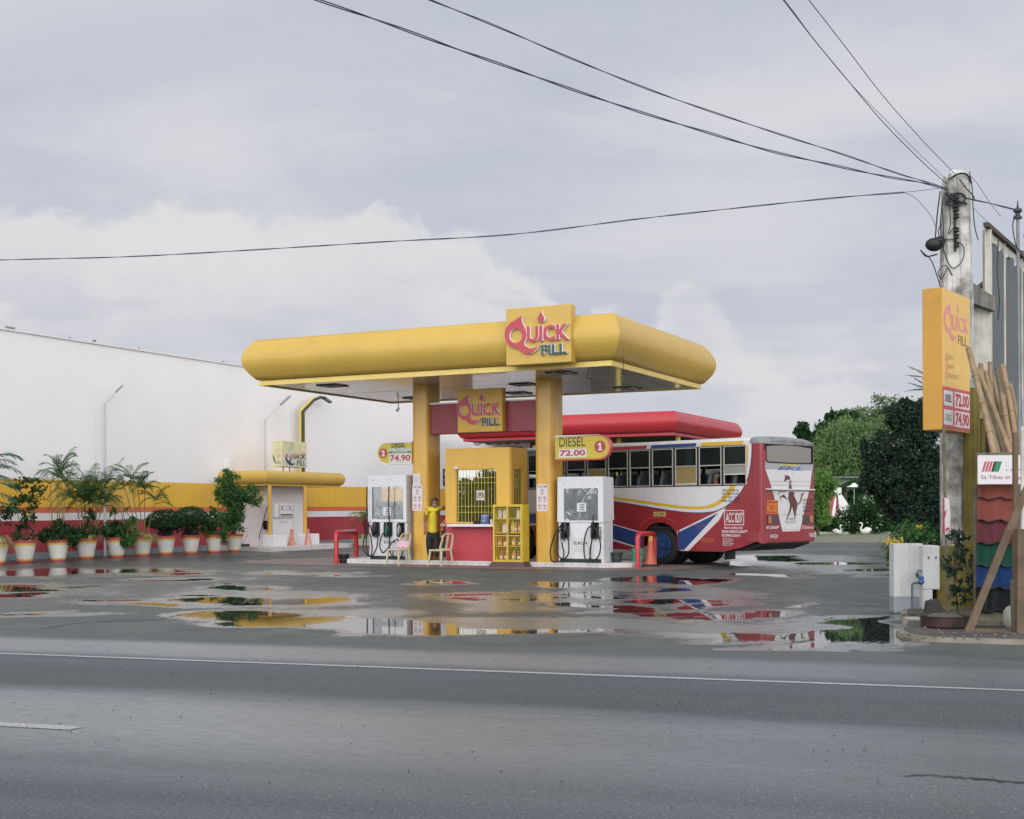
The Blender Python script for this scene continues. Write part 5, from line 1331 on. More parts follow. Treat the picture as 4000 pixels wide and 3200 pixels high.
# bumper, lights, underside
m = MB(); bo = [(2.75, -.012), (3.12, -.03), (3.26, .03), (3.36, .18), (3.37, BW_-.18), (3.26, BW_-.03), (3.12, BW_+.03), (2.75, BW_+.012), (2.75, BW_-.06), (3.1, BW_-.06), (3.24, BW_-.2), (3.24, .2), (3.1, .06), (2.75, .06)]
m.prism(bo, UP, .66, .905); m.build('rear_bumper', BR, bus)
for y0_, y1_, fl in ((.15, .63, 0), (BW_-.63, BW_-.15, 1)):
    m = MB(); m.bbox(3.301, 3.318, y0_, y1_, 1.10, 1.315, .004); l_ = m.build('tail_light', mat('tail_dark', '#4a2a30', .3, coat=.5), bus)
    m = MB(); a, b = (y0_+.03, y0_+.16) if fl == 0 else (y1_-.16, y1_-.03); m.bbox(3.319, 3.326, a, b, 1.115, 1.30, .003); m.build('amber_lens', mat('amber_lens', '#b06f35', .3, coat=.5), l_)
m = MB(); m.loft([[(2.0, .1, .40), (2.0, BW_-.1, .40), (2.0, BW_-.1, .9), (2.0, .1, .9)], [(2.7, .12, .42), (2.7, BW_-.12, .42), (2.7, BW_-.12, .9), (2.7, .12, .9)], [(3.2, .15, .58), (3.2, BW_-.15, .58), (3.2, BW_-.15, .9), (3.2, .15, .9)]])
m.box(-7.5, 1.99, .55, BW_-.55, .50, .95); m.box(-7.8, 3.0, .06, BW_-.06, .90, .975)
m.box(-.12, .12, .3, BW_-.3, .40, .60); m.build('chassis', BK, bus)
m = MB(); m.box(.78, .80, BW_-.55, BW_-.08, .10, .75); m.build('mud_flap', BK, bus)
TYR = mat('tyre_rubber', '#1a1d1e', .7, var=.2); RIMB = mat('blue_wheel_rim', '#1f4270', .4, var=.35, vscale=6, vcol2='#16263a')
def wheel(x, yf, yb, nm='wheel'):
    sg = 1 if yb > yf else -1
    m = MB(); n = 36; rings = []
    for y, r_ in ((yf, .34), (yf-.004*sg, .40), (yf+.015*sg, .475), (yf+.05*sg, .503), (yb-.05*sg, .503), (yb-.01*sg, .47), (yb, .36)): rings.append([(x+r_*math.cos(2*math.pi*j/n), y, .505+r_*math.sin(2*math.pi*j/n)) for j in range(n)])
    m.loft(rings, True); t_ = m.build(nm, TYR, bus)
    m = MB(); rings = []
    for y, r_ in ((yf-.006*sg, .335), (yf-.03*sg, .325), (yf-.03*sg, .30), (yf+.05*sg, .26), (yf+.09*sg, .20), (yf+.09*sg, .12), (yf-.02*sg, .10), (yf-.04*sg, .05)): rings.append([(x+r_*math.cos(2*math.pi*j/n), y-.004*sg, .505+r_*math.sin(2*math.pi*j/n)) for j in range(n)])
    m.loft(rings, True)
    m.build('rim', RIMB, t_)
    m = MB()
    for i in range(8):
        a = 2*math.pi*i/8; m.tube([(x+.155*math.cos(a), yf+.088*sg, .505+.155*math.sin(a)), (x+.155*math.cos(a), yf+.045*sg, .505+.155*math.sin(a))], .016, 6)
    for i in range(5):
        a = 2*math.pi*(i+.5)/5; m.prism([(x+.235*math.cos(a)+.03*math.cos(b), .505+.235*math.sin(a)+.03*math.sin(b)) for b in [k_*math.pi/4 for k_ in range(8)]], lambda u, v, w: (u, w, v), yf+.058*sg, yf+.052*sg)
    m.build('wheel_nuts', BK, t_)
wheel(0, .06, .34); wheel(0, .80, .40); wheel(0, BW_-.06, BW_-.34); wheel(0, BW_-.80, BW_-.40)
wheel(-5.3, .06, .34); wheel(-5.3, BW_-.06, BW_-.34)
# front face (turned away from the road)
m = MB(); m.box(XL-.005, XL+.02, .24, BW_-.24, 1.62, 3.0); m.build('windscreen', TINT, bus)
m = MB(); m.bbox(XL-.12, XL+.1, -.0, BW_, .45, .75, .04); m.build('front_bumper', BR, bus)
for y in (.4, BW_-.4):
    m = MB(); m.lathe([(.12, 0), (.11, .04)], 16); m.X = None; o = m.build('headlight', PAPER, bus); o.location = (XL-.0, y, 1.0); o.rotation_euler = (0, R(-90), 0)
# roof-edge lamp and rear grab details
m = MB(); m.bbox(3.24, 3.31, .06, .12, 2.95, 3.10, .015); m.build('marker_lamp', BK, bus)

# ------------------------------------------------------------------ people
def skinned(joints, edges, name, m_, parent, sub=2, root=0):
    me = bpy.data.meshes.new(name); me.from_pydata([j[0] for j in joints], edges, []); me.update()
    o = bpy.data.objects.new(name, me); COL.objects.link(o)
    md = o.modifiers.new('skin', 'SKIN'); md.use_smooth_shade = True
    for i, j in enumerate(joints):
        sv = me.skin_vertices[0].data[i]; sv.radius = j[1] if isinstance(j[1], tuple) else (j[1], j[1]); sv.use_root = (i == root)
    ss = o.modifiers.new('sub', 'SUBSURF'); ss.levels = sub; ss.render_levels = sub
    dg = bpy.context.evaluated_depsgraph_get(); m2 = bpy.data.meshes.new_from_object(o.evaluated_get(dg))
    o.modifiers.clear(); o.data = m2; m2.materials.clear(); m2.materials.append(m_)
    m2.polygons.foreach_set('use_smooth', [True]*len(m2.polygons)); o.parent = parent; return o
def chain(J, E, start, pts):
    p = start
    for q_ in pts: J.append(q_); E.append((p, len(J)-1)); p = len(J)-1
    return p
wk = gnd(1700, 2189, IH)
person = thing('person', 'man in yellow t-shirt, dark trousers and black cap leaning between the column and the booth', 'person', (wk.x, wk.y+.08, IH), 0)
K = .001284
def q2(zx, zy, y=0.0): return ((zx-530)*K, y, (1560-zy)*K)
# body: pelvis root, spine, neck, head, arms, legs in one skin
J = [(q2(475, 980), (.11, .08))]; E = []
sp_ = chain(J, E, 0, [(q2(482, 860), (.11, .075)), (q2(490, 720), (.12, .08)), (q2(485, 580), (.13, .085)), (q2(488, 485), (.12, .075))])
nk = chain(J, E, sp_, [(q2(512, 445, -.02), .068)])
hd = chain(J, E, nk, [(q2(520, 400, -.055), (.074, .085)), (q2(522, 350, -.06), (.086, .100)), (q2(522, 305, -.045), (.088, .102)), (q2(522, 270, -.03), (.06, .07))])
ch = 6
no = chain(J, E, ch+1, [(q2(535, 375, -.155), .014)])
la = chain(J, E, sp_, [(q2(375, 490), .075), (q2(338, 560), .072), (q2(322, 680), .066), (q2(318, 770, .02), .060), (q2(322, 850, -.01), .052), (q2(320, 925, -.04), .038)])
hp = chain(J, E, la, [(q2(312, 955, -.05), (.045, .028))])
ra = chain(J, E, sp_, [(q2(600, 465, .03), .072), (q2(640, 470, .10), .068), (q2(680, 465, .18), .060), (q2(735, 425, .16), .050), (q2(775, 390, .13), .036)])
hq = chain(J, E, ra, [(q2(798, 372, .12), (.034, .02))])
ll = chain(J, E, 0, [(q2(410, 1030), .070), (q2(402, 1140, -.02), .062), (q2(404, 1260, -.03), .052), (q2(418, 1370, .0), .046), (q2(436, 1490, .03), .042), (q2(440, 1528, .03), .043)])
chain(J, E, ll, [(q2(430, 1542, -.06), .036), (q2(424, 1546, -.14), .028)])
rl = chain(J, E, 0, [(q2(545, 1030), .070), (q2(550, 1140, -.02), .062), (q2(562, 1260, -.03), .052), (q2(580, 1370, -.01), .046), (q2(604, 1490, .03), .042), (q2(610, 1528, .03), .043)])
chain(J, E, rl, [(q2(655, 1542, -.04), .036), (q2(700, 1548, -.09), .028)])
for (root_, dx_, pts) in ((hp, 0, ((-14, 22, -.01), (-6, 28, .0), (2, 30, .008), (10, 26, .016))), (hq, 0, ((12, -20, -.01), (16, -12, 0), (18, -4, .008), (16, 4, .014)))):
    b = J[root_][0]
    for a, d, yy in pts:
        chain(J, E, root_, [((b[0]+a*K*.8, b[1]+yy, b[2]-d*K*.9), .0095), ((b[0]+a*K*1.1, b[1]+yy-.012, b[2]-d*K*1.7), .0085), ((b[0]+a*K*1.0, b[1]+yy-.022, b[2]-d*K*2.3), .007)])
    chain(J, E, root_, [((b[0]+18*K, b[1]-.03, b[2]-8*K), .010), ((b[0]+22*K, b[1]-.05, b[2]-22*K), .008)])
skinned(J, E, 'body', SKIN, person)
def sleeve(pts, m_, name, n=14):
    rings = []
    P = [Vector(p[0]) for p in pts]
    for i, (p, rx, ry) in enumerate(pts):
        d = (P[min(i+1, len(P)-1)]-P[max(i-1, 0)]).normalized(); a = d.cross(Vector((0, 1, 0)))
        a = a.normalized() if a.length > .1 else Vector((1, 0, 0)); b = d.cross(a).normalized()
        rings.append([tuple(P[i]+a*rx*math.cos(2*math.pi*j/n)+b*ry*math.sin(2*math.pi*j/n)+Vector((0, 0, 0))) for j in range(n)])
    m = MB(); m.loft(rings, True); return m
TS = mat('yellow_tshirt', '#cdb62e', .75, var=.12, vscale=9, bump=.6, bscale=9)
J = [(q2(478, 1000), (.185, .145))]; E = []
t_ = chain(J, E, 0, [(q2(480, 940), (.178, .138)), (q2(482, 860), (.168, .128)), (q2(488, 760), (.170, .130)), (q2(486, 640), (.185, .132)), (q2(486, 540), (.195, .124)), (q2(490, 478), (.155, .100))])
chain(J, E, t_, [(q2(508, 452, -.01), (.066, .060))])
chain(J, E, t_, [(q2(385, 492), .080), (q2(350, 540), .076), (q2(334, 600), .070), (q2(330, 622), .068)])
chain(J, E, t_, [(q2(595, 468, .03), .078), (q2(640, 472, .09), .070), (q2(668, 470, .13), .062)])
skinned(J, E, 't_shirt', TS, person)
m = MB()
for a, b, c_, d in ((500, 540, 515, 600), (515, 545, 545, 560), (545, 560, 560, 600), (560, 590, 600, 610), (505, 620, 560, 600), (505, 600, 512, 640)):
    p0, p1 = Vector(q2(a, b, -.121)), Vector(q2(c_, d, -.121)); m.tube([p0, p1], .010, 5)
m.build('chest_print', mat('shirt_print', '#a3482b', .7), person)
TR = mat('dark_trousers', '#1a1e22', .8, var=.15, bump=.4, bscale=10)
J = [(q2(478, 900), (.150, .112))]; E = []
chain(J, E, 0, [(q2(478, 990), (.170, .128))])
for s_, P in ((0, [(405, 1060), (400, 1180), (404, 1290), (418, 1400), (436, 1500)]), (1, [(548, 1060), (552, 1180), (566, 1290), (586, 1400), (606, 1500)])):
    chain(J, E, 1, [(q2(*P[0]), .108), (q2(*P[1], -.02), .100), (q2(*P[2], -.03), .088), (q2(*P[3], .0), .080), (q2(*P[4], .02), .074)])
skinned(J, E, 'trousers', TR, person)
SH = mat('black_shoes', '#15171a', .5)
for a, b, dx_ in ((440, 1545, -8), (612, 1546, 80)):
    m = MB(); c0 = Vector(q2(a, 1530, .05)); c1 = Vector(q2(a+dx_, 1545, -.13))
    m.tube([c0+Vector((0, .03, -.005)), c0.lerp(c1, .35)+Vector((0, 0, .0)), c0.lerp(c1, .75), c1+Vector((0, 0, .004))], [.046, .050, .045, .028], 10, flat=.8)
    m.build('shoe', SH, person)
m = MB()
c0 = Vector(q2(522, 300, -.045))
rings = []
for z, r_ in ((-.03, .100), (.0, .104), (.035, .098), (.06, .078), (.078, .045), (.083, .012)): rings.append([(c0.x+r_*.86*math.cos(2*math.pi*j/18), c0.y-z*.2+r_*math.sin(2*math.pi*j/18), c0.z+z) for j in range(18)])
m.loft(rings, True)
m.loft([[(c0.x+.012+x, c0.y+y-.075, c0.z+z) for x, y, z in P] for P in ([(-.07, 0, -.028), (-.06, -.06, -.055), (0, -.095, -.068), (.06, -.06, -.055), (.07, 0, -.028)], [(-.07, 0, -.018), (-.06, -.06, -.046), (0, -.095, -.059), (.06, -.06, -.046), (.07, 0, -.018)])], False)
cp = m.build('cap', mat('black_cap', '#16181b', .75), person)
m = MB(); m.ball((c0.x-.01, c0.y-.105, c0.z+.03), .02, .006, .014, 8, 6); m.build('cap_badge', mat('cap_badge', '#8a8455', .6), cp)
m = MB(); c1 = Vector(q2(524, 368, -.06)); m.ball((c1.x+.005, c1.y-.055, c1.z-.035), .058, .045, .038, 12, 8); m.build('face_mask', mat('mask_grey', '#9c8f8c', .8), person)
m = MB()
for sx in (-1, 1): m.ball((c1.x+sx*.03+.005, c1.y-.082, c1.z+.022), .011, .006, .007, 8, 6)
m.build('eyes', PRINT, person)
# passenger at the bus window
ps = thing('person', 'grey-haired passenger seated inside the bus, head bowed at the second rearmost window', 'person', (3.94, 34.12, 0), BA)
Y0 = .30; X0 = 1.68
J = [((X0+.05, Y0, 1.56), (.14, .16))]; E = []
a = chain(J, E, 0, [((X0+.04, Y0, 1.80), (.12, .16)), ((X0, Y0, 2.00), (.10, .18)), ((X0-.03, Y0, 2.10), .055)])
chain(J, E, a, [((X0-.06, Y0, 2.18), (.075, .065)), ((X0-.05, Y0, 2.27), (.09, .075)), ((X0-.03, Y0, 2.34), (.06, .055))])
for sy in (-1, 1):
    p_ = chain(J, E, 2, [((X0+.0, Y0+sy*.18, 1.98), .06), ((X0-.05, Y0+sy*.22, 1.74), .05), ((X0-.22, Y0+sy*.16, 1.70), .04), ((X0-.30, Y0+sy*.12, 1.76), .03), ((X0-.36, Y0+sy*.11, 1.78), (.03, .02))])
    b = J[p_][0]
    for i in range(4): chain(J, E, p_, [((b[0]-.04, b[1]-.025+.017*i, b[2]), .009), ((b[0]-.075, b[1]-.025+.017*i, b[2]-.02), .007)])
    chain(J, E, 0, [((X0-.20, Y0+sy*.10, 1.54), .08), ((X0-.42, Y0+sy*.11, 1.52), .06), ((X0-.44, Y0+sy*.11, 1.25), .05), ((X0-.42, Y0+sy*.11, 1.05), .04), ((X0-.54, Y0+sy*.11, 1.03), .03)])
skinned(J, E, 'body', SKIN, ps)
m = MB(); m.ball((X0-.02, Y0, 2.33), .098, .088, .075, 14, 8); m.build('hair', mat('greying_hair', '#77706c', .8, vscale=30, var=.3), ps)
m = MB(); m.loft([[(X0+.04+rx*math.cos(2*math.pi*j/14), Y0+ry*math.sin(2*math.pi*j/14), z) for j in range(14)] for z, rx, ry in ((1.5, .16, .2), (1.8, .15, .21), (1.98, .12, .21), (2.06, .07, .10))]); m.build('shirt', mat('passenger_shirt', '#2b3038', .8), ps)

# ------------------------------------------------------------------ foliage tools
NR = np.random.RandomState(11)
def leafmesh(name, C, size, m_, parent, elong=1.8, droop=0.0, nrm=None, fold=True):
    """one small pointed leaf (4 corners) at every point of C"""
    n = len(C)
    if n == 0: return None
    d = NR.normal(size=(n, 3)); d[:, 2] -= droop; d /= np.linalg.norm(d, axis=1)[:, None]
    if nrm is not None: d = d*.7+nrm*.8; d /= np.linalg.norm(d, axis=1)[:, None]
    r = NR.normal(size=(n, 3)); s = np.cross(d, r); s /= np.linalg.norm(s, axis=1)[:, None]
    L = (size*NR.uniform(.6, 1.3, n))[:, None]; Wd = L/elong*.5
    p0 = C-d*L*.5; p2 = C+d*L*.5; p1 = C+s*Wd; p3 = C-s*Wd
    if droop: p2[:, 2] -= (L*.15)[:, 0]
    V = np.stack([p0, p1, p2, p3], 1).reshape(-1, 3)
    me = bpy.data.meshes.new(name); me.vertices.add(4*n); me.vertices.foreach_set('co', V.ravel())
    me.loops.add(4*n); me.loops.foreach_set('vertex_index', np.arange(4*n)); me.polygons.add(n); me.polygons.foreach_set('loop_start', np.arange(0, 4*n, 4)); me.update()
    me.materials.append(m_)
    o = bpy.data.objects.new(name, me); COL.objects.link(o); o.parent = parent
    return o
def cloud(clumps, n, sub=14, tight=.22, shell=.5):
    """leaf positions gathered into sub-clusters inside ellipsoids (cx,cy,cz,rx,ry,rz)"""
    vol = np.array([c[3]*c[4]*c[5] for c in clumps])**.75; pr = vol/vol.sum(); out = []
    for c, p_ in zip(clumps, pr):
        k = max(1, int(n*p_)); q_ = NR.normal(size=(sub, 3)); q_ /= np.linalg.norm(q_, axis=1)[:, None]; q_ *= (NR.uniform(shell, 1, sub)**.6)[:, None]
        i = NR.randint(0, sub, k); P = q_[i]+NR.normal(size=(k, 3))*tight
        out.append(P*np.array(c[3:6])+np.array(c[0:3]))
    return np.concatenate(out)
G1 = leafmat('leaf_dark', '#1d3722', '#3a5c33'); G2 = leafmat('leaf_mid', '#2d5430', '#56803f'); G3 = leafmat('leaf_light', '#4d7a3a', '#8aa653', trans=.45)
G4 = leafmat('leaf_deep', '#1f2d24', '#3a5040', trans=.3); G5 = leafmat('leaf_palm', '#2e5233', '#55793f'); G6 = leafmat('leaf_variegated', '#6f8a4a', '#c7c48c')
G7 = leafmat('leaf_bamboo', '#557247', '#8aa46a', trans=.45, sc=.6); GF = leafmat('flower_yellow', '#d9b32c', '#e8cf4e'); GW = leafmat('flower_white', '#b9b7ae', '#d8d4c8'); GB_ = leafmat('leaf_bluegreen', '#2f5a4c', '#4d7f68')
G8 = leafmat('leaf_far', '#36492f', '#5a6b48', sc=.3)
BARK = mat('bark', '#57493a', .9, var=.4, vscale=6, bump=.5); STEM = mat('palm_stem', '#7d7440', .6, var=.3, vscale=8)
def frond(mb, b, az, L, rise, drop, ll, n=16, wid=.013):
    """arching rachis with paired leaflets"""
    b = Vector(b); h = Vector((math.cos(az), math.sin(az), 0)); P = []
    for i in range(n+1):
        t = i/n; P.append(b+h*L*t*(1-.12*t)+Vector((0, 0, rise*L*t-drop*L*t*t)))
    mb.tube(P, [.012*(1-.7*i/n) for i in range(n+1)], 4)
    s = Vector((-h.y, h.x, 0))
    for i in range(2, n+1):
        t = i/n; l = ll*math.sin(math.pi*min(1, .12+t*.92))**.7*(1 if t < .95 else .6); d = (P[i]-P[i-1]).normalized()
        for sg in (-1, 1):
            e = P[i]+s*sg*l*.62+d*l*.8+Vector((0, 0, -l*rng.uniform(.05, .45))); mdl = P[i].lerp(e, .5)+Vector((0, 0, l*.08)); w_ = wid*(.7+.3*rng.random())
            mb.add([tuple(P[i]), tuple(mdl+d*w_), tuple(e), tuple(mdl-d*w_)], [(0, 1, 2, 3)])
def blades(mb, c, n, L, w_, up=.9, spread=1.0):
    for i in range(n):
        a = rng.uniform(0, 2*math.pi); l = L*rng.uniform(.6, 1.1); h = Vector((math.cos(a), math.sin(a), 0)); s = Vector((-h.y, h.x, 0))*w_; P = []
        u = up*rng.uniform(.6, 1.3)
        for k_ in range(5):
            t = k_/4; P.append(Vector(c)+h*l*t*spread+Vector((0, 0, l*(u*t-1.15*u*t*t*1.1))))
        V = []
        for k_, p in enumerate(P):
            q_ = (1-(k_/4)**2)*.9+.08; V += [tuple(p-s*q_), tuple(p+s*q_)]
        mb.add(V, [(2*k_, 2*k_+2, 2*k_+3, 2*k_+1) for k_ in range(4)])

# ------------------------------------------------------------------ painted pots along the wall
POTW = mat('pot_white', '#d2cec9', .5, var=.1, vscale=4, streak=.12); POTR = mat('pot_red', '#b04f52', .5, var=.1); POTY = mat('pot_yellow', '#d3b45c', .5, var=.08); POTD = mat('pot_motif', '#b8643a', .5); SOIL = mat('soil', '#2e2620', .95)
def prof_pot(z): return .20+.125*(z/.65)
def make_pot():
    r = thing('flower_pot', '', 'flower pot')
    def ring(z0, z1, m_, nm, e=0):
        m = MB(); m.lathe([(prof_pot(z0)+e, z0), (prof_pot(z1)+e, z1)], 28, caps=False); return m.build(nm, m_, r)
    m = MB(); m.lathe([(.20, 0), (prof_pot(.65), .65), (prof_pot(.65)+.018, .652), (prof_pot(.65)+.018, .635), (prof_pot(.63), .61)][:2]+[(.30, .652), (.29, .60), (.02, .60)], 28, caps=True); m.build('shell', POTW, r)
    ring(0.0, .075, POTR, 'foot_band', .004); ring(.076, .125, POTY, 'lower_band', .004); ring(.505, .575, POTY, 'upper_band', .004); ring(.576, .655, POTR, 'rim_band', .012)
    m = MB()
    for z in (.10, .54):
        for i in range(16):
            a = 2*math.pi*i/16; rd = prof_pot(z)+.006
            P = [(a+dx_/rd, z+dz_) for dx_, dz_ in ((-.014, 0), (0, -.014), (.014, 0), (0, .014))]
            m.add([(rd*math.cos(t), rd*math.sin(t), zz) for t, zz in P], [(0, 1, 2, 3)])
    m.build('painted_motif', POTD, r)
    MB().lathe([(.285, .603), (.285, .606)], 20).build('soil', SOIL, r)
    return r
POTL = ['leftmost painted pot, cut by the frame edge, under a striped-leaf plant', 'painted white pot with red rim holding the leggy yellow-flowered shrub', 'painted white pot with red rim holding a low bush and thin bamboo palm', 'painted white pot holding the bush under the densest palm crown',
        'painted white pot just right of the grey lamp pole, with broad drooping leaves', 'painted white pot under the green and cream spider plant', 'painted white pot under the left clipped round bush', 'painted white pot under the right clipped round bush', 'painted white pot holding the loose leafy bush beside the ficus', 'painted white pot of the tall ficus nearest the small station']
PP = [(-22, 2208), (88, 2201), (218, 2196), (330, 2187), (450, 2181), (550, 2176), (642, 2171), (740, 2167), (832, 2163), (910, 2159)]
pot0 = make_pot(); POTS = []
for i, (px, py) in enumerate(PP):
    g = gnd(px, py); s_, t_ = -10.25, None
    p = pot0 if i == 0 else copy_tree(pot0)
    g = g+Vector((0, .18, 0)); p.location = (g.x, g.y, 0); p.rotation_euler = (0, 0, rng.uniform(0, 6)); p['label'] = POTL[i]; p['group'] = 'painted pots along the wall'; p['category'] = 'flower pot'; POTS.append(Vector((g.x, g.y, .6)))
def plant(name, label, cat, loc): return thing(name, label, cat, loc, 0, 'potted plants along the wall')
def U(cx, cy, cz, rx, rz): return (cx, cy, cz, rx, rx*.9, rz)
# 0 variegated blades cut by the frame
r = plant('striped_plant', 'striped cream and green leaves at the left frame edge', 'plant', POTS[0]); m = MB(); blades(m, (0, 0, 0), 60, .75, .018, 1.5, .8); m.build('leaves', G6, r)
def stems(r, P, m_=STEM, rad=.012):
    for a, b in P:
        m = MB(); a = Vector(a); b = Vector(b); m.tube([a, a.lerp(b, .5)+Vector((rng.uniform(-.03, .03), 0, 0)), b], [rad*1.4, rad, rad*.8], 6); m.build('stem', m_, r)
# 1 leggy yellow-flowered shrub
r = plant('hibiscus_shrub', 'leggy shrub with a few yellow flowers in the second pot', 'shrub', POTS[1])
stems(r, [((0, 0, 0), (-.35, .05, 1.25)), ((0, 0, 0), (.1, .1, 1.5)), ((.05, 0, 0), (.35, .1, 1.35)), ((0, 0, 0), (-.55, 0, .9)), ((0, 0, 0), (.0, -.1, .9))], BARK, .010)
leafmesh('foliage', cloud([U(0, 0, .25, .30, .28), U(.1, -.05, .75, .22, .22), U(-.35, 0, 1.05, .25, .28), U(.08, .05, 1.15, .28, .25), U(.35, .1, 1.5, .22, .16), U(-.62, 0, .8, .18, .3), U(-.2, 0, 1.65, .25, .12), U(.1, .05, 1.8, .35, .08)], 1900, 16, .2), .10, G1, r, 2.0)
leafmesh('flowers', np.array([(.22, -.3, .78), (-.18, -.1, 1.72), (.23, -.32, .80), (-.16, -.12, 1.75), (-.4, -.1, 1.3), (.19, -.3, .8), (.6, -.1, 1.45)]), .12, GF, r, 1.1)
leafmesh('small_flowers', NR.uniform((-.3, -.3, .05), (.3, -.2, .5), (10, 3)), .03, GW, r, 1)
def palm(label, base, sts, crown_z, nf, L, ll, extra_low, m_=G5, first=None, dens=14):
    r = plant('bamboo_palm', label, 'palm', base)
    sts = [(a, (b[0]*1.12, b[1], b[2]*1.13)) for a, b in sts]; L *= 1.12; nf = int(nf*1.3)
    stems(r, sts, STEM, .014)
    m = MB()
    for (a, b) in sts:
        for k_ in range(nf):
            az = rng.uniform(0, 2*math.pi); frond(m, (b[0], b[1], b[2]-.05), az, L*rng.uniform(.8, 1.35), rng.uniform(.6, 2.2), rng.uniform(.7, 1.5), ll*1.35, dens+6)
    for (p, az, l) in extra_low: frond(m, p, az, l, .5, .7, ll, dens)
    m.build('fronds', m_, r); return r
# 2 thin bamboo palm and low bush
palm('thin upright bamboo palm with sparse crown in the third pot', POTS[2], [((-.15, 0, 0), (-.22, .05, 1.55)), ((.0, 0, 0), (-.03, .05, 1.75)), ((.12, 0, 0), (.10, .0, 1.8)), ((.16, 0, 0), (.22, .0, 1.6)), ((.05, 0, 0), (.0, .1, 1.9))], 1.6, 5, .60, .15, [((-.25, 0, 1.2), 3.3, .45)])
r = plant('rose_bush', 'low dark bush spreading over the third pot', 'shrub', POTS[2]); stems(r, [((0, -.02, 0), (-.2, 0, .3)), ((0, -.02, 0), (.2, 0, .3)), ((0, -.02, 0), (.0, -.1, .4))], BARK, .010)
leafmesh('foliage', cloud([U(0, 0, .22, .42, .28), U(.35, 0, .15, .3, .2), U(-.3, 0, .12, .3, .2), U(.0, .0, .5, .2, .14)], 3400, 18, .22), .075, G1, r, 1.7)
leafmesh('small_flowers', NR.uniform((-.4, -.4, .0), (.5, -.3, .45), (9, 3)), .035, GW, r, 1)
# 3 dense palm and bush
palm('dense many-stemmed palm with the fullest crown, fourth pot', POTS[3], [((-.1+.05*i, .03*(i % 3), 0), (-.32+.13*i, .05*(i % 2), 1.15+.18*math.sin(i*1.9))) for i in range(7)], 1.3, 11, .75, .20, [((-.3, 0, .95), 3.2, .75), ((.4, 0, 1.0), 0.1, .7), ((.45, 0, 1.25), .3, .8)], G5, dens=16)
r = plant('round_bush', 'dark leafy bush leaning left over the fourth pot', 'shrub', POTS[3]); stems(r, [((0, -.02, 0), (-.2, 0, .3)), ((0, -.02, 0), (.15, 0, .35))], BARK, .010)
leafmesh('foliage', cloud([U(-.2, -.05, .22, .36, .28), U(-.35, -.1, .0, .25, .22), U(.1, 0, .3, .28, .25), U(.1, 0, .75, .16, .2)], 3400, 18, .22), .075, G1, r, 1.7)
r = plant('spider_plant', 'pale striped tuft at the right of the fourth pot', 'plant', POTS[3]+Vector((.22, -.1, .05))); m = MB(); blades(m, (0, 0, 0), 30, .5, .014, 1.2); m.build('leaves', G6, r)
# 4 broad drooping leaves
r = plant('drooping_plant', 'broad-leaved plant with drooping bluish green leaves in the fifth pot', 'plant', POTS[4])
stems(r, [((0, 0, 0), (-.1, 0, .9)), ((0, 0, 0), (.25, 0, 1.0)), ((0, 0, 0), (.5, 0, .65)), ((0, 0, 0), (-.2, 0, .5)), ((0, 0, 0), (.05, 0, .6))], BARK, .010)
Cc = cloud([U(0, -.05, .38, .40, .26), U(.35, -.1, .15, .3, .3), U(.45, 0, .62, .2, .14), U(-.12, 0, .88, .14, .12), U(.3, 0, .98, .06, .06), U(.35, -.15, -.1, .15, .15), U(-.1, 0, .2, .3, .2)], 330, 12, .2)
leafmesh('foliage', Cc, .26, G2, r, 2.7, 1.3); leafmesh('shaded_leaves', cloud([U(.05, .05, .3, .35, .25)], 250, 12, .2), .2, G1, r, 2.4, 1.0)
# 5 spider plant, thin palm behind
r = plant('spider_plant', 'large green and cream spider plant arching over the sixth pot', 'plant', POTS[5]); m = MB(); blades(m, (0, 0, 0), 90, .72, .016, 1.25); m.build('leaves', leafmat('leaf_spider', '#5d8344', '#bdbf86'), r)
palm('tall thin palm with bare reddish stems behind the sixth pot', POTS[5]+Vector((-.05, .25, 0)), [((-.15, 0, 0), (-.55, 0, 1.55)), ((-.08, 0, 0), (-.35, 0, 1.75)), ((0, 0, 0), (-.15, 0, 1.5)), ((.05, 0, 0), (.05, 0, 1.45)), ((.1, 0, 0), (.38, 0, 1.15))], 1.5, 8, .52, .17, [((-.5, 0, 1.7), 3.1, .6), ((.4, 0, 1.1), .0, .8), ((.3, 0, 1.2), -.2, .7)])
# 6, 7 clipped round bushes
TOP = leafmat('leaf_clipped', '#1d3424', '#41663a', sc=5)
for i, lab, rx, rz, cz in ((6, 'left of two clipped round topiary bushes, overlapping its neighbour', .66, .42, .52), (7, 'right of two clipped round topiary bushes, set slightly higher', .62, .42, .62)):
    r = plant('topiary_bush', lab, 'bush', POTS[i]); stems(r, [((0, 0, 0), (0, 0, cz)), ((.03, 0, 0), (.15, 0, cz)), ((-.03, 0, 0), (-.18, 0, cz))], BARK, .02)
    n = 5200; q_ = NR.normal(size=(n, 3)); q_ /= np.linalg.norm(q_, axis=1)[:, None]; q_[:, 2] = np.where(q_[:, 2] < -.35, -.35-(q_[:, 2]+.35)*-.35, q_[:, 2])
    nm = q_.copy(); rad = NR.uniform(.82, 1.0, n)[:, None]*(1+.05*np.sin(q_[:, :1]*9)*np.cos(q_[:, 1:2]*8))
    leafmesh('foliage', q_*rad*np.array((rx, rx*.95, rz))+np.array((.0, 0, cz)), .055, TOP, r, 1.5)
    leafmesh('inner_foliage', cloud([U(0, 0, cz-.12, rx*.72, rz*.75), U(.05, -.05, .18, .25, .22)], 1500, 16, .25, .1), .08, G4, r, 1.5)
    leafmesh('small_flowers', q_[:60]*1.02*np.array((rx, rx*.95, rz))+np.array((.0, 0, cz)), .03, GW, r, 1)
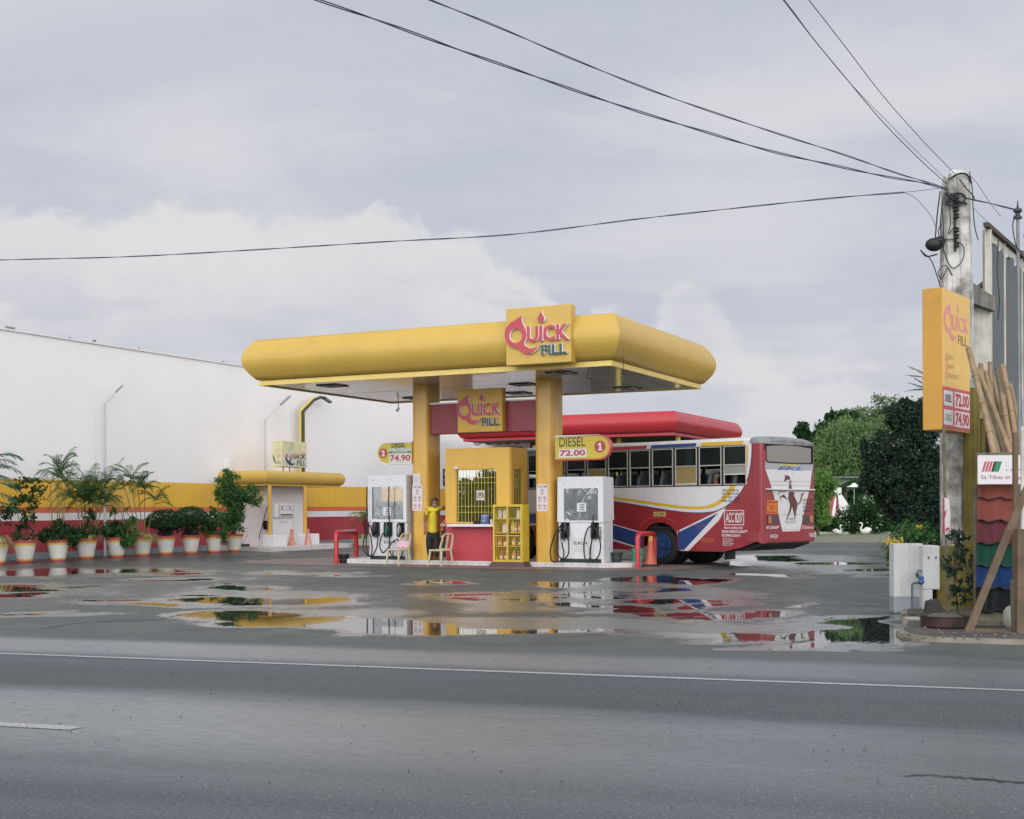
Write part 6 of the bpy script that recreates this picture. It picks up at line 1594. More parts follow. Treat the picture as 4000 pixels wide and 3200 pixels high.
# 8 loose bush, 9 ficus
r = plant('leafy_bush', 'loose mid-green bush between the clipped bush and the ficus', 'shrub', POTS[8]); stems(r, [((0, 0, 0), (0, 0, .7)), ((0, 0, 0), (.2, 0, .6)), ((0, 0, 0), (-.2, 0, .5))], BARK, .012)
leafmesh('foliage', cloud([U(0, -.05, .62, .30, .30), U(.12, -.1, .25, .35, .28), U(-.2, 0, .3, .28, .25), U(.32, -.1, .0, .2, .25), U(-.1, 0, .9, .15, .14)], 2200, 20, .2), .10, G2, r, 2.0)
r = plant('ficus_tree', 'tall bushy ficus in the last pot beside the small station', 'ficus', POTS[9]); stems(r, [((0, 0, 0), (-.05, 0, 1.0)), ((-.05, 0, .8), (-.3, 0, 1.7)), ((-.05, 0, .9), (.35, 0, 1.4)), ((-.03, 0, .4), (.1, 0, .9))], BARK, .028)
leafmesh('foliage', cloud([U(-.35, 0, 1.75, .34, .38), U(-.1, -.05, 1.95, .32, .3), U(-.22, 0, 2.2, .2, .2), U(-.4, 0, 1.35, .3, .25), U(.1, 0, 1.45, .42, .3), U(.5, 0, 1.5, .38, .28), U(.75, 0, 1.25, .25, .22), U(-.05, -.1, .95, .38, .32), U(.05, -.1, .55, .34, .3), U(.1, -.1, .22, .3, .22), U(-.2, 0, .6, .3, .3)], 6200, 22, .19), .095, G2, r, 2.0)
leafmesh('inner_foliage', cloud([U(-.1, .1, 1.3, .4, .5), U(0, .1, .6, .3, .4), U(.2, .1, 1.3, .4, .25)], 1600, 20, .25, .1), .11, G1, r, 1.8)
# big palm reaching in from the left
bp = at(-110, 2100, 36.0)
r = thing('areca_palm', 'large palm whose drooping fronds enter at the left frame edge', 'palm', (bp.x, bp.y, 0), 0)
stems(r, [((0, 0, 0), (.05, 0, 2.2)), ((.1, 0, 0), (.15, 0, 2.6))], BARK, .05)
m = MB()
for az, rise, drop, z in ((.15, .75, .75, 2.5), (-.35, .55, .65, 2.3), (.5, .40, .55, 2.2), (-.1, .25, .45, 2.0), (2.4, .8, .8, 2.5), (3.4, .7, .8, 2.4), (4.3, .9, .8, 2.4), (.9, 1.0, .8, 2.5), (-.8, .3, .5, 2.1), (.05, 1.1, .9, 2.6), (-.15, .5, .6, 2.35), (.3, .95, .8, 2.7), (-.5, .8, .7, 2.5), (.0, .15, .4, 1.8)): frond(m, (.1, 0, z), az, 1.5, rise, drop, .42, 22, .024)
m.build('fronds', GB_, r)
# far pots and palm behind the left pump
g = gnd(1419, 2139)
r = thing('round_planter', 'wide white planter with red foot behind the left hoop guard', 'planter', (g.x, g.y+.3, 0), 0)
m = MB(); m.lathe([(.30, .08), (.38, .34), (.36, .34), (.30, .28)], 24); m.build('bowl', POTW, r); m = MB(); m.lathe([(.285, 0), (.302, .079)], 24); m.build('foot', POTR, r)
r = thing('spider_plant', 'pale spider plant in the white planter behind the hoop guard', 'plant', (g.x, g.y+.3, .32), 0, None); m = MB(); blades(m, (0, 0, 0), 90, .62, .02, 1.35); m.build('leaves', G6, r)
r = thing('red_planter', 'tall dark red planter behind the left pump', 'planter', (g.x+.12, g.y+1.3, 0), 0)
m = MB(); m.lathe([(.24, 0), (.24, .75)], 20); m.lathe([(.26, .751), (.36, 1.30), (.33, 1.30), (.24, 1.2)], 24); m.build('body', mat('dark_red_planter', '#7c2330', .5), r)
r = thing('palm_clump', 'yellowish green palm growing from the dark red planter', 'palm', (g.x+.05, g.y+1.3, 1.15), 0)
m = MB()
for k_ in range(15): frond(m, (0, 0, .05), rng.uniform(1.6, 6.0) if k_ > 3 else rng.uniform(2.6, 3.7), rng.uniform(.8, 1.35), rng.uniform(.2, 1.1), rng.uniform(.6, 1.1), .22, 16, .02)
m.build('fronds', leafmat('palm_olive', '#4a6a34', '#93964a'), r)
g2 = at(1735, 2120, 41.0)
r = thing('clay_pot', 'brown clay pot seen in the gap behind the man', 'flower pot', (g2.x, g2.y, 0), 0); MB().lathe([(.18, 0), (.26, .42), (.28, .43), (.24, .43), (.2, .3)], 20).build('shell', mat('clay', '#6f6152', .8, var=.3), r)
r = thing('small_shrub', 'small green shrub in the brown pot behind the man', 'shrub', (g2.x, g2.y, .42), 0); stems(r, [((0, 0, 0), (0, 0, .3))], BARK, .01); leafmesh('foliage', cloud([U(0, 0, .28, .22, .24)], 400, 12, .25), .09, G2, r, 2)

# ------------------------------------------------------------------ trees
def tree(name, label, cat, loc, H_, clumps, n, leaf, m_, group=None, trunk_r=.16, inner=None, limbs=5, elong=1.8, droop=0, sub=26, tight=.18, shell=.5):
    r = thing(name, label, cat, (loc[0], loc[1], 0), 0, group)
    top = max(c[2] for c in clumps)
    m = MB(); b = Vector((0, 0, 0)); e = Vector((rng.uniform(-.2, .2), 0, top*.72)); m.tube([b, b.lerp(e, .4)+Vector((rng.uniform(-.12, .12), 0, 0)), e], [trunk_r*1.25, trunk_r, trunk_r*.4], 9)
    for c in sorted(clumps, key=lambda c: -c[3])[:limbs]:
        s_ = b.lerp(e, rng.uniform(.35, .75)); q_ = Vector(c[:3]); m.tube([s_, s_.lerp(q_, .55)+Vector((0, 0, .15)), q_+Vector((0, 0, c[5]*.3))], [trunk_r*.5, trunk_r*.3, trunk_r*.1], 6)
    m.build('trunk', BARK, r)
    cr = leafmesh('crown', cloud(clumps, n, sub, tight, shell), leaf, m_, r, elong, droop)
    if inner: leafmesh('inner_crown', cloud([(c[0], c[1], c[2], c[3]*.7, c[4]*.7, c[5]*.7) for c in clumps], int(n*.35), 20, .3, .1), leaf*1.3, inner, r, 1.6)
    return r
def cl(px, py, rx, ry, Y, o, dy=0):      # clump from its outline in the photo, at distance Y, relative to the tree base o
    p = at(px, py, Y); k_ = Y/5000; return (p.x-o[0], p.y-o[1]+dy, p.z, rx*k_, rx*k_*.8, ry*k_)
# big dark clipped tree
o_ = at(3560, 2140, 47)[:2]
tree('clipped_tree', 'large very dark dense tree left of the pole and pylon sign', 'tree', o_, 6, [cl(3505, 1630, 48, 48, 47, o_), cl(3575, 1622, 52, 52, 47, o_), cl(3630, 1660, 60, 60, 47, o_), cl(3412, 1775, 44, 56, 47, o_), cl(3402, 1850, 36, 52, 47, o_), cl(3480, 1765, 74, 62, 47, o_), cl(3560, 1740, 80, 70, 47, o_), cl(3610, 1810, 90, 80, 47, o_), cl(3455, 1700, 26, 20, 47, o_), cl(3535, 1572, 22, 18, 47, o_), cl(3610, 1580, 26, 22, 47, o_), cl(3368, 1905, 18, 26, 47, o_), cl(3378, 1735, 16, 20, 47, o_), cl(3475, 1880, 84, 66, 47, o_), cl(3620, 1920, 80, 86, 47, o_), cl(3560, 1990, 84, 60, 47, o_), cl(3660, 2040, 60, 60, 47, o_), cl(3500, 1960, 60, 46, 47, o_)], 60000, .115, G4, None, .18, G4, 6, 1.6, 0, 46, .19, .45)
r = bpy.data.objects['clipped_tree']; leafmesh('pale_new_leaves', cloud([cl(3470, 1720, 70, 30, 46, o_), cl(3420, 1790, 40, 60, 46, o_), cl(3640, 1730, 60, 50, 46, o_)], 70, 20, .3), .07, leafmat('new_leaf', '#7f9078', '#b4b9a4'), r, 1.6)
o_ = at(3290, 2090, 98)[:2]
tree('bamboo_clump', 'feathery mid green bamboo clump behind the garden shelter', 'bamboo', o_, 6, [cl(3330, 1760, 110, 110, 98, o_), cl(3240, 1790, 80, 90, 98, o_), cl(3400, 1720, 70, 60, 98, o_), cl(3280, 1900, 120, 80, 98, o_), cl(3190, 1830, 50, 110, 98, o_), cl(3380, 1860, 80, 90, 98, o_), cl(3300, 1680, 60, 40, 98, o_), cl(3460, 1700, 50, 60, 98, o_)], 26000, .30, G7, None, .08, None, 8, 3.4, 1.0, 34, .22, .4)
o_ = at(3130, 2085, 100)[:2]
tree('broadleaf_tree', 'dark broad-leaved tree poking above the bus rear, left of the garden', 'tree', o_, 6, [cl(3128, 1690, 28, 38, 100, o_), cl(3150, 1745, 34, 40, 100, o_), cl(3180, 1715, 26, 24, 100, o_), cl(3225, 1700, 46, 50, 100, o_), cl(3262, 1635, 34, 34, 100, o_), cl(3310, 1630, 34, 34, 100, o_), cl(3270, 1690, 60, 40, 100, o_), cl(3190, 1780, 60, 50, 100, o_)], 9000, .32, G1, None, .12, G1, 6, 1.7, 0, 22, .2)
o_ = at(3430, 2085, 102)[:2]
tree('airy_tree', 'pale airy tree with open crown behind the bamboo', 'tree', o_, 6, [cl(3420, 1640, 60, 40, 102, o_), cl(3380, 1620, 50, 30, 102, o_), cl(3470, 1600, 50, 45, 102, o_), cl(3430, 1560, 24, 22, 102, o_), cl(3360, 1655, 50, 34, 102, o_), cl(3500, 1660, 60, 60, 102, o_)], 4200, .25, leafmat('leaf_pale', '#5d7350', '#8c9c78', trans=.5), None, .08, None, 5, 2.0, 0, 22, .26)
o_ = at(3195, 2080, 68)[:2]
tree('bright_bush', 'bright green drooping bush beside the bus rear corner', 'bush', o_, 3, [cl(3210, 1900, 50, 55, 68, o_), cl(3196, 1960, 38, 50, 68, o_), cl(3180, 1920, 40, 70, 68, o_), cl(3200, 2010, 40, 40, 68, o_)], 6500, .22, G3, None, .08, G2, 4, 3.0, 1.2, 26, .2)
o_ = at(3640, 2200, 29)[:2]
r = thing('feathery_tree', 'slender tree whose feathery leaves reach left of the pylon sign', 'tree', (o_[0]+.5, o_[1], 0), 0)
m = MB(); m.tube([(0, 0, 0), (.05, 0, 2.2), (-.05, 0, 4.4)], [.07, .05, .03], 7); m.build('trunk', BARK, r)
m = MB()
for px, py in ((3518, 1532), (3530, 1470), (3560, 1435), (3570, 1560), (3545, 1500), (3590, 1470), (3600, 1540), (3640, 1480)):
    p = at(px, py, 29); e = Vector((p.x-o_[0]-.5, p.y-o_[1], p.z)); b_ = Vector((-.05, 0, 4.0+rng.uniform(-.3, .3))); az = math.atan2(e.y-b_.y, e.x-b_.x)
    L_ = (e-b_).length; h_ = Vector((math.cos(az), math.sin(az), 0)); frond(m, b_, az, L_*1.05, (e.z-b_.z)/L_+.35, .35, .14, 18, .022)
m.build('leaves', leafmat('feather_leaf', '#355a38', '#4f7a4a'), r)
# hedge and shrubs along the garden front: each its own
hl = [(3215, 2040, 60, 45, 'flowering shrub beside the bus bumper, in the garden', 'G1'), (3270, 2050, 50, 34, 'small shrub at the foot of the white statue', 'G2'), (3330, 2052, 55, 34, 'shrub between the statue and the swans', 'G1'), (3400, 2040, 60, 44, 'shrub behind the right swan', 'G1'), (3455, 2010, 70, 70, 'taller leafy shrub right of the umbrella', 'G2'), (3530, 2040, 60, 50, 'shrub with yellow blooms left of the planter wall', 'G2'), (3350, 1990, 70, 50, 'dark shrub under the small white umbrella', 'G1'), (3420, 1960, 60, 50, 'greyish shrub with pale blooms in the garden', 'G2'), (3180, 2060, 40, 30, 'low shrub hidden partly by the bus rear', 'G2')]
for px, py, rx, ry, lab, g_ in hl:
    o_ = at(px, 2086, 71.5)[:2]
    r = thing('garden_shrub', lab, 'shrub', (o_[0], o_[1], 0), 0, 'shrubs along the garden front')
    stems(r, [((0, 0, 0), (0, 0, .5)), ((0, 0, 0), (.3, 0, .6))], BARK, .02)
    leafmesh('foliage', cloud([cl(px, py, rx, ry, 71.5, o_), cl(px+rx*.5, py+ry*.4, rx*.6, ry*.6, 71.5, o_), cl(px-rx*.5, py+ry*.4, rx*.6, ry*.6, 71.5, o_)], 2200, 18, .22), .16, MATS['leaf_dark' if g_ == 'G1' else 'leaf_mid'], r, 2.0)
    leafmesh('blooms', cloud([cl(px, py, rx, ry, 71.0, o_)], 26, 12, .3), .10, GF if 'yellow' in lab else GW, r, 1.1)
# distant woods reading as one mass
def woods(label, x0, x1, Y, h, n, m_, base=0):
    xs_ = NR.uniform(x0, x1, n); hh = h*(.7+.3*np.sin(xs_*.21+1)*np.cos(xs_*.08))*(1+.18*np.sin(xs_*1.3)); z = hh*NR.uniform(0, 1, n)**.7
    P = np.stack([xs_, Y+NR.uniform(-2.5, 2.5, n), z+base], 1); o = leafmesh('distant_woods', P, .55, m_, None, 1.6); tag(o, label, 'woods', kind='stuff')
woods('dense dark woods behind the garden on the right', 30, 72, 108, 8.0, 42000, G8)
woods('low far tree line beyond the forecourt', -70, 20, 140, 3.8, 14000, G8)
woods('undergrowth filling the back of the garden', 18, 46, 92, 4.2, 26000, G1)
# ------------------------------------------------------------------ garden kerb, swans, statue, shelter, umbrella
a_ = gnd(2900, 2090); b_ = gnd(3950, 2083)
m = MB(); d = (b_-a_).normalized(); n_ = Vector((-d.y, d.x, 0)); P = [a_, b_, b_+n_*.25, a_+n_*.25]
m.loft([[(p.x, p.y, 0) for p in P], [(p.x, p.y, .14) for p in P]]); o = m.build('garden_kerb', WHTD); tag(o, 'low whitish kerb edging the garden', 'kerb')
SWM = mat('swan_white', '#d8d7d4', .5, var=.05)
def swan(label, px, sc, face):
    g = at(px, 2090, 70.3); r = thing('swan_statue', label, 'swan statue', (g.x, g.y, 0), 0 if face > 0 else math.pi, 'white swan garden ornaments'); s_ = sc
    m = MB(); rings = []
    for x, w_, zc, h_ in ((-.42, .02, .34, .02), (-.30, .12, .26, .12), (-.12, .20, .20, .17), (.08, .20, .18, .17), (.22, .12, .20, .14), (.30, .04, .24, .06)): rings.append([(x*s_, w_*math.cos(2*math.pi*j/14)*s_, (zc+h_*math.sin(2*math.pi*j/14))*s_) for j in range(14)])
    m.loft(rings); m.tube(smooth_path([(.20*s_, 0, .24*s_), (.30*s_, 0, .38*s_), (.22*s_, 0, .54*s_), (.20*s_, 0, .68*s_), (.27*s_, 0, .76*s_), (.36*s_, 0, .73*s_)], 4), [.07*s_]*4+[.05*s_]*12+[.045*s_]*5, 8)
    m.build('body', SWM, r)
    m = MB(); m.tube([(.38*s_, 0, .725*s_), (.46*s_, 0, .69*s_)], [.03*s_, .012*s_], 6); m.build('beak', mat('beak_orange', '#b5692f', .5), r)
    for sy in (-1, 1):
        m = MB(); m.loft([[(-.35*s_, sy*.14*s_, .42*s_), (-.1*s_, sy*.22*s_, .20*s_), (.12*s_, sy*.21*s_, .20*s_), (.1*s_, sy*.18*s_, .34*s_), (-.1*s_, sy*.16*s_, .48*s_)], [(-.35*s_, sy*.16*s_, .42*s_), (-.1*s_, sy*.24*s_, .20*s_), (.12*s_, sy*.23*s_, .20*s_), (.1*s_, sy*.20*s_, .34*s_), (-.1*s_, sy*.19*s_, .48*s_)]]); m.build('wing', SWM, r)
swan('smaller white swan statue facing right, nearer the bus', 3272, .68, 1)
swan('larger white swan statue facing left, beside the pedestal', 3380, .85, -1)
g = at(3345, 2083, 73.0)
m = MB(); m.bbox(g.x-.95, g.x+.55, g.y-.3, g.y+.3, 0, .46, .03); o = m.build('stone_pedestal', CONC); tag(o, 'grey stone pedestal block between the two swans', 'pedestal')
g = at(3266, 2060, 75.0)
r = thing('lady_statue', 'garden figure of a woman in a wide red and white triangular skirt', 'statue', (g.x, g.y, 0), 0)
K2 = 75/5000
def z_(py): return at(3266, py, 75).z
J = [((0, 0, z_(1935)), (.16, .12))]; E = []
chain(J, E, 0, [((0, 0, z_(1918)), (.15, .11)), ((0, 0, z_(1900)), (.17, .11)), ((0, 0, z_(1893)), .07), ((0, 0, z_(1886)), (.11, .12)), ((0, 0, z_(1876)), (.09, .10))])
for sx in (-1, 1): 
    p_ = chain(J, E, 2, [((sx*.2, 0, z_(1902)), .07), ((sx*.34, -.05, z_(1918)), .06), ((sx*.22, -.16, z_(1930)), .05)])
    for i in range(3): chain(J, E, p_, [((sx*(.18-.02*i), -.2, z_(1932+i)), .02)])
bdy = skinned(J, E, 'body', mat('statue_dark_skin', '#2d2422', .7), r)
m = MB(); w0_ = z_(2022); m.loft([[(-1.35, -.3, w0_), (-.45, -.5, w0_), (.1, -.5, w0_), (.1, .3, w0_), (-1.1, .4, w0_)], [(-.16, -.1, z_(1925)), (-.08, -.13, z_(1925)), (.0, -.13, z_(1925)), (.0, .1, z_(1925)), (-.14, .12, z_(1925))]]); m.build('skirt', mat('statue_red', '#9c4a50', .7), r)
m = MB(); m.loft([[(-.42, -.53, w0_), (-.18, -.53, w0_), (-.18, -.51, w0_), (-.42, -.51, w0_)], [(-.06, -.16, z_(1925)), (-.01, -.16, z_(1925)), (-.01, -.14, z_(1925)), (-.06, -.14, z_(1925))]]); m.loft([[(.15, -.45, w0_+.03), (1.0, -.2, z_(2005)), (.9, .2, z_(2005)), (.25, .3, w0_)], [(.02, -.14, z_(1912)), (.12, -.1, z_(1912)), (.12, .1, z_(1912)), (.02, .1, z_(1912))]])
m.build('white_drape', SWM, r)
m = MB(); m.loft([[(x*.27, y*.2, z) for x, y in ((-1, -1), (1, -1), (1, 1), (-1, 1))] for z in (z_(1928), z_(1905))]); m.build('blouse', SWM, r)
g = at(3300, 2070, 77.0)
r = thing('garden_shelter', 'flat slanted grey roof on a slim post in the garden', 'shelter', (g.x, g.y, 0), 0)
zt_ = at(3300, 1868, 77).z
m = MB(); m.box(-.95, .85, -.9, 1.0, zt_, zt_+.06); m.loft([[(-.9, -.5, zt_-.5), (-.2, -.5, zt_-.35), (-.2, .5, zt_-.35), (-.9, .5, zt_-.5)], [(-.9, -.5, zt_-.02), (.45, -.5, zt_-.02), (.45, .5, zt_-.02), (-.9, .5, zt_-.02)]]); m.build('roof', mat('shelter_grey', '#77797a', .7), r)
for x in (.05, -.8):
    m = MB(); m.box(x, x+.09, -.1, 0, 0, zt_-.01); m.build('post', DGRY, r)
g = at(3337, 2070, 76.0); zt_ = at(3337, 1903, 76).z
r = thing('garden_umbrella', 'small white garden umbrella right of the shelter post', 'umbrella', (g.x, g.y, 0), 0)
m = MB(); m.lathe([(.44, zt_), (.42, zt_+.03), (.2, zt_+.12), (.10, zt_+.22), (.02, zt_+.25)], 16); m.build('canopy', SWM, r)
m = MB(); m.tube([(0, 0, 0), (0, 0, zt_)], .02, 6); m.build('pole', WHTD, r)
for px, lab in ((3378, 'left of two pale stone posts in front of the dark tree'), (3402, 'right of two pale stone posts in front of the dark tree')):
    g = at(px, 2060, 78.5); m = MB(); m.loft([[(g.x+a*w_, g.y+b*w_, z) for a, b in ((-1, -1), (1, -1), (1, 1), (-1, 1))] for z, w_ in ((0, .13), (2.7, .11), (2.95, .05))]); o = m.build('stone_post', WHTD); tag(o, lab, 'post', 'pale stone posts in the garden')
# trees across the road behind the camera, mirrored in the booth window
for i, (x, y, h, lab) in enumerate(((-33, 9, 3.5, 'wide green tree across the road, mirrored at the left of the booth window'), (-27, 3.5, 4.3, 'tallest tree across the road, mirrored in the middle of the booth window'), (-23.5, -2, 3.6, 'round tree across the road, mirrored at the right of the booth window'), (-38, 2.0, 4.2, 'farther tree across the road, standing behind the other three mirrored trees'))):
    tree('roadside_tree', lab, 'tree', (x, y), h, [(rng.uniform(-1.6, 1.6), rng.uniform(-1.6, 1.6), h*.2+h*.6*k_/11, 2.2, 2.2, .9) for k_ in range(12)], 9500, .55, G2, 'roadside trees mirrored in the booth window', .2, None, 4, 1.8, 0, 20, .25)

# ------------------------------------------------------------------ right-hand corner: kerb slab, planter, pole, signs, timber
m = MB(); f_ = [gnd(3500, 2478), gnd(3520, 2492), gnd(3570, 2503), gnd(3640, 2508), gnd(3760, 2512), gnd(3880, 2516), gnd(4010, 2520), gnd(4400, 2545)]
sl_ = [(p.x, p.y) for p in f_]+[(9.5, 13.2), (11.5, 20.5), (6.35, 20.5), (5.46, 18.0), (5.0, 16.4)]
SLT = mat('grimy_pavement', '#4b4842', .8, var=.45, vscale=2.5, bump=.5, bscale=14, vcol2='#35332f')
def slab(e0, z0, e1, z1):
    c_ = Vector((7.5, 17)); return [[((x-c_.x)*e0+c_.x, (y-c_.y)*e0+c_.y, z0) for x, y in sl_], [((x-c_.x)*e1+c_.x, (y-c_.y)*e1+c_.y, z1) for x, y in sl_]]
KB = mat('worn_kerb_concrete', '#7f796c', .85, var=.45, vscale=3.2, bump=.6, bscale=18, vcol2='#5d584e')
m.loft(slab(1.004, 0, 1.0, .03)+slab(.997, .045, .992, .050)); m.mat = 1; m.loft(slab(.965, .0505, .96, .055)); tag(m.build('kerb_slab', [KB, SLT]), 'worn concrete kerb and pavement slab at the right', kind='structure')
ZS = .055
# white planter wall with water meter
pl = thing('planter_wall', 'white painted masonry planter box with grey foot at the base of the pole', 'planter', (5.47, 18.35, 0), R(-2))
PW = mat('planter_white', '#bcbbbb', .7, var=.14, vscale=2.5, streak=.22, dirt='#8d8a84', bump=.25)
m = MB(); m.mat = 0; m.bbox(0, .42, 0, .25, .22, .99, .01); m.mat = 1; m.bbox(-.003, .42, -.003, .25, 0, .219, .005)
m.mat = 0; m.bbox(.36, .60, -.18, .2, .34, .965, .012); m.bbox(.36, .50, -.18, .2, ZS, .339, .012)
m.mat = 2; m.box(.601, 1.10, -.04, .18, 0, .955)
m.mat = 0; m.loft([[(.0, .251, z), (.2, .251, z), (1.15, 2.6, z), (.95, 2.6, z)] for z in (0, .98)]); m.bbox(1.16, 1.9, 2.4, 2.6, 0, .98, .01); m.mat = 3; m.loft([[(.22, .26, z), (1.08, .26, z), (1.9, 2.39, z), (1.1, 2.39, z)] for z in (0, .88)])
m.build('masonry', [PW, mat('planter_grey_foot', '#8b9096', .7, var=.25), mat('olive_yellow_paint', '#6f6324', .7, var=.4, vscale=3, streak=.5, dirt='#3f3a1c'), SOIL], pl)
m = MB()
for u in (.44, .545): m.prism(circ(u, .80, .013, 8), FX, .181, .186); m.prism([(u-.006, .80), (u+.006, .80), (u-.002, .755)], FX, .181, .185)
m.build('rusty_bolt', mat('rust', '#3f2a20', .8), pl)
r = thing('water_meter', 'blue water meter with grey pipe on the white planter wall', 'water meter', (5.47, 18.3, 0), 0)
m = MB(); m.tube(smooth_path([(.225, -.07, ZS-.05), (.225, -.07, .38), (.235, -.07, .42), (.27, -.07, .435), (.32, -.08, .435)], 3), .016, 8); m.tube([(.40, -.10, .60), (.30, -.10, .61), (.29, -.10, .58), (.29, -.10, .50)], .014, 8); m.build('pipe', mat('pipe_bluegrey', '#4a5c6c', .5), r)
m = MB(); m.ball((.355, -.10, .45), .055, .05, .045, 14, 8); m.lathe([(.045, .0), (.048, .05), (.03, .055)], 14, (.355, -.10, .475)); m.build('meter_body', mat('meter_blue', '#2f5688', .4), r)
m = MB(); m.ball((.29, -.10, .545), .028, .028, .022, 10, 6); m.tube([(.26, -.10, .57), (.32, -.10, .57)], .008, 5); m.build('valve', DGRY, r)
# plants in the planter
r = thing('spider_plant', 'arching striped-leaf plant on top of the white planter', 'plant', (6.0, 18.95, .92), 0, None); m = MB(); blades(m, (-.25, 0, 0), 80, .55, .012, 1.2); m.build('leaves', leafmat('leaf_planter', '#3c5233', '#9aa276'), r)
r = thing('marigold_bush', 'bush with orange-yellow flowers spilling over the left of the white planter', 'flowering bush', (5.74, 18.75, .84), 0, None)
leafmesh('foliage', cloud([(-.14, 0, .06, .13, .12, .12), (.18, .1, .18, .22, .2, .18), (-.22, 0, -.10, .04, .05, .12)], 800, 16, .25), .07, G2, r, 1.8); leafmesh('flowers', cloud([(-.18, -.05, .12, .10, .1, .09), (-.08, -.05, .10, .09, .08, .1), (.20, 0, .36, .05, .05, .05)], 260, 20, .25), .035, GF, r, 1.1)
stems(r, [((0, 0, -.3), (0, 0, .1))], BARK, .01)
r = thing('leafy_shrub', 'dark green shrub filling the planter behind the pole', 'shrub', (6.45, 19.3, .85), 0, None); leafmesh('foliage', cloud([(0, 0, .1, .45, .3, .16), (.15, -.1, .1, .3, .3, .2), (-.3, .3, .2, .3, .3, .25)], 2200, 20, .2), .06, G2, r, 1.8); stems(r, [((0, 0, -.2), (0, 0, .2))], BARK, .01)
# concrete utility pole
px_ = at(3740, 2300, 18.9)
up = thing('utility_pole', 'thick stained white concrete utility pole carrying a tangle of wires', 'utility pole', (px_.x, px_.y, 0), R(-6))
def oct_(w_, d_, c_, z): return [(-w_+c_, -d_, z), (w_-c_, -d_, z), (w_, -d_+c_, z), (w_, d_-c_, z), (w_-c_, d_, z), (-w_+c_, d_, z), (-w_, d_-c_, z), (-w_, -d_+c_, z)]
m = MB(); m.loft([oct_(.215, .19, .05, 0), oct_(.215, .19, .05, 4.6), oct_(.18, .17, .05, 6.28), oct_(.16, .14, .05, 6.40), oct_(.09, .08, .03, 6.47)])
m.prism([(-.14, 4.8), (-.02, 4.8), (-.05, 6.2), (-.11, 6.2)], FX, .165, .172) if False else None
m.build('shaft', CONCP, up)
m = MB(); m.box(-.075, -.045, -.215, -.175, 5.25, 6.1)
for z in (5.30, 5.42, 5.52, 5.72, 5.82, 5.92, 6.0): m.lathe([(.02, 0), (.045, .015), (.03, .04), (.045, .06), (.02, .075)], 10, (-.045, -.225, z))
m.build('insulator_rack', mat('rack_rust', '#2e2a28', .7), up)
m = MB()
m.ball((-.34, -.12, 5.37), .13, .10, .10, 10, 7); m.ball((-.26, -.14, 5.42), .08, .08, .07, 8, 6); m.build('cable_splice_box', BLK, up)
m = MB()
def wob(P, r_, n=6): m.tube(smooth_path(P, 5), r_*.72, n)
wob([(-.2, -.2, 6.1), (-.12, -.24, 6.02), (-.2, -.25, 5.95), (-.05, -.25, 5.90), (.08, -.24, 6.0), (0, -.25, 6.08), (-.15, -.26, 6.05), (-.05, -.27, 5.97), (.1, -.22, 5.93)], .022)
wob([(-.25, -.12, 6.15), (-.3, -.15, 5.8), (-.33, -.15, 5.45)], .014); wob([(-.22, -.15, 6.0), (-.27, -.2, 5.6), (-.2, -.2, 5.2), (-.1, -.22, 5.0), (0.03, -.24, 5.1), (.05, -.24, 5.3), (-.1, -.22, 5.42), (-.25, -.18, 5.42)], .011)
wob([(-.52, -.1, 5.28), (-.4, -.15, 5.15), (-.33, -.15, 4.98), (-.25, -.15, 4.72)], .012); wob([(-.53, -.1, 5.3), (-.45, -.12, 5.2), (-.3, -.16, 5.22)], .016); wob([(-.18, -.2, 5.0), (-.25, -.2, 4.85), (-.3, -.2, 4.95), (-.2, -.2, 5.05), (-.1, -.2, 4.9)], .010)
wob([(-.24, -.17, 5.65), (-.3, -.2, 5.55), (-.22, -.2, 5.35), (-.24, -.2, 5.9)], .01); wob([(.16, -.15, 6.42), (.19, -.17, 6.2), (.20, -.19, 5.9), (.22, -.2, 5.6), (.27, -.2, 5.4)], .011); wob([(-.15, -.2, 6.3), (0, -.2, 6.38), (.12, -.19, 6.36), (.19, -.15, 6.25)], .02); wob([(.0, -.22, 6.3), (.1, -.23, 6.15), (.2, -.2, 6.05), (.22, -.2, 5.98)], .012)
wob([(-.18, -.21, 6.2), (-.13, -.23, 5.7), (-.16, -.22, 5.5), (-.08, -.23, 5.6)], .01)
m.build('wire_tangle', BLK, up)
r = bpy.data.objects.new('streetside_cable_post', None); bpy.data.objects.remove(r)
# pylon price sign fixed to the pole
c0 = at(3681, 1686, 17.5); fd = Vector((.60, .80, 0)).normalized(); ang = math.atan2(fd.y, fd.x)
PY = thing('pylon_sign', 'tall yellow price sign box fixed to the concrete pole, pale on its right face', 'sign', (c0.x, c0.y, 2.57), ang)
PF = mat('pylon_face_yellow', '#dfb45c', .4, var=.08); PS = mat('pylon_side_orange', '#bd8b30', .45, var=.12, vscale=2); PR = mat('pylon_band_red', '#c0474e', .45)  # pale face holds light and fading, darker side holds shade, in their colours
PH, PWD, PD = 1.95, 1.20, .27
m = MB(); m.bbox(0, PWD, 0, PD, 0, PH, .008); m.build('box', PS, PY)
m = MB(); m.mat = 0; m.box(.01, PWD-.01, -.006, -.0005, .60, PH-.01); m.mat = 1; m.box(.01, PWD-.01, -.006, -.0005, .03, .599)
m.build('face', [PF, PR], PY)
m = MB(); A = FX
lo = lambda u, v, w: FX(u*.62+.08, v+1.13, w+.0065)
logo(m, lambda u, v, w: FX(u+.05, v+1.12, w+.0065), 1.08, .78, 0, .003, .02, None, fill=1)
PM = [mat('faded_pink', '#d78a84', .5), mat('faded_brown', '#8c7440', .5), mat('ochre_print', '#a88237', .5), PAPER, mat('diesel_navy', '#35464c', .5), mat('eco_green', '#3f9a4a', .5), mat('price_red2', '#b5353f', .5)]
m.build('logo_print', PM, PY); m = MB()
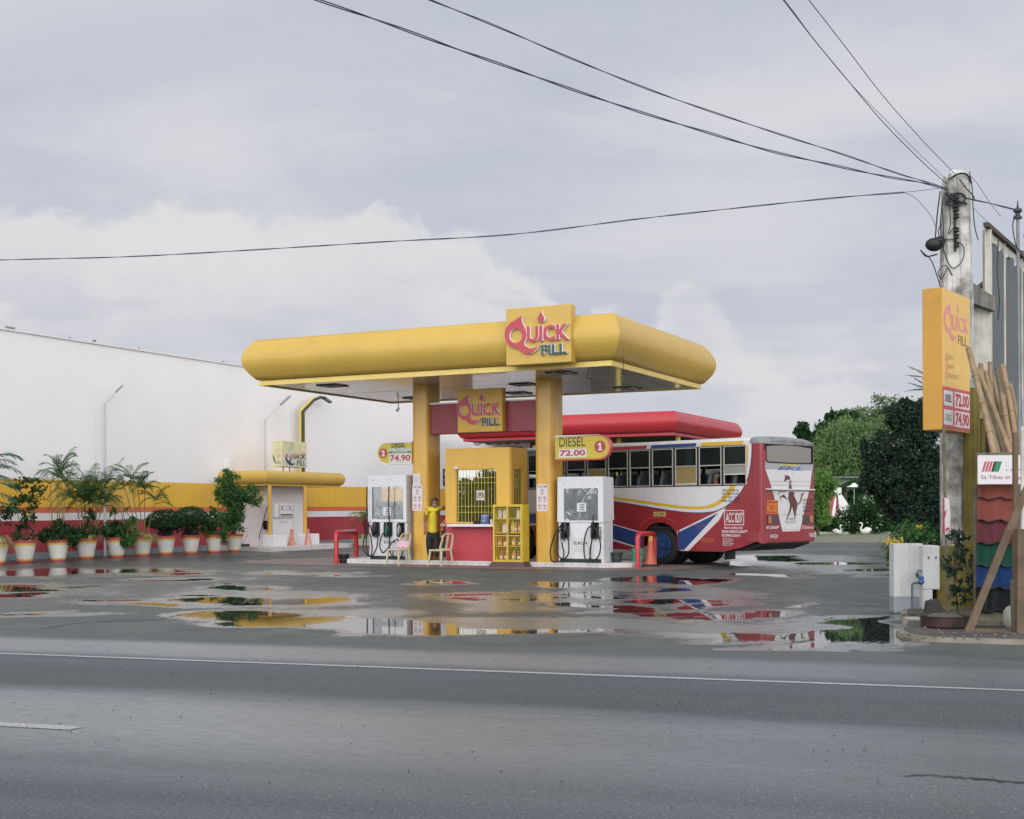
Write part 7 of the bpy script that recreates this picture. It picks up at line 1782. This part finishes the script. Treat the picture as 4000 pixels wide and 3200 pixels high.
for i, st in enumerate(('UALITY', 'UANTITY', 'UICK SERVICE')):
    m.mat = 2; z = .985-i*.125; m.text(st, .20, .20+(.25, .30, .50)[i], z, z+.06, A, .0075, off=.0)
    m.mat = 0; m.prism([[(.16+.045*math.cos(t*math.pi/8), z+.03+.055*math.sin(t*math.pi/8)) for t in range(16)], [(.16+.025*math.cos(-t*math.pi/8), z+.03+.035*math.sin(-t*math.pi/8)) for t in range(16)]], A, .007, .009); m.prism([(.13, z), (.17, z-.02), (.20, z-.035), (.17, z+.0)], A, .007, .0095)
    m.build('slogan_line', PM, PY); m = MB()
for z, st, c_, lb in ((.34, '72.00', 4, 'DIESEL'), (.075, '74.90', 5, 'X-TRA ECO')):
    m.mat = 3; m.box(.05, .42, -.009, -.0065, z, z+.21); m.box(.50, 1.16, -.009, -.0065, z-.01, z+.215)
    m.mat = c_; m.text(lb, .09, .37, z+.05, z+.155, A, .0095, off=.04)
    m.mat = 6; m.text(st, .53, 1.13, z+.01, z+.195, A, .0095, off=.05)
    m.build('price_row', PM, PY); m = MB()
m = MB(); m.box(PWD+.001, PWD+.14, .04, .10, .3, 1.6); m.build('bracket', GRYM, PY)
# olive yellow upright board behind the pole
def upright(name, label, cat, x0, x1, Y, z0, z1, th, m_, group=None, lean=0.0, strips=0):
    m = MB(); m.loft([[(x0, Y, z0), (x1, Y, z0), (x1, Y+th, z0), (x0, Y+th, z0)], [(x0+lean, Y, z1), (x1+lean, Y, z1), (x1+lean, Y+th, z1), (x0+lean, Y+th, z1)]])
    for i in range(strips):
        a = x0+(x1-x0)*(i+.5)/strips; m.loft([[(a-.006, Y-.008, z0), (a+.006, Y-.008, z0), (a+.006, Y-.001, z0), (a-.006, Y-.001, z0)], [(a-.006+lean, Y-.008, z1), (a+.006+lean, Y-.008, z1), (a+.006+lean, Y-.001, z1), (a-.006+lean, Y-.001, z1)]])
    o = m.build(name, m_); tag(o, label, cat, group); return o
def X_(px, Y): return at(px, 2000, Y).x
OLV = MATS['olive_yellow_paint']
upright('painted_board', 'weathered olive-yellow upright panel right of the pole', 'panel', X_(3774, 18.56), X_(3832, 18.56), 18.56, ZS, at(3800, 1515, 18.56).z, .12, OLV, None, 0, 3)
upright('painted_board', 'narrow dark yellow strip behind the bamboo poles', 'panel', X_(3838, 17.6), X_(3850, 17.6), 17.6, ZS, 2.7, .05, OLV)
# tile-sheet sample display
r = thing('roof_sheet_display', 'display of tile-profile roof sheets in salmon, rose, green, blue and dark blue', 'roof sheets', (X_(3816, 16.3), 16.3, 0), 0)
SC = [('#15181c', 'charcoal', .17, .49), ('#16305a', 'blue', .49, .76), ('#153f33', 'green', .76, 1.04), ('#5c2f35', 'rose', 1.04, 1.33), ('#7c443b', 'salmon', 1.33, 1.80)]
Wd = X_(3957, 16.3)-X_(3816, 16.3)
for hx, nm, z0, z1 in SC:
    m = MB(); nx_ = 28; rows = []
    zz = []; z = z0
    steps = [s_ for s_ in (.20+.285*k_ for k_ in range(7))]
    lv = sorted(set([z0, z1]+[s_ for s_ in steps if z0 < s_ < z1]))
    for a, b in zip(lv[:-1], lv[1:]):
        R_ = []
        for z_q, dep in ((a, -.035), (b-.001, 0.0)):
            R_.append([(Wd*i/nx_-.04*(1-z_q/1.8), -.018*math.cos(2*math.pi*i/nx_*1.9)+dep, z_q+(.016*math.sin(2*math.pi*i/nx_*1.9+.6))) for i in range(nx_+1)])
        m.loft(R_, False, False)
    m.build('%s_sheet' % nm, mat('sheet_'+nm, hx, .7, var=.25, coat=.0, spec=.12, streak=.2, dirt='#4a4846'), r)
for k_ in range(6):
    s_ = .20+.285*k_; m = MB()
    m.tube([(Wd*i/28-.04*(1-s_/1.8), -.018*math.cos(2*math.pi*i/28*1.9)-.036, s_-.004+.016*math.sin(2*math.pi*i/28*1.9+.6)) for i in range(29)], .008, 5)
    m.build('sheet_lap_edge', mat('sheet_edge', '#2b2527', .6), r)  # dark beading drawn in place of the shadow under each lap
m = MB(); m.box(-.03, Wd+.02, .03, .05, ZS, 1.8); m.build('backing_board', WOODG, r)
# supplier sign above
r = thing('supplier_sign', 'white sign with red bars and green block reading Sa Tibay at', 'sign', (X_(3821, 16.1), 16.1, 1.795), 0)
m = MB(); m.bbox(0, .62, 0, .03, 0, .375, .004); m.build('board', PAPER, r)
m = MB(); m.box(-.03, .66, -.01, .06, .3755, .40); m.build('top_rail', WOODG, r)
m = MB(); A = FX
m.mat = 0
for i in range(4): a = .045+i*.038; m.prism([(a, .16), (a+.026, .16), (a+.068, .29), (a+.042, .29)], A, .0005, .002)
m.mat = 1; m.prism([(.17, .16), (.26, .16), (.302, .29), (.212, .29)], A, .0005, .002)
SP_ = [mat('logo_red', '#b5525c', .5), mat('logo_green', '#1f7d55', .5), mat('ghost_grey', '#c0bdc0', .5), PRINT, mat('print_maroon', '#8a5566', .5)]
m.build('bar_and_block_logo', SP_, r); m = MB()
m.mat = 2; m.text('U', .345, .385, .22, .285, A, .0015, off=.0); m.mat = 3; m.text('A  PHILIPPINE', .345, .60, .165, .19, A, .0015)
m.build('small_lettering', SP_, r); m = MB()
m.mat = 4; m.text('Sa Tibay at', .035, .405, .055, .115, A, .0015, off=.01); m.text('Ganda', .43, .60, .055, .11, A, .0015, off=.01)
m.build('slogan_lettering', SP_, r)
# bamboo poles
def bamboo(label, p0, Y0_, p1, Y1_, r0, m_):
    a = at(*p0, Y0_); b = at(*p1, Y1_); r = thing('bamboo_pole', label, 'bamboo pole', a, 0, 'bamboo poles leaning above the supplier sign')
    d = b-a; L_ = d.length; n = max(3, int(L_/.34)); P = []; Rr = []
    j = rng.uniform(0, .1)
    for i in range(n+1):
        t = i/n; q_ = d*t+Vector((math.sin(t*3+j*20)*.012, 0, 0))
        for dt, k_ in ((-.012, 1.0), (-.004, 1.22), (.004, 1.22), (.012, 1.0)):
            tt = t+dt/L_*1.2
            if -1e-6 < tt < 1: P.append(d*tt+Vector((math.sin(t*3+j*20)*.012, 0, 0))); Rr.append(r0*k_*(1-.12*t))
    P.append(d); Rr.append(r0*.88); m = MB(); m.tube(P, Rr, 12); m.build('culm', m_, r)
    m = MB(); e = d.normalized(); m.tube([d-e*.0, d+e*.002], r0*.66, 10); m.build('hollow_end', mat('bamboo_hollow', '#3a2c20', .9), r)
bamboo('thick pale bamboo pole leaning furthest left, reaching up to the pylon sign', (3886, 1800), 16.3, (3786, 1362), 16.9, .042, BAM)
bamboo('short bamboo stub standing upright behind the leaning pole', (3850, 1600), 17.2, (3834, 1425), 17.3, .038, BAM)
bamboo('upright bamboo pole with cut top between the stub and the dark pole', (3872, 1640), 17.2, (3866, 1416), 17.4, .033, BAM)
bamboo('bamboo pole crossing from upper left to lower right', (3955, 1800), 16.5, (3820, 1440), 17.1, .036, BAM)
bamboo('thin grey bamboo pole just right of the thick pale one', (3905, 1800), 16.6, (3826, 1480), 17.1, .026, BAMG)
bamboo('second thin grey bamboo pole low behind the crossing one', (3930, 1800), 16.7, (3840, 1520), 17.1, .022, BAMG)
bamboo('dark grey bamboo pole at the right of the bundle', (3930, 1780), 17.0, (3898, 1440), 17.5, .038, BAMG)
bamboo('thick bamboo pole rightmost of the bundle', (3962, 1700), 16.9, (3918, 1430), 17.4, .040, BAM)
bamboo('split bamboo length sticking out at the far right of the bundle', (3968, 1690), 17.0, (3935, 1560), 17.3, .03, BAMG)
bamboo('slim pale bamboo pole between the stub and the upright pole', (3920, 1800), 16.8, (3852, 1452), 17.3, .030, BAM)
bamboo('brownish bamboo pole behind the crossing one, cut level with it', (3945, 1790), 16.9, (3882, 1470), 17.4, .034, BAMG)
bamboo('short thick bamboo length low at the right of the bundle', (3950, 1800), 16.7, (3916, 1540), 17.1, .040, BAM)
bamboo('pale split bamboo leaning right behind the tall timber post', (3985, 1720), 17.2, (3948, 1500), 17.6, .030, BAM)
# loose board behind bamboo
upright('dark_board', 'dark plank standing in shade behind the leaning bamboo', 'board', X_(3835, 17.9), X_(3960, 17.9), 17.9, ZS, 2.75, .04, mat('dark_plank', '#2a241f', .9))
# whitewashed column and concrete ledge behind
r = thing('concrete_gatepost', 'whitewashed concrete column with a black-stained ledge behind the bamboo', 'column', (X_(3797, 19.15), 19.15, 0), 0)
m = MB(); Yc = 19.15; k_ = Yc/5000
m.loft([[(-.02, 0, 0), (.34, 0, 0), (.34, .35, 0), (-.02, .35, 0)], [(-.02, 0, at(0, 1160, Yc).z), (.30, 0, at(0, 1210, Yc).z), (.30, .35, at(0, 1210, Yc).z), (-.02, .35, at(0, 1160, Yc).z)]]); m.build('shaft', WHTD, r)
m = MB(); za, zb_ = at(0, 1222, Yc).z, at(0, 1128, Yc).z; m.loft([[(-.03, -.16, za+.06), (.30, -.16, za-.06), (.30, -.001, za-.06), (-.03, -.001, za+.06)], [(-.03, -.16, zb_), (.30, -.16, zb_-.22), (.30, -.001, zb_-.22), (-.03, -.001, zb_)]]); m.build('ledge', mat('black_stained_ledge', '#75746f', .8, var=.6, vscale=6, streak=1.0, dirt='#1e1d1b'), r)
# netting frame receding behind
r = thing('net_frame', 'tall white-posted frame with grey netting panels behind the pole', 'frame', (0, 0, 0), 0)
def NP(t, z): return (7.20+1.55*t, 19.3+2.5*t, z)
zt0 = 5.72
for i, t in enumerate((0, .42, .92, 1.5, 2.1)):
    m = MB(); p = NP(t, 0); w_ = .016 if i else .055
    m.box(p[0]-w_, p[0]+w_, p[1], p[1]+.09, 0, zt0-.02); m.build('post', WHTD, r)
m = MB(); a = NP(-.06, zt0); b = NP(2.15, zt0+.02); m.loft([[(a[0]-.04, a[1], zt0-.015), (a[0]+.05, a[1], zt0-.015), (a[0]+.05, a[1], zt0+.05), (a[0]-.04, a[1], zt0+.05)], [(b[0]-.04, b[1], zt0-.015), (b[0]+.05, b[1], zt0-.015), (b[0]+.05, b[1], zt0+.05), (b[0]-.04, b[1], zt0+.05)]]); m.build('top_rail', mat('weathered_rail', '#4f483d', .85, var=.4, vscale=8), r)
NET = mat('grey_netting', '#62676a', .8, var=.12, vscale=.8, streak=.2, dirt='#41494f')
for a, b in ((.03, .41), (.43, .91), (.93, 1.49), (1.51, 2.08)):
    m = MB(); n = 14; R_ = []
    for z in (1.2, 2.5, 4.0, zt0-.18): R_.append([(NP(a+(b-a)*j/n, 0)[0]+.02*math.sin(j*1.3+z), NP(a+(b-a)*j/n, 0)[1]+.05+.03*math.sin(j*1.1+z*.7), z-(.05*math.sin(j*.9) if z > 5 else 0)) for j in range(n+1)])
    m.loft(R_, False, False); m.build('net_panel', NET, r)
    m = MB(); p = NP(a, 0); q_ = NP(b, 0); m.add([(p[0], p[1]+.03, zt0-.16), (q_[0], q_[1]+.03, zt0-.17), (q_[0], q_[1]+.03, zt0-.03), (p[0], p[1]+.03, zt0-.03)], [(0, 1, 2, 3)]); m.build('white_hem', WHTD, r)
m = MB(); m.tube([at(3900, 930, 19.2), at(3895, 1060, 19.2), at(3905, 1180, 19.2), at(3898, 1250, 19.2)], .01, 4); m.build('loose_wire', DGRY, r)
m = MB(); pa = at(3820, 1130, 19.6); pb = at(3855, 1100, 19.6); m.tube([pa, pb], .05, 4); o = m.build('timber_offcut', WOODG); tag(o, 'short grey timber strut wedged on the stained ledge', 'timber')
# steel service pole with insulator
sp0 = at(3985, 2000, 16.6)
r = thing('service_pole', 'thin grey steel service pole with a spool insulator on top, at the right edge', 'pole', (sp0.x, sp0.y, 0), 0)
zt_ = at(3985, 818, 16.6).z
m = MB(); m.tube([(0, 0, ZS), (0, 0, 2.0), (-.01, 0, 4.5), (-.015, 0, zt_)], [.026, .026, .022, .020], 12); m.build('tube', mat('weathered_steel', '#7c8084', .5, .3, var=.3, streak=.4, dirt='#53423a'), r)
m = MB(); m.lathe([(.02, -.13), (.055, -.12), (.055, -.10), (.03, -.08), (.03, -.05), (.055, -.03), (.055, 0), (.015, .02), (.004, .12)], 14, (-.015, 0, zt_)); m.build('spool_insulator', DGRY, r)
m = MB(); P_ = smooth_path([(-.06, 0, zt_-.08), (-.1, -.05, zt_-.25), (-.05, -.05, zt_-.5), (.06, -.03, zt_-.55), (.10, 0, zt_-.4), (.05, -.04, zt_-.35), (.12, -.04, zt_-.7)], 5); m.tube(P_, .008, 5); m.build('tail_wire', BLK, r)
# timber posts, brace, sills
def plank(name, label, a, b, w_, th, m_, cat='timber', group=None):
    a, b = Vector(a), Vector(b); d = (b-a).normalized(); s_ = d.cross(Vector((0, 1, 0))); s_ = (s_.normalized() if s_.length > .1 else Vector((1, 0, 0)))*w_/2; t_ = d.cross(s_).normalized()*th/2
    m = MB(); m.loft([[tuple(a-s_-t_), tuple(a+s_-t_), tuple(a+s_+t_), tuple(a-s_+t_)], [tuple(a.lerp(b, .5)-s_*.98-t_), tuple(a.lerp(b, .5)+s_-t_), tuple(a.lerp(b, .5)+s_+t_), tuple(a.lerp(b, .5)-s_+t_)], [tuple(b-s_-t_), tuple(b+s_-t_), tuple(b+s_+t_), tuple(b-s_+t_)]]); o = m.build(name, m_); tag(o, label, cat, group); return o
plank('brace_plank', 'diagonal timber brace leaning across the roof sheets', at(3780, 2474, 14.95), at(4010, 1905, 15.3), .085, .035, WOOD)
plank('timber_beam', 'front horizontal timber sill on the kerb, ends near the brace foot', at(3770, 2468, 15.0), at(3960, 2474, 15.0), .075, .07, WOOD)
plank('timber_beam', 'rear horizontal timber sill just above the front one', at(3790, 2433, 15.6), at(3962, 2436, 15.6), .06, .06, WOODG)
plank('timber_post', 'short grey timber stake right of the dark roof sheet', at(3962, 2460, 15.2), at(3955, 2265, 15.2), .05, .05, WOODG)
plank('timber_post', 'tall squared timber post in front of the bamboo, nearest the right edge', at(3966, 2470, 15.55), at(3966, 1690, 15.7), .055, .055, mat('ochre_timber', '#6e573b', .7, var=.3, streak=.5, dirt='#4b3624'))
plank('timber_post', 'thick weathered log post at the right frame edge', at(3990, 2482, 14.9), at(3992, 2068, 15.0), .14, .11, WOOD)
plank('white_batten', 'white painted batten at the right frame edge above the log', at(3995, 2068, 15.3), at(3993, 1665, 15.3), .035, .03, WHTD)
plank('thin_stake', 'thin grey stake standing before the olive planter wall', at(3702, 2390, 17.0), at(3686, 1660, 17.3), .03, .03, WOODG)
r = thing('small_board', 'small torn red and white board nailed to the thin stake', 'sign', at(3681, 2088, 17.0), 0)
m = MB(); m.prism([(0, 0), (.055, 0), (.10, .10), (.11, .25), (.10, .40), (.09, .47), (.01, .50)], FX, -.012, 0); m.build('sheet', PAPER, r)
m = MB(); m.prism([(0, .0), (.035, .01), (.03, .2), (.06, .33), (.03, .3), (.03, .49), (.01, .495)], FX, .0005, .003); m.prism([(.05, .03), (.09, .08), (.07, .10), (.045, .07)], FX, .0005, .003); m.build('red_print', mat('board_red', '#a23c44', .6), r)
# basin, brick rubble, young tree, stone
b_ = at(3692, 2455, 15.55)
r = thing('old_basin', 'low dark rusty red metal basin on the kerb by the planter', 'basin', (b_.x, b_.y, ZS), 0)
m = MB(); m.lathe([(.265, 0), (.285, .02), (.29, .13), (.30, .14), (.275, .14), (.26, .09)], 28); m.build('shell', mat('basin_rust', '#38211f', .6, var=.5, vscale=6, vcol2='#1d1615'), r)
m = MB(); m.loft([[(.22*math.cos(t)*k_, .2*math.sin(t)*k_, (.115+.05*q_)+.012*math.sin(t*5)) for t in [2*math.pi*j/16 for j in range(16)]] for k_, q_ in ((1, 0), (.8, .6), (.4, 1))]); m.build('earth_fill', mat('basin_earth', '#55524a', .95, var=.4, bump=.8), r)
r = thing('young_tree', 'young leafy sapling growing before the olive wall', 'sapling', (at(3745, 2400, 16.6).x, 16.6, ZS), 0)
stems(r, [((0, 0, 0), (-.05, 0, .5)), ((-.05, 0, .5), (-.03, 0, 1.1)), ((-.03, 0, .6), (.12, 0, .9)), ((-.03, 0, .5), (-.15, 0, .85))], BARK, .014)
leafmesh('foliage', cloud([(-.02, -.05, 1.02, .14, .12, .13), (.10, -.05, .80, .12, .1, .1), (-.10, -.05, .72, .14, .1, .14), (.06, -.05, .45, .13, .1, .14), (-.04, -.05, .30, .10, .1, .12)], 260, 14, .25), .10, G4, r, 1.9, .9)
r = thing('undergrowth_tuft', 'tuft of dry weeds at the foot of the sapling', 'weeds', (at(3740, 2400, 16.3).x, 16.3, ZS), 0); m = MB(); blades(m, (0, 0, 0), 40, .3, .008, 1.3); m.build('blades', leafmat('dry_weed', '#5c5a40', '#8d8560'), r)
b_ = at(3945, 2440, 15.4); m = MB(); m.ball((0, 0, .12), .09, .07, .15, 9, 6); o = m.build('grey_stone', CONC, None, (b_.x-.0, b_.y, ZS)); tag(o, 'rounded grey stone wedged behind the short stake', 'stone')
m = MB(); m.loft([[(0, 0, 0), (.2, -.02, 0), (.21, .2, 0), (0, .2, 0)], [(.03, .02, .17), (.19, 0, .15), (.2, .18, .16), (.02, .18, .17)], [(.1, .05, .2), (.17, .03, .19), (.18, .16, .2), (.1, .16, .2)]]); o = m.build('broken_masonry', mat('broken_masonry', '#3c3a36', .9, var=.4, bump=.6), None, (at(3615, 2400, 17.6).x, 17.5, ZS-.01)); tag(o, 'dark broken masonry lump under the white planter corner', 'rubble')
m = MB(); m.bbox(0, .2, 0, .14, 0, .09, .02); o = m.build('stone_block', CONC, None, (at(3548, 2440, 16.4).x, 16.5, .002)); tag(o, 'flat grey concrete block at the foot of the water meter', 'stone')

# rubble and weeds scattered over the pavement corner
m = MB()
for i in range(70):
    px, py = rng.uniform(3520, 3990), rng.uniform(2420, 2500); g = gnd(px, py, .06); s_ = rng.uniform(.008, .028)
    m.ball((g.x, g.y, .056+s_*.3), s_*rng.uniform(.8, 1.4), s_, s_*.6, 6, 4)
o = m.build('loose_rubble', mat('rubble_grey', '#6a665c', .9, var=.5)); tag(o, 'small stones and rubble strewn on the right pavement', 'rubble', kind='stuff')
r = thing('undergrowth_tuft', 'low green weeds along the foot of the white planter', 'weeds', (at(3640, 2400, 17.2).x, 17.25, .05), 0); m = MB()
for i in range(7): blades(m, (-.35+i*.13+rng.uniform(-.04, .04), rng.uniform(-.05, .05), 0), 7, .16, .006, 1.3)
m.build('blades', G2, r)

# ------------------------------------------------------------------ overhead cables
CAB = mat('cable_sheath', '#343a58', .6)
def cable(label, pts, Y0_, Y1_, r_, twist=0.0, ext=True):
    n = len(pts); P = [at(px, py, Y0_+(Y1_-Y0_)*i/(n-1)) for i, (px, py) in enumerate(pts)]
    if ext: P = [P[0]+(P[0]-P[1])*2.0+Vector((0, 0, .0))]+P
    P = smooth_path(P, 10); o = thing('overhead_cable', label, 'cable', P[-1], 0, 'overhead cables meeting at the concrete pole'); b = P[-1].copy()
    L_ = [0]
    for i in range(1, len(P)): L_.append(L_[-1]+(P[i]-P[i-1]).length)
    for k_ in ((0, 1) if twist else (0,)):
        Q = []
        steps = int(L_[-1]/.12) if twist else len(P)-1; j = 0
        for s_ in range(steps+1):
            d = L_[-1]*s_/steps
            while j < len(L_)-2 and L_[j+1] < d: j += 1
            q_ = P[j].lerp(P[j+1], (d-L_[j])/max(1e-6, L_[j+1]-L_[j])); a = d/1.1*2*math.pi/2+k_*math.pi
            Q.append(q_-b+Vector((0, math.cos(a), math.sin(a)))*twist)
        m = MB(); m.tube(Q, r_*.8, 5); m.build('strand', CAB, o)
cable('heavy twisted cable crossing the sky from upper left to the pole top', [(1240, 0), (1500, 88), (1760, 183), (2000, 267), (2250, 355), (2500, 438), (2750, 514), (3000, 588), (3250, 645), (3450, 688), (3600, 714), (3700, 740)], 12.6, 18.7, .0085, .010)
cable('second twisted cable just above the heavy one', [(1680, 0), (1950, 108), (2250, 236), (2600, 374), (3000, 510), (3300, 606), (3500, 676), (3620, 712), (3700, 738)], 13, 18.7, .0065, .007)
cable('low cable running from the pole far across the frame to the left', [(0, 1016), (500, 1003), (1000, 976), (1500, 945), (2000, 916), (2500, 855), (3000, 800), (3300, 770), (3530, 752)], 24, 19.0, .0075, .007)
cable('thin wire continuing the low cable to the pole', [(3530, 752), (3620, 742), (3700, 730)], 19, 18.8, .005, 0, False)
cable('left of the two steep cables dropping from the top right sky', [(3060, 0), (3180, 155), (3300, 300), (3450, 478), (3600, 630), (3705, 725)], 13, 18.8, .007)
cable('right steep cable dropping to the pole cap', [(3160, 0), (3300, 180), (3450, 375), (3600, 545), (3735, 685)], 13, 18.8, .006)
cable('faint thin wire beside the left steep cable', [(3080, 20), (3200, 180), (3330, 335), (3500, 510), (3590, 600), (3700, 705)], 13.2, 18.8, .004)
cable('drooping black wire from the low cable to the splice box', [(3530, 752), (3570, 770), (3610, 810), (3640, 850), (3655, 888)], 19, 18.75, .005, 0, False)
cable('twisted service wire from the pole to the steel service pole', [(3700, 752), (3790, 778), (3860, 793), (3920, 808), (3978, 822)], 18.6, 16.6, .007, .006, False)
cable('loose wire hanging from the pole cap to the right', [(3795, 690), (3830, 735), (3865, 790), (3910, 846)], 18.7, 18.5, .005, 0, False)
cable('thin wire from the pole to the net frame corner', [(3800, 810), (3840, 850), (3900, 905), (3980, 975)], 18.9, 20.6, .004, 0, False)

# ------------------------------------------------------------------ fallen leaves and grit on the road
LF = leafmat('fallen_leaf', '#6a6338', '#8d8152')
for i, (px, py) in enumerate(((55, 2746), (290, 2793), (460, 2885), (1650, 2928), (1745, 2940), (3710, 3003), (3312, 3041), (3432, 3050), (3880, 3040), (3380, 2925), (2100, 3010), (690, 2806))):
    p = gnd(px, py, .014); m = MB(); a = rng.uniform(0, 6.28); l_ = rng.uniform(.02, .035); c_, s_ = math.cos(a), math.sin(a)
    V = [(-l_, 0, 0), (-l_*.2, -l_*.35, .003), (l_, 0, .006), (-l_*.2, l_*.35, .001)]
    m.add([(x*c_-y*s_, x*s_+y*c_, z) for x, y, z in V], [(0, 1, 2), (0, 2, 3)]); o = m.build('fallen_leaf', LF, None, p)
    wh = ('by the far left edge line', 'above the centre dash', 'below the centre dash end', 'left of mid road', 'in the middle of the road', 'large, near the tar crack', 'left of the tar crack', 'just above the tar crack start', 'at the right end of the crack', 'small, right lane', 'centre of the near lane', 'right of the centre dash')[i]
    tag(o, 'small dry leaf lying on the asphalt, '+wh, 'leaf', 'fallen leaves on the road')
GRT = mat('grit', '#2b2c2e', .8); m = MB()
for i in range(420):
    u, v = rng.uniform(-6, 7), rng.uniform(-6.5, 2); p = RP(u, v, .012); s_ = rng.uniform(.003, .009); m.add([(p[0]-s_, p[1]-s_, p[2]), (p[0]+s_, p[1]-s_, p[2]), (p[0], p[1]+s_, p[2]), (p[0], p[1], p[2]+s_)], [(0, 1, 3), (1, 2, 3), (2, 0, 3)])
o = m.build('road_grit', GRT, None, None, 0, False); tag(o, 'scattered dark grit on the asphalt', 'grit', kind='stuff')
